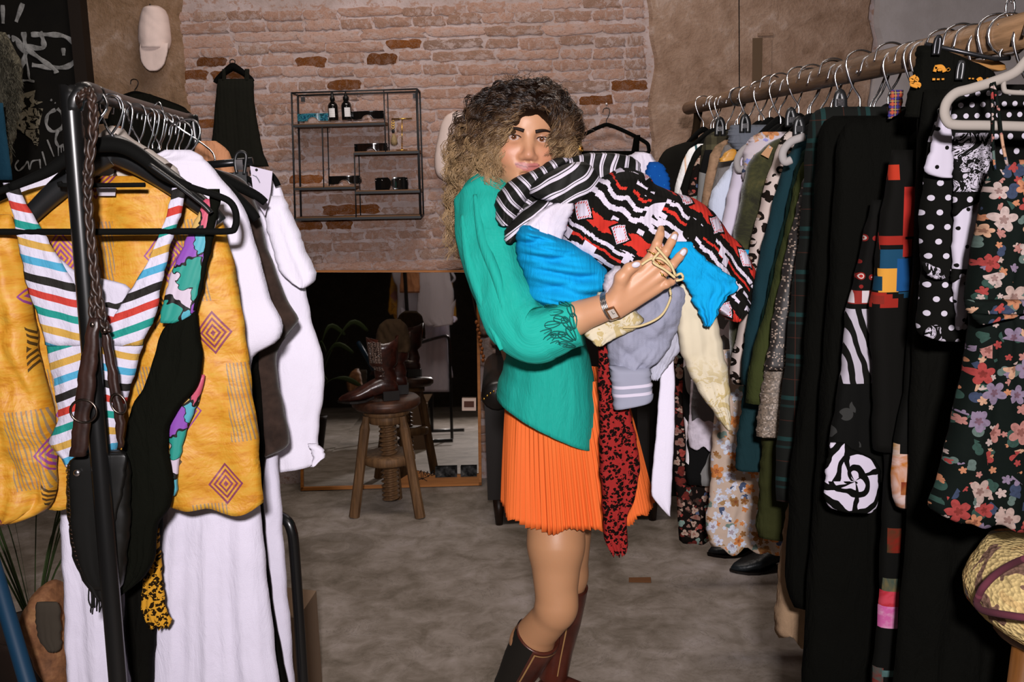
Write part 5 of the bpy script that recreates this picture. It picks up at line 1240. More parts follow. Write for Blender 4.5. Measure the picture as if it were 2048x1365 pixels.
TEAL = knit('dark_teal_pleats', '16333a', 2.0, 260, .8)
rg('teal_pleated_dress', 2.04, [(270, 1606), (284, 1592), (310, 1576), (380, 1552), (460, 1530), (560, 1510), (640, 1494), (700, 1486), (770, 1482)], .40, TEAL, 'dark teal pleated dress beside the leopard blouse', 'dress', 76, folds=6, amp=.008)
rg('dark_green_shirt', 1.97, [(290, 1618), (302, 1604), (340, 1590), (420, 1570), (520, 1548), (640, 1520), (760, 1496)], .40, cl('bottle_green', '172a24', 2.0), 'bottle green shirt on a grey flocked hanger', 'shirt', 77)
rg('dark_teal_skirt', 2.06, [(720, 1492), (800, 1484), (860, 1476), (920, 1469), (940, 1474)], .22, cl('dark_teal_twill', '1c3438', 2.0), 'dark teal twill skirt hanging low above the floral skirt', 'skirt', 78, neck=False)
rg('olive_dress', 1.91, [(310, 1622), (330, 1600), (400, 1582), (500, 1560), (600, 1536), (700, 1506), (760, 1494), (806, 1488)], .40, cl('moss_green_cotton', '3a4020', 1.9), 'moss green dress right of the bottle green shirt', 'dress', 79)
rg('lurex_dress', 1.84, [(336, 1628), (360, 1606), (430, 1588), (520, 1568), (600, 1550), (680, 1538), (738, 1526)], .38, lurex('brown_lurex', '241c18', 'a89484', 1.8), 'dark brown sparkling lurex dress', 'dress', 80)
rg('tweed_skirt', 1.87, [(720, 1532), (780, 1522), (840, 1514), (866, 1510), (872, 1512)], .30, lurex('beige_tweed', '7a6a5a', 'a8988a', 1.85), 'beige tweed skirt under the lurex dress', 'skirt', 81, neck=False)
rg('floral_midi_skirt', 2.5, [(700, 1440), (800, 1428), (880, 1424), (960, 1420), (1040, 1412), (1070, 1412), (1092, 1420), (1100, 1422)], .30, floral('cream_floral_crepe', 'b4a090', ['c07a44', '8a6038', 'c4cad8', 'b8bccb', 'c0c4d4'], 2.5, 22, .85, '9a7a54', .4, 5, None, .4), 'cream floral midi skirt hanging low on the rod', 'skirt', 82, neck=False, folds=5, amp=.014, hem=10, slant=10)
rg('olive_long_skirt', 1.95, [(800, 1528), (900, 1522), (1000, 1516), (1060, 1512), (1076, 1518)], .34, cl('dark_olive_crepe', '33351c', 1.95, var=.3), 'long dark olive skirt beside the cream floral skirt', 'skirt', 83, neck=False, folds=4)
rg('dark_plaid_dress', 1.74, [(214, 1650), (226, 1618), (300, 1612), (400, 1604), (500, 1594), (600, 1582), (700, 1572), (800, 1562), (900, 1554), (985, 1548), (1002, 1552)], .40, plaid('black_teal_plaid', '0e100c', [('1c4644', .2, .05, .55), ('163634', .4, .03, .5), ('4a2418', .75, .008, .7)], 1.7, .075), 'black dress with faint teal plaid lines', 'dress', 84)
rg('peach_skirt', 1.80, [(1000, 1576), (1066, 1566), (1150, 1556), (1240, 1549), (1268, 1550), (1276, 1556)], .22, cl('peach_crepe', 'a08468', 1.8, var=.2, scale=16), 'peach crinkled skirt hem under the long black coat', 'skirt', 85, neck=False, folds=4, amp=.016, hem=16)
BLK16 = cl('black_wool', '0c0c09', 1.6)
rg('long_black_coat', 1.62, [(232, 1668), (244, 1640), (340, 1630), (500, 1622), (640, 1612), (800, 1598), (950, 1580), (1080, 1572), (1150, 1568), (1190, 1572), (1215, 1590)], .42, BLK16, 'long plain black coat left of the ethnic print dress', 'coat', 86, folds=3)
rg('black_maxi_dress', 1.54, [(236, 1700), (260, 1676), (500, 1660), (800, 1640), (1000, 1626), (1200, 1612), (1365, 1602), (1450, 1600)], .44, BLK16, 'black maxi dress reaching below the frame', 'dress', 87, folds=4, amp=.014)
# --- ethnic print dress with rose hem
def in_rect(m, u, v, a, b, y, uvo):
    (x0, t), (x1, bt) = a, b; p = P(x0, t, y); q = P(x1, bt, y)
    return u.gt(p.x-uvo[0])*u.lt(q.x-uvo[0])*v.lt(p.z-uvo[1])*v.gt(q.z-uvo[1])
yE = 1.46
uE = (P(1710, 600, yE).x, P(1710, 600, yE).z)
ET = Mat('ethnic_band_print', .85); u, v = ET.uv(); vec = ET.xyz(u, v)
_p = lambda py: P(1710, py, yE).z-uE[1]
_d = S(ET, ET.vor(vec, 60, rnd=.6).outputs['Distance'])
fl1 = ET.ramp(_d, [(0, tc('b8302c', yE)), (.16, tc('d8c8c0', yE)), (.24, tc('8a2420', yE)), (.34, tc('0e0c0a', yE))])
fan = ET.mix(((u*300+v*90+ET.noise(vec, 14, 2)*9).sin().gt(-.1)), tc('12120e', yE), tc('c4bcc8', yE))
colr = ET.mix(v.gt(_p(440)), fl1, tc('0c0c09', yE))
colr = ET.mix(v.lt(_p(580)), colr, tc('96302a', yE)); colr = ET.mix(v.lt(_p(580))*((u/.02).frac()-.5).abs().lt(.25)*v.gt(_p(604)), colr, tc('d8ccd0', yE))
colr = ET.mix(v.lt(_p(606)), colr, tc('0c0c09', yE)); colr = ET.mix(v.lt(_p(616)), colr, fan)
grey = ET.mix(ET.vor(vec, 24).outputs and S(ET, ET.vor(vec, 30).outputs['Distance']).lt(.3)*(ET.noise(vec, 18, 2).gt(.5)), tc('0c0c0a', yE), tc('3a3a38', yE))
colr = ET.mix(v.lt(_p(764)), colr, grey); colr = ET.mix(v.lt(_p(890)), colr, tc('0c0c09', yE))
ET.col(colr)
o = panel('ethnic_print_dress', [(400, 1742, 1790), (440, 1735, 1785), (500, 1722, 1775), (580, 1702, 1760), (620, 1692, 1750), (700, 1686, 1746), (770, 1676, 1750), (830, 1668, 1760), (890, 1656, 1766), (960, 1648, 1768)], yE, ET, None, th=.03, n=24, m=50, folds=1.5, amp=.004, seed=88, uvo=uE)
setp(o, 'black dress with red ethnic bands and white fan print', 'dress')
yR = 1.44; uR = (P(1706, 960, yR).x, P(1706, 960, yR).z)
o2 = panel('rose_hem', [(886, 1662, 1690), (900, 1658, 1706), (918, 1655, 1750), (935, 1651, 1761), (980, 1648, 1760), (1005, 1650, 1757), (1018, 1660, 1752), (1024, 1690, 1745)], yR, rose('white_rose_print', yR, 0., 0., .085), o, th=.014, n=24, m=26, folds=1, amp=.003, seed=89, uvo=uR)
# --- bright block print dress
yA = 1.40; uA = (P(1780, 480, yA).x, P(1780, 480, yA).z)
AF = Mat('bright_block_print', .85); u, v = AF.uv(); vec = AF.xyz(u, v); colr = AF.C(tc('0e0d0a', yA))
nzz = AF.noise(AF.xyz((u*70).floor(), (v*70).floor()), .37, 1)
busy = AF.ramp(AF.noise(AF.xyz((u*120).floor()/40, (v*160).floor()/40), 1.9, 2), [(.2, tc('0e0d0a', yA)), (.47, tc('a02a20', yA)), (.56, tc('0e0d0a', yA)), (.6, tc('1c4a66', yA)), (.66, tc('3a3a34', yA))])
for a, b, c_ in (((1758, 412), (1800, 540), busy), ((1776, 330), (1792, 360), 'c03a24'), ((1800, 374), (1822, 472), 'b83028'), ((1798, 478), (1816, 512), 'b83028'), ((1752, 536), (1788, 582), 'e8a440'), ((1786, 516), (1812, 580), '1c548c'), ((1738, 584), (1812, 612), busy), ((1746, 552), (1757, 580), '123a50'), ((1742, 590), (1760, 606), '8a2c22')):
    colr = AF.mix(in_rect(AF, u, v, a, b, yA, uA), colr, c_ if isinstance(c_, S) else tc(c_, yA))
AF.col(colr)
o = panel('block_print_dress', [(300, 1782, 1840), (340, 1776, 1836), (420, 1764, 1832), (500, 1752, 1826), (580, 1744, 1820), (612, 1738, 1814), (800, 1745, 1814), (900, 1745, 1812)], yA, AF, None, th=.03, n=20, m=40, folds=1.2, amp=.004, seed=90, uvo=uA)
setp(o, 'black dress with bright red, yellow and blue block print', 'dress')
# --- orange and pink flower strips on long black dresses
def strip_mat(name, y, uvo, spec):
    m = Mat(name, .8); u, v = m.uv(); vec = m.xyz(u, v); colr = m.C(tc('0b0b08', y)); n = m.noise(vec, 26, 3, .6, 1.2)
    for a, b, c1, c2 in spec: colr = m.mix(in_rect(m, u, v, a, b, y, uvo), colr, m.ramp(n, [(.38, tc(c1, y)), (.62, tc(c2, y))], False))
    return m.col(colr)
yS = 1.36; uS = (P(1790, 950, yS).x, P(1790, 950, yS).z)
o = panel('amber_flower_dress', [(200, 1834, 1900), (400, 1832, 1900), (640, 1818, 1890), (780, 1806, 1880), (886, 1786, 1870), (930, 1784, 1868), (1000, 1782, 1866), (1016, 1792, 1860)], yS, strip_mat('amber_flower_print', yS, uS, [((1780, 905), (1818, 1012), 'c87a30', 'e4c8c0'), ((1786, 886), (1794, 910), 'd8ccd0', 'c89a60'), ((1796, 960), (1818, 985), '7a1c18', 'b06a38')]), None, th=.026, n=16, m=36, folds=1, amp=.003, seed=91, uvo=uS)
setp(o, 'black dress with a blurred amber flower at its hem', 'dress')
yT = 1.42
uT = (P(1770, 1150, yT).x, P(1770, 1150, yT).z)
o = panel('pink_flower_dress', [(640, 1772, 1860), (800, 1770, 1860), (1000, 1764, 1860), (1100, 1760, 1850), (1200, 1756, 1850), (1365, 1742, 1850), (1440, 1740, 1850)], yT, strip_mat('pink_flower_print', yT, uT, [((1770, 1052), (1794, 1100), '8a1c14', '2a3a22'), ((1762, 1152), (1792, 1178), '3a5048', '7a6a44'), ((1757, 1178), (1790, 1208), 'b8242c', 'd84a5a'), ((1755, 1208), (1788, 1250), 'd868a8', 'e8a8c8'), ((1744, 1330), (1760, 1362), '7a241c', '3a5a54'), ((1758, 1334), (1782, 1346), '5a7a78', '44605c')]), None, th=.028, n=18, m=40, folds=1, amp=.003, seed=92, uvo=uT)
setp(o, 'long black dress with a pink tulip print low on the rod', 'dress')
o = panel('black_long_gown', [(180, 1846, 1990), (240, 1838, 2010), (400, 1830, 2060), (700, 1822, 2080), (1000, 1812, 2100), (1200, 1800, 2110), (1365, 1784, 2120), (1450, 1780, 2120)], 1.33, BLK16, None, th=.05, n=40, m=40, folds=4, amp=.012, seed=93)
setp(o, 'plain black long gown filling the lower right corner', 'dress')
# --- lettered black shorts on clip hanger
yL = 1.36
LET = cl('black_denim', '10100c', yL)
o = panel('lettered_skirt', [(92, 1836, 1852), (104, 1834, 1890), (118, 1832, 1930), (140, 1828, 1985), (170, 1820, 2000), (205, 1812, 2010), (240, 1808, 2010)], yL, LET, None, th=.035, n=26, m=24, folds=2, amp=.006, seed=94, slant=12)
setp(o, 'black denim skirt with orange lettering clipped to the near end of the rod', 'skirt')
ORI = plain('orange_print', tc('e89a2c', yL), .8)
def ribbon(pts, wd, y, name, mat, parent):
    cs = spline([P(a, b, y) for a, b in pts], 4); V = []; Fc = []
    for i, c_ in enumerate(cs):
        d = (cs[min(i+1, len(cs)-1)]-cs[max(0, i-1)]).normalized(); sd = Vector((-d.z, 0, d.x))*wd
        V += [c_+sd, c_+sd*.8+Vector((0, -.001, 0)), c_-sd*.8+Vector((0, -.001, 0)), c_-sd]
    for i in range(len(cs)-1):
        for q in range(3): Fc.append((4*i+q, 4*i+q+1, 4*i+5+q, 4*i+4+q))
    return mk(name, V, Fc, mat, parent, smooth=False)
yLf = yL-.026
T = lambda L: [(1640+x*408/1547, y*360/1365) for x, y in L]
for L, wd in (([(868, 545), (878, 508)], .0022), ([(870, 512), (915, 505), (935, 520), (945, 545)], .0028), ([(895, 540), (905, 528), (918, 535)], .0015), ([(958, 530), (985, 525)], .0015), ([(965, 518), (975, 540)], .0015), ([(980, 518), (962, 540)], .0015), ([(850, 602), (872, 602)], .0015), ([(884, 602), (905, 602)], .0012), ([(920, 602), (940, 600)], .0012), ([(725, 580), (690, 600), (705, 618), (695, 640), (740, 655)], .0028), ([(725, 585), (740, 605), (715, 620), (755, 640), (745, 662)], .0022), ([(1190, 612), (1215, 596), (1230, 618), (1250, 622)], .0022), ([(1255, 625), (1270, 600), (1285, 608)], .0018), ([(1125, 597), (1140, 595)], .001), ([(1150, 597), (1165, 597)], .001)):
    ribbon(T(L), wd, yLf, 'printed_letter', ORI, o)
ck = empty('clip_hanger', P(1880, 110, yL-.02), 'metal clip hanger gripping the lettered black skirt', 'hanger'); WORLD[ck.name] = ck.location.copy()
MB().tube([P(1850, 88, yL), P(1990, 118, yL+.0), P(2020, 116, yL)], .003, 8).obj('bar', DARKM, ck, smooth=True)
for (a, b) in ((1876, 92), (1922, 142)):
    MB().tube(spline([P(a-8, b+18, yL-.03), P(a-6, b-2, yL-.03), P(a-2, b-16, yL-.03), P(a+4, b-16, yL-.03), P(a+3, b, yL-.03), P(a, b+18, yL-.03)], 4), .003, 8).obj('clip', BLKPL if a > 1900 else DARKM, ck, smooth=True)
MB().tube(spline([P(2002, 118, yL), P(2000, 106, yL), P(2010, 90, yL), P(2022, 62, yL), P(2010, 42, yL), P(1996, 52, yL)], 4), .0022, 6).obj('hook', CHROME, ck, smooth=True)
# little woven patch and blue lettered label
o = panel('woven_patch', [(180, 1782, 1806), (195, 1780, 1806), (215, 1778, 1803), (228, 1777, 1800), (238, 1776, 1779)], 1.50, plaid('woven_multicolour', '4a2c3a', [('c05a3c', .2, .12, .8), ('3a3a8a', .55, .1, .8), ('b0a060', .85, .05, .8)], 1.5, .012), None, th=.01, n=10, m=14, amp=.002, seed=95)
setp(o, 'small multicoloured woven patch hanging under the rod', 'patch')
# --- dotted patchwork dress
yP = 1.22
DB = polka('black_white_dots', '0f0f0c', 'e0d8e6', .0175, .2, yP); DBs = polka('black_small_dots', '0f0f0c', 'dcd4e2', .0125, .24, yP); DW = polka('white_black_dots', 'e2daea', '12110e', .022, .11, yP)
FLB = Mat('white_line_flowers', .85); _u, _v = FLB.uv(); _n = FLB.noise(FLB.xyz(_u, _v), 42, 3, .6, 2.); FLB.col(FLB.ramp(_n, [(.3, tc('0f0f0c', yP)), (.47, tc('dcd4e2', yP)), (.53, tc('16150f', yP)), (.57, tc('d8d0de', yP))]))
dp = panel('patchwork_dress', [(170, 1905, 2080), (185, 1888, 2090), (240, 1872, 2090), (300, 1852, 2090), (360, 1846, 2080), (440, 1838, 2060), (500, 1840, 2040), (560, 1842, 2020), (620, 1836, 2010), (665, 1832, 1990), (678, 1850, 1970)], yP, DB, None, th=.04, n=40, m=50, folds=2, amp=.006, seed=96)
setp(dp, 'black and white polka dot patchwork dress near the end of the rod', 'dress')
panel('white_sleeve', [(200, 1886, 1902), (240, 1874, 1900), (290, 1862, 1904), (330, 1850, 1908), (348, 1846, 1906), (356, 1880, 1904)], yP-.03, DW, dp, th=.012, n=10, m=22, folds=1, amp=.002, seed=97)
panel('dotted_yoke', [(176, 1920, 2070), (200, 1905, 2080), (240, 1900, 2080), (250, 1902, 2080)], yP-.03, DBs, dp, th=.012, n=20, m=10, folds=1, amp=.002, seed=98)
panel('flower_panel', [(266, 1912, 1985), (290, 1904, 1990), (330, 1904, 1990), (370, 1906, 1965), (396, 1908, 1950)], yP-.03, FLB, dp, th=.012, n=14, m=18, folds=1, amp=.002, seed=99)
panel('white_skirt_panel', [(400, 1908, 1960), (440, 1906, 1956), (500, 1904, 1942), (540, 1904, 1936), (600, 1908, 1934), (640, 1912, 1930), (656, 1914, 1926)], yP-.032, DW, dp, th=.012, n=10, m=26, folds=1, amp=.002, seed=100, slant=-10)
panel('dotted_band', [(384, 1906, 1962), (396, 1906, 1960), (412, 1905, 1958), (420, 1905, 1930)], yP-.036, DB, dp, th=.012, n=12, m=10, folds=1, amp=.001, seed=101, slant=-26)
panel('dotted_band', [(538, 1902, 1938), (548, 1901, 1937), (556, 1900, 1930)], yP-.036, DB, dp, th=.012, n=10, m=8, folds=1, amp=.001, seed=102, slant=-18)
panel('flower_patch', [(524, 1844, 1852), (540, 1848, 1880), (555, 1856, 1896), (558, 1868, 1886)], yP-.03, FLB, dp, th=.01, n=12, m=8, folds=1, amp=.001, seed=103)
panel('flower_patch', [(652, 1862, 1880), (660, 1852, 1884), (672, 1846, 1884), (680, 1872, 1882)], yP-.03, FLB, dp, th=.01, n=12, m=8, folds=1, amp=.001, seed=104)
MB().ball(P(1882, 222, yP-.03), .0048, .003, .004, 8, 6).obj('button', BLKPL, dp, smooth=True)
# --- floral black dress in front
yF = 1.10
FLD = floral('dark_chiffon_flowers', '101814', ['d8926c', 'd0b4a8', 'c88a80', 'b84c48', 'e0b090', '9a88a0', 'd8c0b8'], yF, 32, .62, '3c5a50', .40, 5, None, .55)
fd = panel('floral_dress', [(320, 1985, 2050), (345, 1978, 2090), (400, 1964, 2110), (470, 1950, 2120), (540, 1938, 2110), (600, 1932, 2100), (640, 1940, 2100), (700, 1932, 2110), (780, 1918, 2130), (860, 1900, 2150), (940, 1880, 2160), (1000, 1862, 2170), (1032, 1852, 2170), (1045, 1880, 2160)], yF, FLD, None, th=.05, n=44, m=60, folds=3.5, amp=.012, seed=105, slant=26, hem=6)
setp(fd, 'black chiffon dress with pink and orange flowers at the right edge', 'dress')
panel('ruffle', [(600, 1930, 2060), (615, 1930, 2066), (626, 1936, 2060)], yF-.035, FLD, fd, th=.02, n=24, m=10, folds=4, amp=.006, seed=106)
panel('waist_tie', [(628, 1944, 2040), (636, 1946, 2036), (642, 1960, 2020)], yF-.04, FLD, fd, th=.012, n=16, m=8, folds=2, amp=.002, seed=107, slant=-16)
for a, b, c_ in (((1984, 168), (1986, 250), (1998, 340)), ((1990, 164), (2002, 250), (2016, 345))): pass
MB().tube(spline([P(1983, 166, yF-.01), P(1986, 230, yF-.012), P(1986, 290, yF-.01), P(1990, 340, yF-.01)], 5), .0016, 6).obj('thin_strap', FLD, fd, smooth=True)
MB().tube(spline([P(1988, 164, yF-.01), P(1998, 225, yF-.012), P(2004, 280, yF-.01), P(2016, 340, yF-.01)], 5), .0018, 6).obj('thin_strap', FLD, fd, smooth=True)
# grey flocked hanger in front
gh = empty('hanger', P(1990, 250, yF), 'grey flocked hanger carrying the floral dress at the right edge', 'hanger'); WORLD[gh.name] = gh.location.copy()
lp = [(2100, 118), (2075, 100), (2052, 122), (2030, 145), (1990, 162), (1940, 178), (1912, 186), (1894, 204), (1889, 226), (1896, 244), (1912, 250), (1970, 251), (2040, 253), (2120, 256), (2190, 258), (2215, 240), (2205, 200), (2180, 180), (2140, 150)]
MB().tube(spline([P(a, b, yF) for a, b in lp], 4, closed=True), .0042, 10, closed=True, flat=1.3, up=(0, 1, 0)).obj('hanger_body', GREYV, gh, smooth=True)
MB().tube(spline([P(2007, 160, yF), P(2008, 178, yF), P(2016, 184, yF), P(2050, 186, yF), P(2090, 186, yF)], 4), .0028, 8).obj('inner_bar', GREYV, gh, smooth=True)
t = rodp(yF); MB().tube(spline([P(2078, 100, yF), P(2080, 60, yF), Vector((t.x+.028, yF, t.z-.01)), Vector((t.x+.02, yF, t.z+.022)), Vector((t.x, yF, t.z+.028)), Vector((t.x-.022, yF, t.z+.018)), Vector((t.x-.029, yF, t.z-.004))], 5), .0021, 6).obj('hook', CHROME, gh, smooth=True)
# grey hanger loops and mustard hanger end among the shirts
def loop_h(px, py, y, w, h, mat, lab):
    o = MB().tube(spline([P(px+w, py-h*.2, y), P(px+w*.45, py, y), P(px+w*.1, py+h*.35, y), P(px, py+h*.7, y), P(px+w*.12, py+h, y), P(px+w*.4, py+h*.9, y)], 5), .0065, 10, flat=1.2, up=(0, 1, 0)).obj('hanger', mat, None, smooth=True); return setp(o, lab, 'hanger')
loop_h(1474, 296, 2.37, 38, 44, GREYV2, 'grey flocked hanger end holding the white embroidered blouse')
loop_h(1565, 282, 1.93, 44, 42, GREYV2, 'grey flocked hanger end above the bottle green shirt')
o = panel('wooden_hanger', [(298, 1462, 1470), (304, 1450, 1474), (314, 1442, 1474), (320, 1439, 1470), (324, 1438, 1450)], 2.47, wood('amber_hanger_wood', tc('b07a28', 2.4), tc('c89440', 2.4), .4), None, th=.02, n=12, m=10, amp=0); setp(o, 'amber wooden hanger end sticking out of the pale blue shirt', 'hanger')
o = panel('amber_garment', [(120, 1925, 1990), (128, 1930, 2010), (138, 1960, 2012), (142, 1985, 2005)], 1.40, wood('varnished_hanger_wood', tc('a8743a', 1.4), tc('c08a4c', 1.4), .4), None, th=.02, n=14, m=10, amp=0); setp(o, 'varnished wooden hanger behind the lettered black skirt', 'hanger'); o.name = 'wooden_hanger'
# ---- crowd of chrome hooks on the rod
rs = np.random.RandomState(77)
ys = [3.55, 3.42, 3.36, 3.30, 3.2, 3.14, 3.05, 2.98, 2.90, 2.84, 2.76, 2.70, 2.62, 2.55, 2.50, 2.42, 2.37, 2.30, 2.25, 2.20, 2.14, 2.10, 2.05, 2.0, 1.95, 1.90, 1.86, 1.80, 1.75, 1.71, 1.66, 1.62, 1.57, 1.52, 1.47, 1.43, 1.40, 1.31, 1.27, 1.23]
RGL.sort(key=lambda r: -r[0]); usedl = set()
for i, y in enumerate(ys):
    near = [r for r in RGL if abs(r[0]-y) < .06 and r[1] not in usedl]
    if near:
        nr = min(near, key=lambda r: abs(r[0]-y)); usedl.add(nr[1]); lab_ = 'chrome-hooked hanger carrying the '+nr[1]+' on the wooden rod'
    else: lab_ = 'slim chrome-hooked hanger squeezed between others on the wooden rod'
    p = rodp(y); fl_ = 1 if rs.rand() < .6 else -1
    hanger(y, (p.x+rs.uniform(-.006, .006), p.z-.085+rs.uniform(-.012, .012)), rs.uniform(.06, .085), lab_, mat=VELVET, hookmat=CHROME, drop=.075, bar=False, hook_r=.0275, hook_h=.082, wd=.008, group='hangers crowded on the wooden rod', flip=fl_)
for i, (px, py, y) in enumerate(((1440, 258, 3.0), (1490, 252, 2.75), (1598, 258, 2.3), (1680, 205, 1.95), (1582, 240, 2.4))):
    c0 = empty('clothes_clip', P(px, py+14, y-.19), ['black clip at the far end of the rod', 'black clip above the washed grey denim', 'black clip above the olive velvet coat', 'tall black clip gripping the dark plaid dress', 'chrome and black clip above the leopard blouse'][i], 'clip', 'clips along the wooden rod'); WORLD[c0.name] = c0.location.copy()
    MB().tube(spline([P(px-6, py+14, y-.19), P(px-5, py-8, y-.19), P(px, py-20, y-.19), P(px+6, py-8, y-.19), P(px+6, py+14, y-.19)], 4), .0045, 8, flat=1.6).obj('grip', BLKPL, c0, smooth=True)
    MB().box(P(px, py, y-.195)-Vector((.006, .004, .006)), P(px, py, y-.195)+Vector((.006, .004, .006))).obj('spring', CHROME, c0)
# ---- black boots on the floor under the clothes
BB = Mat('black_chunky_leather', .4, 0, .4); _x, _y, _z = BB.obj(); BB.col(BB.ramp(BB.noise(BB.xyz(_x, _y, _z), 20, 3), [(.35, '0d1012'), (.7, '20282c')], False)); BB.bump(BB.noise(BB.xyz(_x, _y, _z), 40, 3), .5, .006)
q0_ = PZ(1412, 1112, 0)
for i, (dx, dy, lab) in enumerate(((0, .0, 'leftmost chunky black boot on the floor under the floral skirt'), (.05, -.17, 'chunky black boot in front of the leftmost one under the floral skirt'), (.36, -.16, 'chunky black boot on the floor below the olive skirt'), (.38, .02, 'chunky black boot half hidden behind the olive skirt'))):
    boot('chunky_boot', lab, (q0_.x+dx+.28, q0_.y+dy+.04, 0), (q0_.x+dx+.01, q0_.y+dy, 0), .17, .10, .056, BB, SOLE, (0, 0), 'black boots on the floor', None, .035)
# ---- crochet cushion on a wooden stool at the lower right
CRO = Mat('crochet_wool', .95); _x, _y, _z = CRO.obj(); _n = CRO.noise(CRO.xyz(_x, _y, _z), 7, 3, .6, .6); _kn = S(CRO, CRO.vor(CRO.xyz(_x, _y*.5, _z), 230).outputs['Distance'])
CRO.col(CRO.mix(_kn.gt(.75)*.35, CRO.ramp(_n, [(.3, tc('8a6a5a', 1.5)), (.40, tc('e8cc8c', 1.5)), (.50, tc('e0be80', 1.5)), (.55, tc('8a7c70', 1.5)), (.60, tc('d88a58', 1.5)), (.66, tc('e8cf92', 1.5))]), '2a1c14')); CRO.bump(_kn, .7, .004)
cu = panel('crochet_cushion', [(1112, 2040, 2200), (1130, 2012, 2215), (1150, 1985, 2230), (1175, 1962, 2240), (1200, 1950, 2250), (1220, 1952, 2250), (1238, 1968, 2245), (1252, 1996, 2235), (1262, 2030, 2210)], 1.12, CRO, None, th=.24, n=40, m=36, folds=2, amp=.006, seed=110, pw=2.2)
setp(cu, 'crocheted cushion in cream, orange and brown wool at the lower right corner', 'cushion')
_cr = [(1112, 2040, 2200), (1130, 2012, 2215), (1150, 1985, 2230), (1175, 1962, 2240), (1200, 1950, 2250), (1220, 1952, 2250), (1238, 1968, 2245), (1252, 1996, 2235), (1262, 2030, 2210)]
def cush_y(px, py):
    xl = np.interp(py, [r[0] for r in _cr], [r[1] for r in _cr]); xr = np.interp(py, [r[0] for r in _cr], [r[2] for r in _cr])
    s_ = min(1, abs(2*(px-xl)/(xr-xl)-1)); return 1.12-.12*math.sqrt(max(0, 1-s_**2.2))
MB().tube(spline([P(a, b, cush_y(a, b)+.001) for a, b in [(1958, 1192), (1953, 1206), (1960, 1218), (1974, 1224), (1995, 1228), (2020, 1232), (2048, 1236), (2090, 1240), (2140, 1242), (2190, 1238), (2230, 1228)]], 6), .0042, 8).obj('plum_edging', plain('plum_wool', tc('6a2c3c', 1.3), .95), cu, smooth=True)
MB().tube(spline([P(a, b, cush_y(a, b)+.001) for a, b in [(1958, 1190), (1966, 1176), (1982, 1158), (2002, 1142), (2026, 1128), (2050, 1118)]], 6), .0042, 8).obj('plum_edging', plain('plum_wool_upper', tc('6a2c3c', 1.3), .95), cu, smooth=True)
q = P(2040, 1262, 1.12); stl = empty('wooden_stool', (q.x+.06, 1.14, 0), 'honey wood stool under the crocheted cushion', 'stool'); WORLD[stl.name] = stl.location.copy()
HW = wood('honey_wood', tc('7a4a1c', 1.1), tc('a86a2c', 1.1), .45, 'z')
MB().lathe([(.07, q.z-.02), (.075, q.z-.015), (.075, q.z-.003), (.07, q.z)], (q.x+.06, 1.14, 0), 24).obj('seat', HW, stl, smooth=True)
for a in (200, 320, 80):
    a = math.radians(a); MB().tube([(q.x+.06+.05*math.cos(a), 1.14+.05*math.sin(a), q.z-.015), (q.x+.06+.14*math.cos(a), 1.14+.14*math.sin(a), 0)], [.018, .014], 10).obj('leg', HW, stl, smooth=True)
# ================================================================== THE WOMAN
# body as one continuous surface: signed distance field meshed with surface nets
HV = .0028
E = np.array(P(1057, 276, 2.185))
_t = math.radians(5.5); _tw = math.radians(7)
Yh = np.array([math.sin(_t), 0.0, math.cos(_t)]); Zh = np.array([math.sin(_tw), -math.cos(_tw), -.03]); Zh = Zh-Yh*(Zh@Yh); Zh /= np.linalg.norm(Zh); Xh = np.cross(Yh, Zh)
Xh = Xh if Xh[0] > 0 else -Xh
def hp(x, y, z): return E+Xh*x+Yh*y+Zh*z
pr = []   # (kind, params, k)
def cap_(a, b, ra, rb, k=.012): pr.append(('c', np.array(a, float), np.array(b, float), ra, rb, k))
def ell(c, r, k=.012, frame=None, sub=False): pr.append(('s' if sub else 'e', np.array(c, float), np.array(r, float), frame, None, k))
HF = np.stack([Xh, Yh, Zh])
pv = lambda a, b, c: np.array(P(a, b, c))
# torso and pelvis (under the clothes)
cap_(pv(1035, 450, 2.37), pv(1075, 640, 2.37), .115, .10, .03); cap_(pv(1075, 640, 2.37), pv(1110, 860, 2.42), .095, .10, .04)
cap_(pv(985, 415, 2.27), pv(1080, 425, 2.46), .055, .055, .04)
# head
ell(hp(0, .020, -.088), (.073, .090, .093), .01, HF)
ell(hp(0, -.030, -.048), (.063, .078, .060), .02, HF)
ell(hp(0, -.072, -.045), (.050, .045, .055), .02, HF)
ell(hp(0, -.098, -.016), (.022, .018, .020), .022, HF)
ell(hp(0, .038, -.036), (.060, .040, .047), .025, HF)
for s in (-1, 1):
    ell(hp(s*.040, -.034, -.020), (.026, .024, .024), .02, HF)
    ell(hp(s*.058, -.065, -.065), (.016, .03, .03), .02, HF)
    cap_(hp(s*.047, .020, -.020), hp(s*.015, .017, -.004), .010, .010, .014)
    ell(hp(s*.031, .001, .010), (.0175, .0115, .0135), .012, HF, True)
    ell(hp(s*.031, .0005, -.0115), (.0158, .0145, .0145), .004, HF)
    ell(hp(s*.031, -.0012, .001), (.0138, .0046, .012), .002, HF, True)
    ell(hp(s*.0128, -.0415, .0105), (.0085, .0072, .0095), .006, HF)
    ell(hp(s*.0065, -.0485, .013), (.0035, .0022, .004), .002, HF, True)
    cap_(hp(s*.027, -.0575, -.003), hp(s*.035, -.050, -.011), .0085, .0085, .012)
cap_(hp(0, .012, -.002), hp(0, -.030, .016), .0085, .0105, .010); ell(hp(0, -.0375, .0185), (.0115, .0095, .0105), .007, HF)
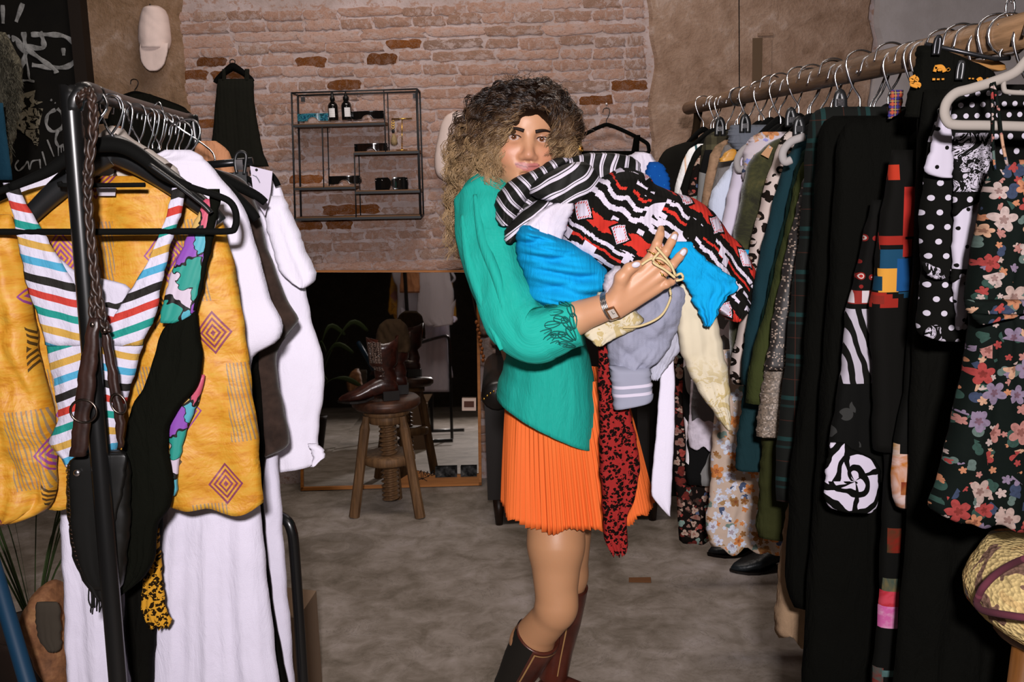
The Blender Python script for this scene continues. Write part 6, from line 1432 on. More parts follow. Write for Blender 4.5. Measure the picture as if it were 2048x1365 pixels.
# lips
for s_ in (-1, 1):
    cap_(hp(0, -.0592, .0060), hp(s_*.014, -.0572, .0034), .0032, .0030, .005); cap_(hp(s_*.014, -.0572, .0034), hp(s_*.027, -.0535, -.006), .0030, .0018, .005)
    cap_(hp(0, -.0668, .0058), hp(s_*.012, -.0650, .0036), .0040, .0034, .005); cap_(hp(s_*.012, -.0650, .0036), hp(s_*.026, -.0550, -.006), .0034, .0016, .005)
ell(hp(0, -.078, .005), (.014, .005, .006), .008, HF, True)
# neck
cap_(hp(0, -.055, -.088), pv(1010, 395, 2.33), .054, .060, .02)
# near (right) arm
EL = pv(1052, 672, 2.03); WR = pv(1224, 610, 1.955)
cap_(pv(972, 410, 2.23), EL, .046, .040, .02); cap_(EL, lerp(Vector(EL), Vector(WR), .55), .040, .034, .015); cap_(lerp(Vector(EL), Vector(WR), .5), WR, .034, .0262, .015)
# hand: metacarpals, fingers, thumb
KN = {'i': (1300, 520, 1.940), 'm': (1312, 535, 1.936), 'r': (1319, 553, 1.938), 'p': (1314, 576, 1.944)}
for key, wo in (('i', (1232, 588, 1.948)), ('m', (1232, 600, 1.945)), ('r', (1234, 612, 1.947)), ('p', (1236, 622, 1.952))):
    cap_(pv(*wo), pv(*KN[key]), .0160, .0122, .0065)
FT = {'i': [(1314, 488, 1.935), (1320, 470, 1.948), (1322, 458, 1.962)], 'm': [(1332, 503, 1.928), (1343, 484, 1.936), (1350, 470, 1.95)], 'r': [(1345, 530, 1.930), (1359, 514, 1.938), (1369, 502, 1.95)], 'p': [(1332, 569, 1.938), (1343, 564, 1.944), (1352, 560, 1.952)]}
for key in 'imrp':
    pts = [KN[key]]+FT[key]; rd = [.0108, .0094, .0086, .0072] if key != 'p' else [.0098, .0084, .0076, .0064]
    for a in range(3): cap_(pv(*pts[a]), pv(*pts[a+1]), rd[a], rd[a+1], .0035)
TH = [(1236, 590, 1.945), (1243, 556, 1.93), (1258, 538, 1.925), (1277, 529, 1.93)]
for a, (r1, r2) in enumerate(((.017, .0135), (.0135, .0112), (.0112, .0088))): cap_(pv(*TH[a]), pv(*TH[a+1]), r1, r2, .006)
# far (left) arm, hidden under the pile
cap_(pv(1085, 430, 2.47), pv(1150, 640, 2.36), .042, .038, .02); cap_(pv(1150, 640, 2.36), pv(1330, 590, 2.22), .036, .024, .02); ell(pv(1365, 575, 2.2), (.045, .02, .03), .02)
# legs
KNE = pv(1112, 1206, 2.29); CF = pv(1058, 1306, 2.37); dsh = (CF-KNE)/np.linalg.norm(CF-KNE); ANK = KNE+dsh*.40
if ANK[2] < .10: ANK = KNE+dsh*((KNE[2]-.10)/(-dsh[2]))
cap_(pv(1112, 880, 2.38), pv(1112, 1090, 2.31), .088, .0665, .03); cap_(pv(1112, 1090, 2.31), KNE, .0665, .049, .02)
ell(KNE+np.array([.014, -.006, .0]), (.036, .036, .042), .02); cap_(KNE+np.array([-.004, .006, -.03]), KNE+dsh*.16+np.array([-.012, .01, 0]), .046, .050, .025); cap_(KNE+dsh*.16, ANK, .048, .031, .02)
K2 = pv(1138, 1150, 2.55); A2 = np.array([K2[0]-.05, 2.58, .10])
cap_(pv(1135, 880, 2.49), K2, .085, .049, .03); cap_(K2, lerp(Vector(K2), Vector(A2), .4), .047, .048, .02); cap_(lerp(Vector(K2), Vector(A2), .4), A2, .048, .031, .02)
def bbox(p):
    if p[0] == 'c':
        r = max(p[3], p[4]); return np.minimum(p[1], p[2])-r, np.maximum(p[1], p[2])+r
    r = p[2].max() if p[3] is not None else p[2]
    return p[1]-r, p[1]+r
los, his = zip(*[bbox(p) for p in pr]); LO = np.min(los, 0)-.03; HI = np.max(his, 0)+.03
def sdf_mesh(prims, LO, HI, h, disp=None):
    n = np.ceil((HI-LO)/h).astype(int)+1
    D = np.full(n, .05, np.float32)
    for p in prims:
        lo, hi = bbox(p); k = p[5]; pad = k+3*h+.004
        i0 = np.clip(np.floor((lo-pad-LO)/h).astype(int), 0, n-1); i1 = np.clip(np.ceil((hi+pad-LO)/h).astype(int)+1, 1, n)
        ax = [(LO[a]+h*np.arange(i0[a], i1[a])).astype(np.float32) for a in range(3)]
        X, Y, Z = np.meshgrid(*ax, indexing='ij')
        if p[0] == 'c':
            a, b = p[1], p[2]; ba = b-a; L2 = ba@ba
            px_, py_, pz_ = X-a[0], Y-a[1], Z-a[2]
            t = np.clip((px_*ba[0]+py_*ba[1]+pz_*ba[2])/L2, 0, 1)
            d = np.sqrt((px_-ba[0]*t)**2+(py_-ba[1]*t)**2+(pz_-ba[2]*t)**2)-(p[3]+(p[4]-p[3])*t)
        else:
            px_, py_, pz_ = X-p[1][0], Y-p[1][1], Z-p[1][2]
            if p[3] is not None:
                M = p[3]; px_, py_, pz_ = (M[0][0]*px_+M[0][1]*py_+M[0][2]*pz_), (M[1][0]*px_+M[1][1]*py_+M[1][2]*pz_), (M[2][0]*px_+M[2][1]*py_+M[2][2]*pz_)
            r = p[2]; k0 = np.sqrt((px_/r[0])**2+(py_/r[1])**2+(pz_/r[2])**2); k1 = np.sqrt((px_/r[0]**2)**2+(py_/r[1]**2)**2+(pz_/r[2]**2)**2)+1e-9
            d = k0*(k0-1)/k1
        sl = tuple(slice(i0[a], i1[a]) for a in range(3)); o = D[sl]
        if p[0] == 's':
            d = -d; hh = np.clip(.5-.5*(o-d)/k, 0, 1); D[sl] = o*(1-hh)+d*hh+k*hh*(1-hh)
        else:
            hh = np.clip(.5+.5*(o-d)/k, 0, 1); D[sl] = o*(1-hh)+d*hh-k*hh*(1-hh)
    if disp is not None: D = disp(D, LO, h)
    return nets(D, LO, h)
def nets(D, LO, h):
    n = D.shape; ins = D < 0
    c8 = np.zeros([s-1 for s in n], np.uint8)
    sl = lambda d, s: slice(d, s-1+d)
    for dx in (0, 1):
        for dy in (0, 1):
            for dz in (0, 1): c8 += ins[sl(dx, n[0]), sl(dy, n[1]), sl(dz, n[2])]
    act = (c8 > 0) & (c8 < 8); idx = np.argwhere(act); vid = np.full(act.shape, -1, np.int32); vid[act] = np.arange(len(idx))
    acc = np.zeros((len(idx), 3)); cnt = np.zeros(len(idx)); i, j, k = idx.T
    cor = [(a, b, c) for a in (0, 1) for b in (0, 1) for c in (0, 1)]
    val = {c: D[i+c[0], j+c[1], k+c[2]].astype(float) for c in cor}
    for a in cor:
        for ax in range(3):
            if a[ax] == 0:
                b = list(a); b[ax] = 1; b = tuple(b); va, vb = val[a], val[b]; cr = (va < 0) != (vb < 0)
                t = np.where(cr, va/np.where(cr, va-vb, 1), 0)
                for q in range(3):
                    acc[:, q] += np.where(cr, a[q]+(t if q == ax else 0), 0)
                cnt += cr
    V = LO+h*(idx+acc/cnt[:, None])
    Fc = []
    for ax in range(3):
        o1, o2 = [(1, 2), (2, 0), (0, 1)][ax]
        s0 = [slice(1, -1)]*3; s0[ax] = slice(0, -1); s1 = [slice(1, -1)]*3; s1[ax] = slice(1, None)
        a = ins[tuple(s0)]; b = ins[tuple(s1)]; cr = np.argwhere(a != b); 
        off = np.array([1, 1, 1]); off[ax] = 0; g = cr+off; sg = a[tuple(cr.T)]
        def vd(d1, d2):
            q = g.copy(); q[:, o1] -= d1; q[:, o2] -= d2; return vid[q[:, 0], q[:, 1], q[:, 2]]
        quad = np.stack([vd(0, 0), vd(1, 0), vd(1, 1), vd(0, 1)], 1)
        quad[~sg] = quad[~sg][:, ::-1]; Fc.append(quad)
    return V, np.concatenate(Fc)
BV, BF = sdf_mesh(pr, LO, HI, HV)
# smooth the staircase a little
def relax(V, Fc, it, lam=.5):
    e = np.concatenate([Fc[:, [0, 1]], Fc[:, [1, 2]], Fc[:, [2, 3]], Fc[:, [3, 0]]]); 
    for _ in range(it):
        s = np.zeros_like(V); c_ = np.zeros(len(V))
        for a, b in ((0, 1), (1, 0)):
            for q in range(3): s[:, q] += np.bincount(e[:, a], V[e[:, b], q], len(V))
            c_ += np.bincount(e[:, a], minlength=len(V))
        V = V+lam*(s/c_[:, None]-V)
    return V
BV = relax(BV, BF, 1, .35)
# skin colour (lips, flush, lids) as a colour attribute
loc = (BV-E)@HF.T
lx, ly, lz = loc[:, 0], loc[:, 1], loc[:, 2]
def ctc(h, y=2.2): return np.array(srgb(tc(h, y))[:3])
skin = np.tile(ctc('d09a74', 2.15), (len(BV), 1))
def blend(c_, f):
    global skin; f = np.clip(f, 0, 1)[:, None]; skin = skin*(1-f)+c_*f
g_ = lambda d2, s: np.exp(-d2/(2*s*s))
face = (np.abs(lx) < .09) & (np.abs(ly) < .13) & (lz > -.05)
for s in (-1, 1): blend(ctc('c8705c'), face*.35*g_((lx-s*.042)**2+(ly+.035)**2, .018))
blend(ctc('a85a50'), face*.25*g_((lx)**2+(ly+.040)**2, .012))
lipm = face*((lx/.0275)**2+((ly+.0630-.22*np.abs(lx))/.0088)**2 < 1)*(lz > -.006)
blend(ctc('b06060'), lipm*.85)
blend(ctc('6a302c'), face*(np.abs(ly+.0627-.22*np.abs(lx)) < .0015)*(np.abs(lx) < .027)*(lz > -.006)*.8)
for s in (-1, 1):
    blend(ctc('7a4634'), face*.45*g_(((lx-s*.031)/1.6)**2+(ly-.0075)**2, .0045)); blend(ctc('8a5640'), face*.3*g_(((lx-s*.031)/1.6)**2+(ly+.011)**2, .004))
legs = BV[:, 2] < .75
blend(ctc('c08c62', 2.2), legs*.7)
colr4 = np.concatenate([skin, np.ones((len(BV), 1))], 1)
SKIN = Mat('tan_skin', .46, 0, .4); SKIN.t.links.new(SKIN.attr('Col').k, SKIN.b.inputs['Base Color'])
SKIN.b.inputs['Subsurface Weight'].default_value = .12; SKIN.b.inputs['Subsurface Radius'].default_value = (.012, .005, .003); SKIN.b.inputs['Subsurface Scale'].default_value = .5
_x, _y, _z = SKIN.obj(); SKIN.bump(SKIN.noise(SKIN.xyz(_x, _y, _z), 260, 2), .06, .002)
pe = empty('person', (P(1100, 1200, 2.4).x, 2.4, 0), 'person with long curly hair in teal blouse and orange skirt hugging a pile of clothes', 'person'); WORLD[pe.name] = pe.location.copy()
body = mk('body', BV, BF.tolist(), SKIN, pe, colors=colr4)
# eyes
EYEM = Mat('eye', .08, 0, .6); EYEM.t.links.new(EYEM.attr('Col').k, EYEM.b.inputs['Base Color'])
for s in (-1, 1):
    c_ = hp(s*.031, 0, -.0108); g = np.array([0, 0, CAMZ])-c_; g /= np.linalg.norm(g); g = g+Xh*.02; g /= np.linalg.norm(g)
    mb = MB().ball(c_, .0134, None, None, 32, 24); V = np.array([tuple(v) for v in mb.V]); dt = ((V-c_)/.0134)@g; an = np.degrees(np.arccos(np.clip(dt, -1, 1)))
    cc = np.where((an < 11)[:, None], np.array([.004, .003, .003]), np.where((an < 25)[:, None], np.array(srgb('5a3016')[:3]), np.array(srgb('b8a49c')[:3])))
    mk('eye', V, mb.Fc, EYEM, body, colors=np.concatenate([cc, np.ones((len(V), 1))], 1))
BROW = plain('dark_brow_hair', '1c0f08', .7); 
def surf_z(x, y):
    m = (np.abs(lx-x) < .004) & (np.abs(ly-y) < .004) & (lz > -.06); return lz[m].max() if m.any() else 0.
for s in (-1, 1):
    pts = []; rad = []
    for i in range(9):
        t = i/8; x = s*(.0125+.038*t); yv = .0135+.0045*math.sin(min(1, t*1.35)*math.pi*.62)-.003*max(0, t-.7)/.3
        pts.append(Vector(hp(x, yv, surf_z(x, yv)+.0002))); rad.append(.0038*(1-.7*t**1.6))
    MB().tube(pts, rad, 8, flat=.55, up=tuple(Yh)).obj('eyebrow', BROW, body, smooth=True)
    pts = []
    for i in range(9):
        t = -1+i/4; x = s*.031+.0142*t; yv = .0044*(1-t*t)**.5 if abs(t) < 1 else 0; yv -= .0002
        pts.append(Vector(hp(x, yv+.0003*s*t, max(surf_z(x, yv+.002), -.004-.004*t*t)+.0004)))
    MB().tube(pts, [.0007]+[.0012]*7+[.0009], 6).obj('eyelash_line', BROW, body, smooth=True)
NAIL = plain('white_nail_polish', tc('e8e0ea', 1.95), .2, 0, .5)
for (a, b, c_, dx, dy) in ((1348, 476, 1.936, .012, .02), (1366, 506, 1.937, .014, .018), (1272, 530, 1.918, .016, .003)):
    ctr = P(a, b, c_-.0045); ang = math.atan2(dy, dx); rot = Matrix.Rotation(-(ang-math.pi/2), 3, 'Y')
    MB().ball(ctr, .0058, .0022, .0085, 12, 8, rot=rot).obj('fingernail', NAIL, body, smooth=True)
# ------------------------------------------------------------- hair
HAIRM = Mat('curly_hair', .38, 0, .5); HAIRM.t.links.new(HAIRM.attr('Col').k, HAIRM.b.inputs['Base Color'])
hpv = lambda a, b, c: np.array(P(a, b, c))
hb = []
def hc_(a, b, ra, rb, k=.03): hb.append(('c', np.array(a, float), np.array(b, float), ra, rb, k))
def he_(c, r, k=.02, sub=False): hb.append(('s' if sub else 'e', np.array(c, float), np.array(r, float), HF, None, k))
he_(hp(0, .036, -.096), (.094, .093, .112))
hc_(hpv(978, 265, 2.30), hpv(948, 350, 2.34), .046, .054); hc_(hpv(955, 350, 2.33), hpv(925, 440, 2.37), .055, .03)
hc_(hpv(1112, 235, 2.26), hpv(1125, 285, 2.27), .028, .026)
hc_(hpv(1000, 330, 2.38), hpv(1090, 330, 2.38), .06, .05)
he_(hp(.010, -.034, .055), (.058, .093, .085), .008, True)
los, his = zip(*[bbox(p) for p in hb])
def hdisp(D, L0, h):
    n = D.shape; X, Y, Z = np.meshgrid(*[(L0[a]+h*np.arange(n[a])).astype(np.float32) for a in range(3)], indexing='ij')
    return D+.0016*np.sin(X*210+3*np.sin(Z*60))*np.sin(Y*190)
HVt, HFc = sdf_mesh(hb, np.min(los, 0)-.02, np.max(his, 0)+.02, .005, hdisp)
dk = np.array(srgb('1c110b')[:3]); md = np.array(srgb('543d2a')[:3]); lt = np.array(srgb('a0835e')[:3]); bl = np.array(srgb('cfae74')[:3])
def haircol(V, rnd, t):
    zloc = (V-E)@Yh
    f = np.clip((.075-zloc)/.13, 0, 1)*.9+t*.25
    f = np.clip(f+rnd*.35-.15, 0, 1.2)
    c_ = np.where((f < .5)[:, None], dk+(md-dk)*(f/.5)[:, None], md+(lt-md)*np.clip((f-.5)/.5, 0, 1)[:, None])
    return c_
hcol = haircol(HVt, np.zeros(len(HVt)), np.zeros(len(HVt)))*.75
HBASE = Mat('hair_undercoat', .95, 0, .0); HBASE.t.links.new(HBASE.attr('Col').k, HBASE.b.inputs['Base Color'])
hair = mk('hair', HVt, HFc.tolist(), HBASE, pe, colors=np.concatenate([hcol, np.ones((len(HVt), 1))], 1))
rs = np.random.RandomState(12)
Hc = hp(0, .034, -.096)
SV = []; SF = []; SCl = []; nb = 0
NP, NSIDE = 30, 3
def strand_block(guide, off, rad, curl_r, wl, ph, rnd, tight=1.):
    """guide: (NP,3)"""
    global nb
    g = guide+off
    d = np.gradient(g, axis=0); L = np.concatenate([[0], np.cumsum(np.linalg.norm(np.diff(g, axis=0), axis=1))]); d /= np.linalg.norm(d, axis=1)[:, None]+1e-9
    a = np.cross(d, np.array([.3, .9, .2])); a /= np.linalg.norm(a, axis=1)[:, None]+1e-9; b = np.cross(d, a)
    t = np.linspace(0, 1, NP); rr = curl_r*np.clip(t*1.8, 0, 1)
    th = 2*math.pi*L/wl+ph
    c_ = g+a*(rr*np.cos(th))[:, None]+b*(rr*np.sin(th))[:, None]
    rad_ = rad*(1-.65*t**2)
    V = np.concatenate([(c_+a*(rad_*math.cos(q))[:, None]+b*(rad_*math.sin(q))[:, None])[:, None] for q in (0, 2.09, 4.19)], 1).reshape(-1, 3) if False else np.stack([c_+(a*math.cos(q)+b*math.sin(q))*rad_[:, None] for q in (0, 2.09, 4.19)], 1).reshape(-1, 3)
    i = np.arange(NP-1)
    for k in range(3):
        SF.append(np.stack([nb+i*3+k, nb+i*3+(k+1) % 3, nb+(i+1)*3+(k+1) % 3, nb+(i+1)*3+k], 1))
    SV.append(V); SCl.append(haircol(V, np.full(len(V), rnd), np.repeat(t, 3))); nb += len(V)
def bez(p0, p1, p2, p3):
    t = np.linspace(0, 1, NP)[:, None]; return (1-t)**3*p0+3*(1-t)**2*t*p1+3*(1-t)*t*t*p2+t**3*p3
UP = np.array([0, 0, 1.])
ng = 0
while ng < 720:
    v = rs.normal(size=3); v /= np.linalg.norm(v)
    if v[1] < -.45: continue
    if v[2] > .62 and v[1] < .30: continue        # face opening
    if abs(v[0]) < .75 and v[2] > .40 and v[1] < .36: continue
    root = Hc+HF.T@(v*np.array([.088, .090, .106]))
    nrm = HF.T@v; left = v[0] < .18+rs.normal(0, .13)*(v[1] > .5)
    if left:
        fr = v[2] > .15
        if fr and rs.rand() < .55:      # curls framing the left of the face
            end = hpv(rs.uniform(960, 1004), rs.uniform(290, 385), rs.uniform(2.16, 2.24))
        else: end = hpv(rs.uniform(898, 985), rs.uniform(330, 520), rs.uniform(2.20, 2.42))
        mid = root*.45+end*.55+np.array([-.045, 0, .05])+nrm*.03
        if end[2] < hpv(950, 400, 2.3)[2] and rs.rand() < .35: end = end*.5+hpv(955, 370, 2.26)*.5
    else:
        end = hpv(rs.uniform(1098, 1146), rs.uniform(268, 322), rs.uniform(2.15, 2.33)) if v[2] > -.3 else hpv(rs.uniform(1060, 1140), rs.uniform(300, 350), rs.uniform(2.33, 2.42))
        mid = root*.5+end*.5+np.array([.03, 0, .035])+nrm*.02
    p1 = root+nrm*rs.uniform(.012, .028)+UP*.006
    g = bez(root-nrm*.004, p1, mid, end); ng += 1
    rnd0 = rs.uniform(-.9, 1.1); cr = rs.uniform(.006, .014); wl = rs.uniform(.034, .065); ph = rs.uniform(0, 6.28)
    for q in range(9):
        strand_block(g, rs.normal(0, .0024, 3)*np.linspace(.5, 1.4, NP)[:, None], rs.uniform(.0007, .00135), cr*rs.uniform(.75, 1.25), wl, ph+rs.normal(0, .35), rnd0+rs.normal(0, .22))
# strands swept from the hairline to either side
for q in range(210):
    a = rs.uniform(-1, 1); xx = .012+.052*a; yy_ = .062-.030*a*a+rs.uniform(0, .018)
    zz = -.096+.112*math.sqrt(max(.02, 1-(xx/.094)**2-((yy_-.036)/.093)**2))
    root = hp(xx, yy_, zz+.002); left = xx < .010
    end = hpv(rs.uniform(958, 1004), rs.uniform(270, 360), rs.uniform(2.17, 2.26)) if left else hpv(rs.uniform(1104, 1142), rs.uniform(262, 316), rs.uniform(2.16, 2.26))
    p1 = root+Zh*.010+Yh*.022+Xh*(-.012 if left else .010); mid = root*.5+end*.5+Xh*(-.028 if left else .024)+Yh*.022+Zh*.012
    g = bez(root, p1, mid, end); rnd0 = rs.uniform(-.7, 1.4); cr = rs.uniform(.005, .010); wl = rs.uniform(.035, .06); ph = rs.uniform(0, 6.28)
    for z_ in range(8): strand_block(g, rs.normal(0, .0022, 3)*np.linspace(.5, 1.4, NP)[:, None], rs.uniform(.0007, .0012), cr*rs.uniform(.75, 1.25), wl, ph+rs.normal(0, .3), rnd0+rs.normal(0, .2))
# fly-away halo
for q in range(420):
    v = rs.normal(size=3); v /= np.linalg.norm(v)
    if v[1] < -.1 or (v[2] > .4 and v[1] < .55): continue
    root = Hc+HF.T@(v*np.array([.090, .092, .106])); nrm = HF.T@v
    end = root+nrm*rs.uniform(.02, .045)+np.array([rs.normal(0, .025), rs.normal(0, .02), -rs.uniform(.0, .05)])
    strand_block(bez(root, root+nrm*.02, root*.4+end*.6+nrm*.012, end), 0., .0005, .004, .03, rs.uniform(0, 6.28), .1)
SV = np.concatenate(SV); SF = np.concatenate(SF); SCl = np.concatenate(SCl)
cu_ = mk('curls', SV, SF.tolist(), HAIRM, hair, colors=np.concatenate([SCl, np.ones((len(SCl), 1))], 1))
cu_['kind'] = 'stuff'
# ------------------------------------------------------------- blouse
TEALB = Mat('teal_linen', .85, 0, .2); _u, _v = TEALB.uv(); _vec = TEALB.xyz(_u, _v); _n = TEALB.noise(TEALB.xyz(_u*3, _v), 9, 3)
_th = TEALB.noise(TEALB.xyz(_u*14, _v), 40, 2)
TEALB.col(TEALB.mix((_th-.45)*.5, TEALB.mix((_n-.4)*.5, tc('1fb4a2', 2.15), tc('17988c', 2.15)), tc('50ccc0', 2.15))); TEALB.bump(_th*.0012+TEALB.noise(TEALB.xyz(_u*2, _v*.6), 14, 4, .6, .8)*.006, .9, 1.)
blz = panel('blouse', [(356, 955, 1012), (364, 935, 1035), (382, 925, 1070), (420, 930, 1095), (480, 940, 1115), (560, 965, 1140), (640, 990, 1165), (700, 1006, 1182), (740, 1010, 1192), (780, 1003, 1196), (810, 997, 1196), (840, 992, 1196)], 2.365, TEALB, pe, th=.32, n=56, m=60, folds=3, amp=.009, seed=120, slant=100, foldp=1.2, pw=2.4)
for (q, s_) in ((0, 1),):
    sl = [(968, 392, 2.225), (972, 430, 2.20), (984, 500, 2.15), (1006, 580, 2.09), (1032, 640, 2.045), (1068, 670, 2.015), (1100, 664, 2.0), (1130, 654, 1.99), (1156, 647, 1.985)]
    loft('sleeve', [P(*p) for p in [(958, 368, 2.25)]+sl], [.03, .060, .064, .062, .060, .064, .062, .054, .049, .047], [.035, .062, .066, .068, .062, .066, .060, .053, .049, .048], TEALB, blz, n=48, folds=4, amp=.035, seed=5, m=72, wr=.03)
# shirt-fold ridges along the sleeve
for k_, pts in enumerate(([(925, 430), (938, 520), (968, 610), (1003, 700)], [(950, 390), (965, 480), (995, 560), (1015, 650)])):
    yy = [2.155, 2.10, 2.04, 1.985] if k_ < 2 else [2.09, 2.06, 2.05]
    MB().tube(spline([P(a, b, y_) for (a, b), y_ in zip(pts, yy)], 8), [.004+.008*math.sin(math.pi*i/(8*(len(pts)-1))) for i in range(8*(len(pts)-1)+1)], 10).obj('fold', TEALB, blz, smooth=True)
# embroidered cuff leaves
EMBT = plain('dark_teal_embroidery', tc('0f6a62', 2.0), .7); rs = np.random.RandomState(4)
LEAVES = [(1078, 616, 30), (1092, 628, 12), (1110, 612, 50), (1128, 622, 80), (1090, 650, 5), (1108, 640, 30), (1124, 646, 70), (1138, 640, 95), (1076, 668, -12), (1092, 676, -20), (1110, 668, 10), (1128, 672, 50), (1140, 664, 80), (1104, 690, -25), (1122, 692, -5), (1138, 688, 40)]
cfc = Vector(P(1110, 655, 1.995)); cs_ax = (Vector(P(1146, 650, 1.985))-Vector(P(1068, 670, 2.015))).normalized()
for (a, b, an) in LEAVES:
    c0 = Vector(P(a-8, b, 1.95)); rel = c0-cfc; al = rel.dot(cs_ax); radv = rel-cs_ax*al; hgt = radv.z; R_ = .0515; hgt = max(-.047, min(.047, hgt))
    pos = cfc+cs_ax*al+Vector((0, -math.sqrt(max(1e-5, R_*R_-hgt*hgt)), 0))+Vector((0, 0, hgt-.0))
    nrm_ = (pos-(cfc+cs_ax*al)).normalized(); ang = math.radians(an); tx = cs_ax.copy(); ty = nrm_.cross(tx)
    dx = (tx*math.cos(ang)-ty*math.sin(ang)); dy = nrm_.cross(dx)
    V = []; out = []
    for i in range(13):
        t = 2*math.pi*i/12; w_ = math.sin(t); out.append(pos+nrm_*.002+dx*.017*math.cos(t)+dy*.0072*w_*(1-.35*math.cos(t)))
    MB().tube(out[:-1], .0011, 5, closed=True).tube([pos+nrm_*.002-dx*.017, pos+nrm_*.0025+dx*.017], .0009, 5).obj('embroidered_leaf', EMBT, blz, smooth=True)
# ------------------------------------------------------------- pleated skirt
ORG = Mat('orange_pleated_crepe', .75, 0, .25); _u, _v = ORG.uv(); ORG.col(ORG.mix((ORG.noise(ORG.xyz(_u*40, _v*2), 3, 3)-.4)*.5, tc('fa7834', 2.2), tc('d8561a', 2.2)))
hemz = .648; hc = Vector((.150, 2.42, hemz)); top = Vector((.125, 2.40, .99))
V = []; Fc = []; uv = []; NA, NZ = 760, 22
rs = np.random.RandomState(8); plj = rs.uniform(.5, 1.3, 120); plp = np.cumsum(rs.uniform(.7, 1.3, 95)); plp = plp/plp[-1]*2*math.pi
for j in range(NZ+1):
    t = j/NZ; c_ = top.lerp(hc, t); a_ = .135+(.187-.135)*t**.8; b_ = .115+(.20-.115)*t**.8
    for i in range(NA):
        th = 2*math.pi*i/NA; kk = np.interp(th, plp, np.arange(95)); pl = abs((kk % 1)*2-1)
        e = 1+(.02+.045*t)*(pl-.5)*plj[int(kk)]+.035*t*math.sin(5*th+1)+.02*t*math.sin(9*th)
        zz = c_.z+(.006*math.sin(7*th)+.004*math.sin(17*th) if j == NZ else 0)
        V.append((c_.x+a_*e*math.cos(th), c_.y+b_*e*math.sin(th), zz)); uv.append((th*.2, -t*.35))
for j in range(NZ):
    for i in range(NA): Fc.append((j*NA+i, (j+1)*NA+i, (j+1)*NA+(i+1) % NA, j*NA+(i+1) % NA))
nv = len(V)
for i in range(NA):   # inner face for thickness
    x, y_, z = V[NZ*NA+i]; V.append((hc.x+(x-hc.x)*.985, hc.y+(y_-hc.y)*.985, z)); uv.append(uv[NZ*NA+i])
for i in range(NA):
    x, y_, z = V[i]; V.append((top.x+(x-top.x)*.97, top.y+(y_-top.y)*.97, z)); uv.append(uv[i])
for i in range(NA):
    k = (i+1) % NA; Fc.append((NZ*NA+i, nv+i, nv+k, NZ*NA+k)); Fc.append((nv+i, nv+NA+i, nv+NA+k, nv+k))
mk('skirt', V, Fc, ORG, pe, uv=uv)
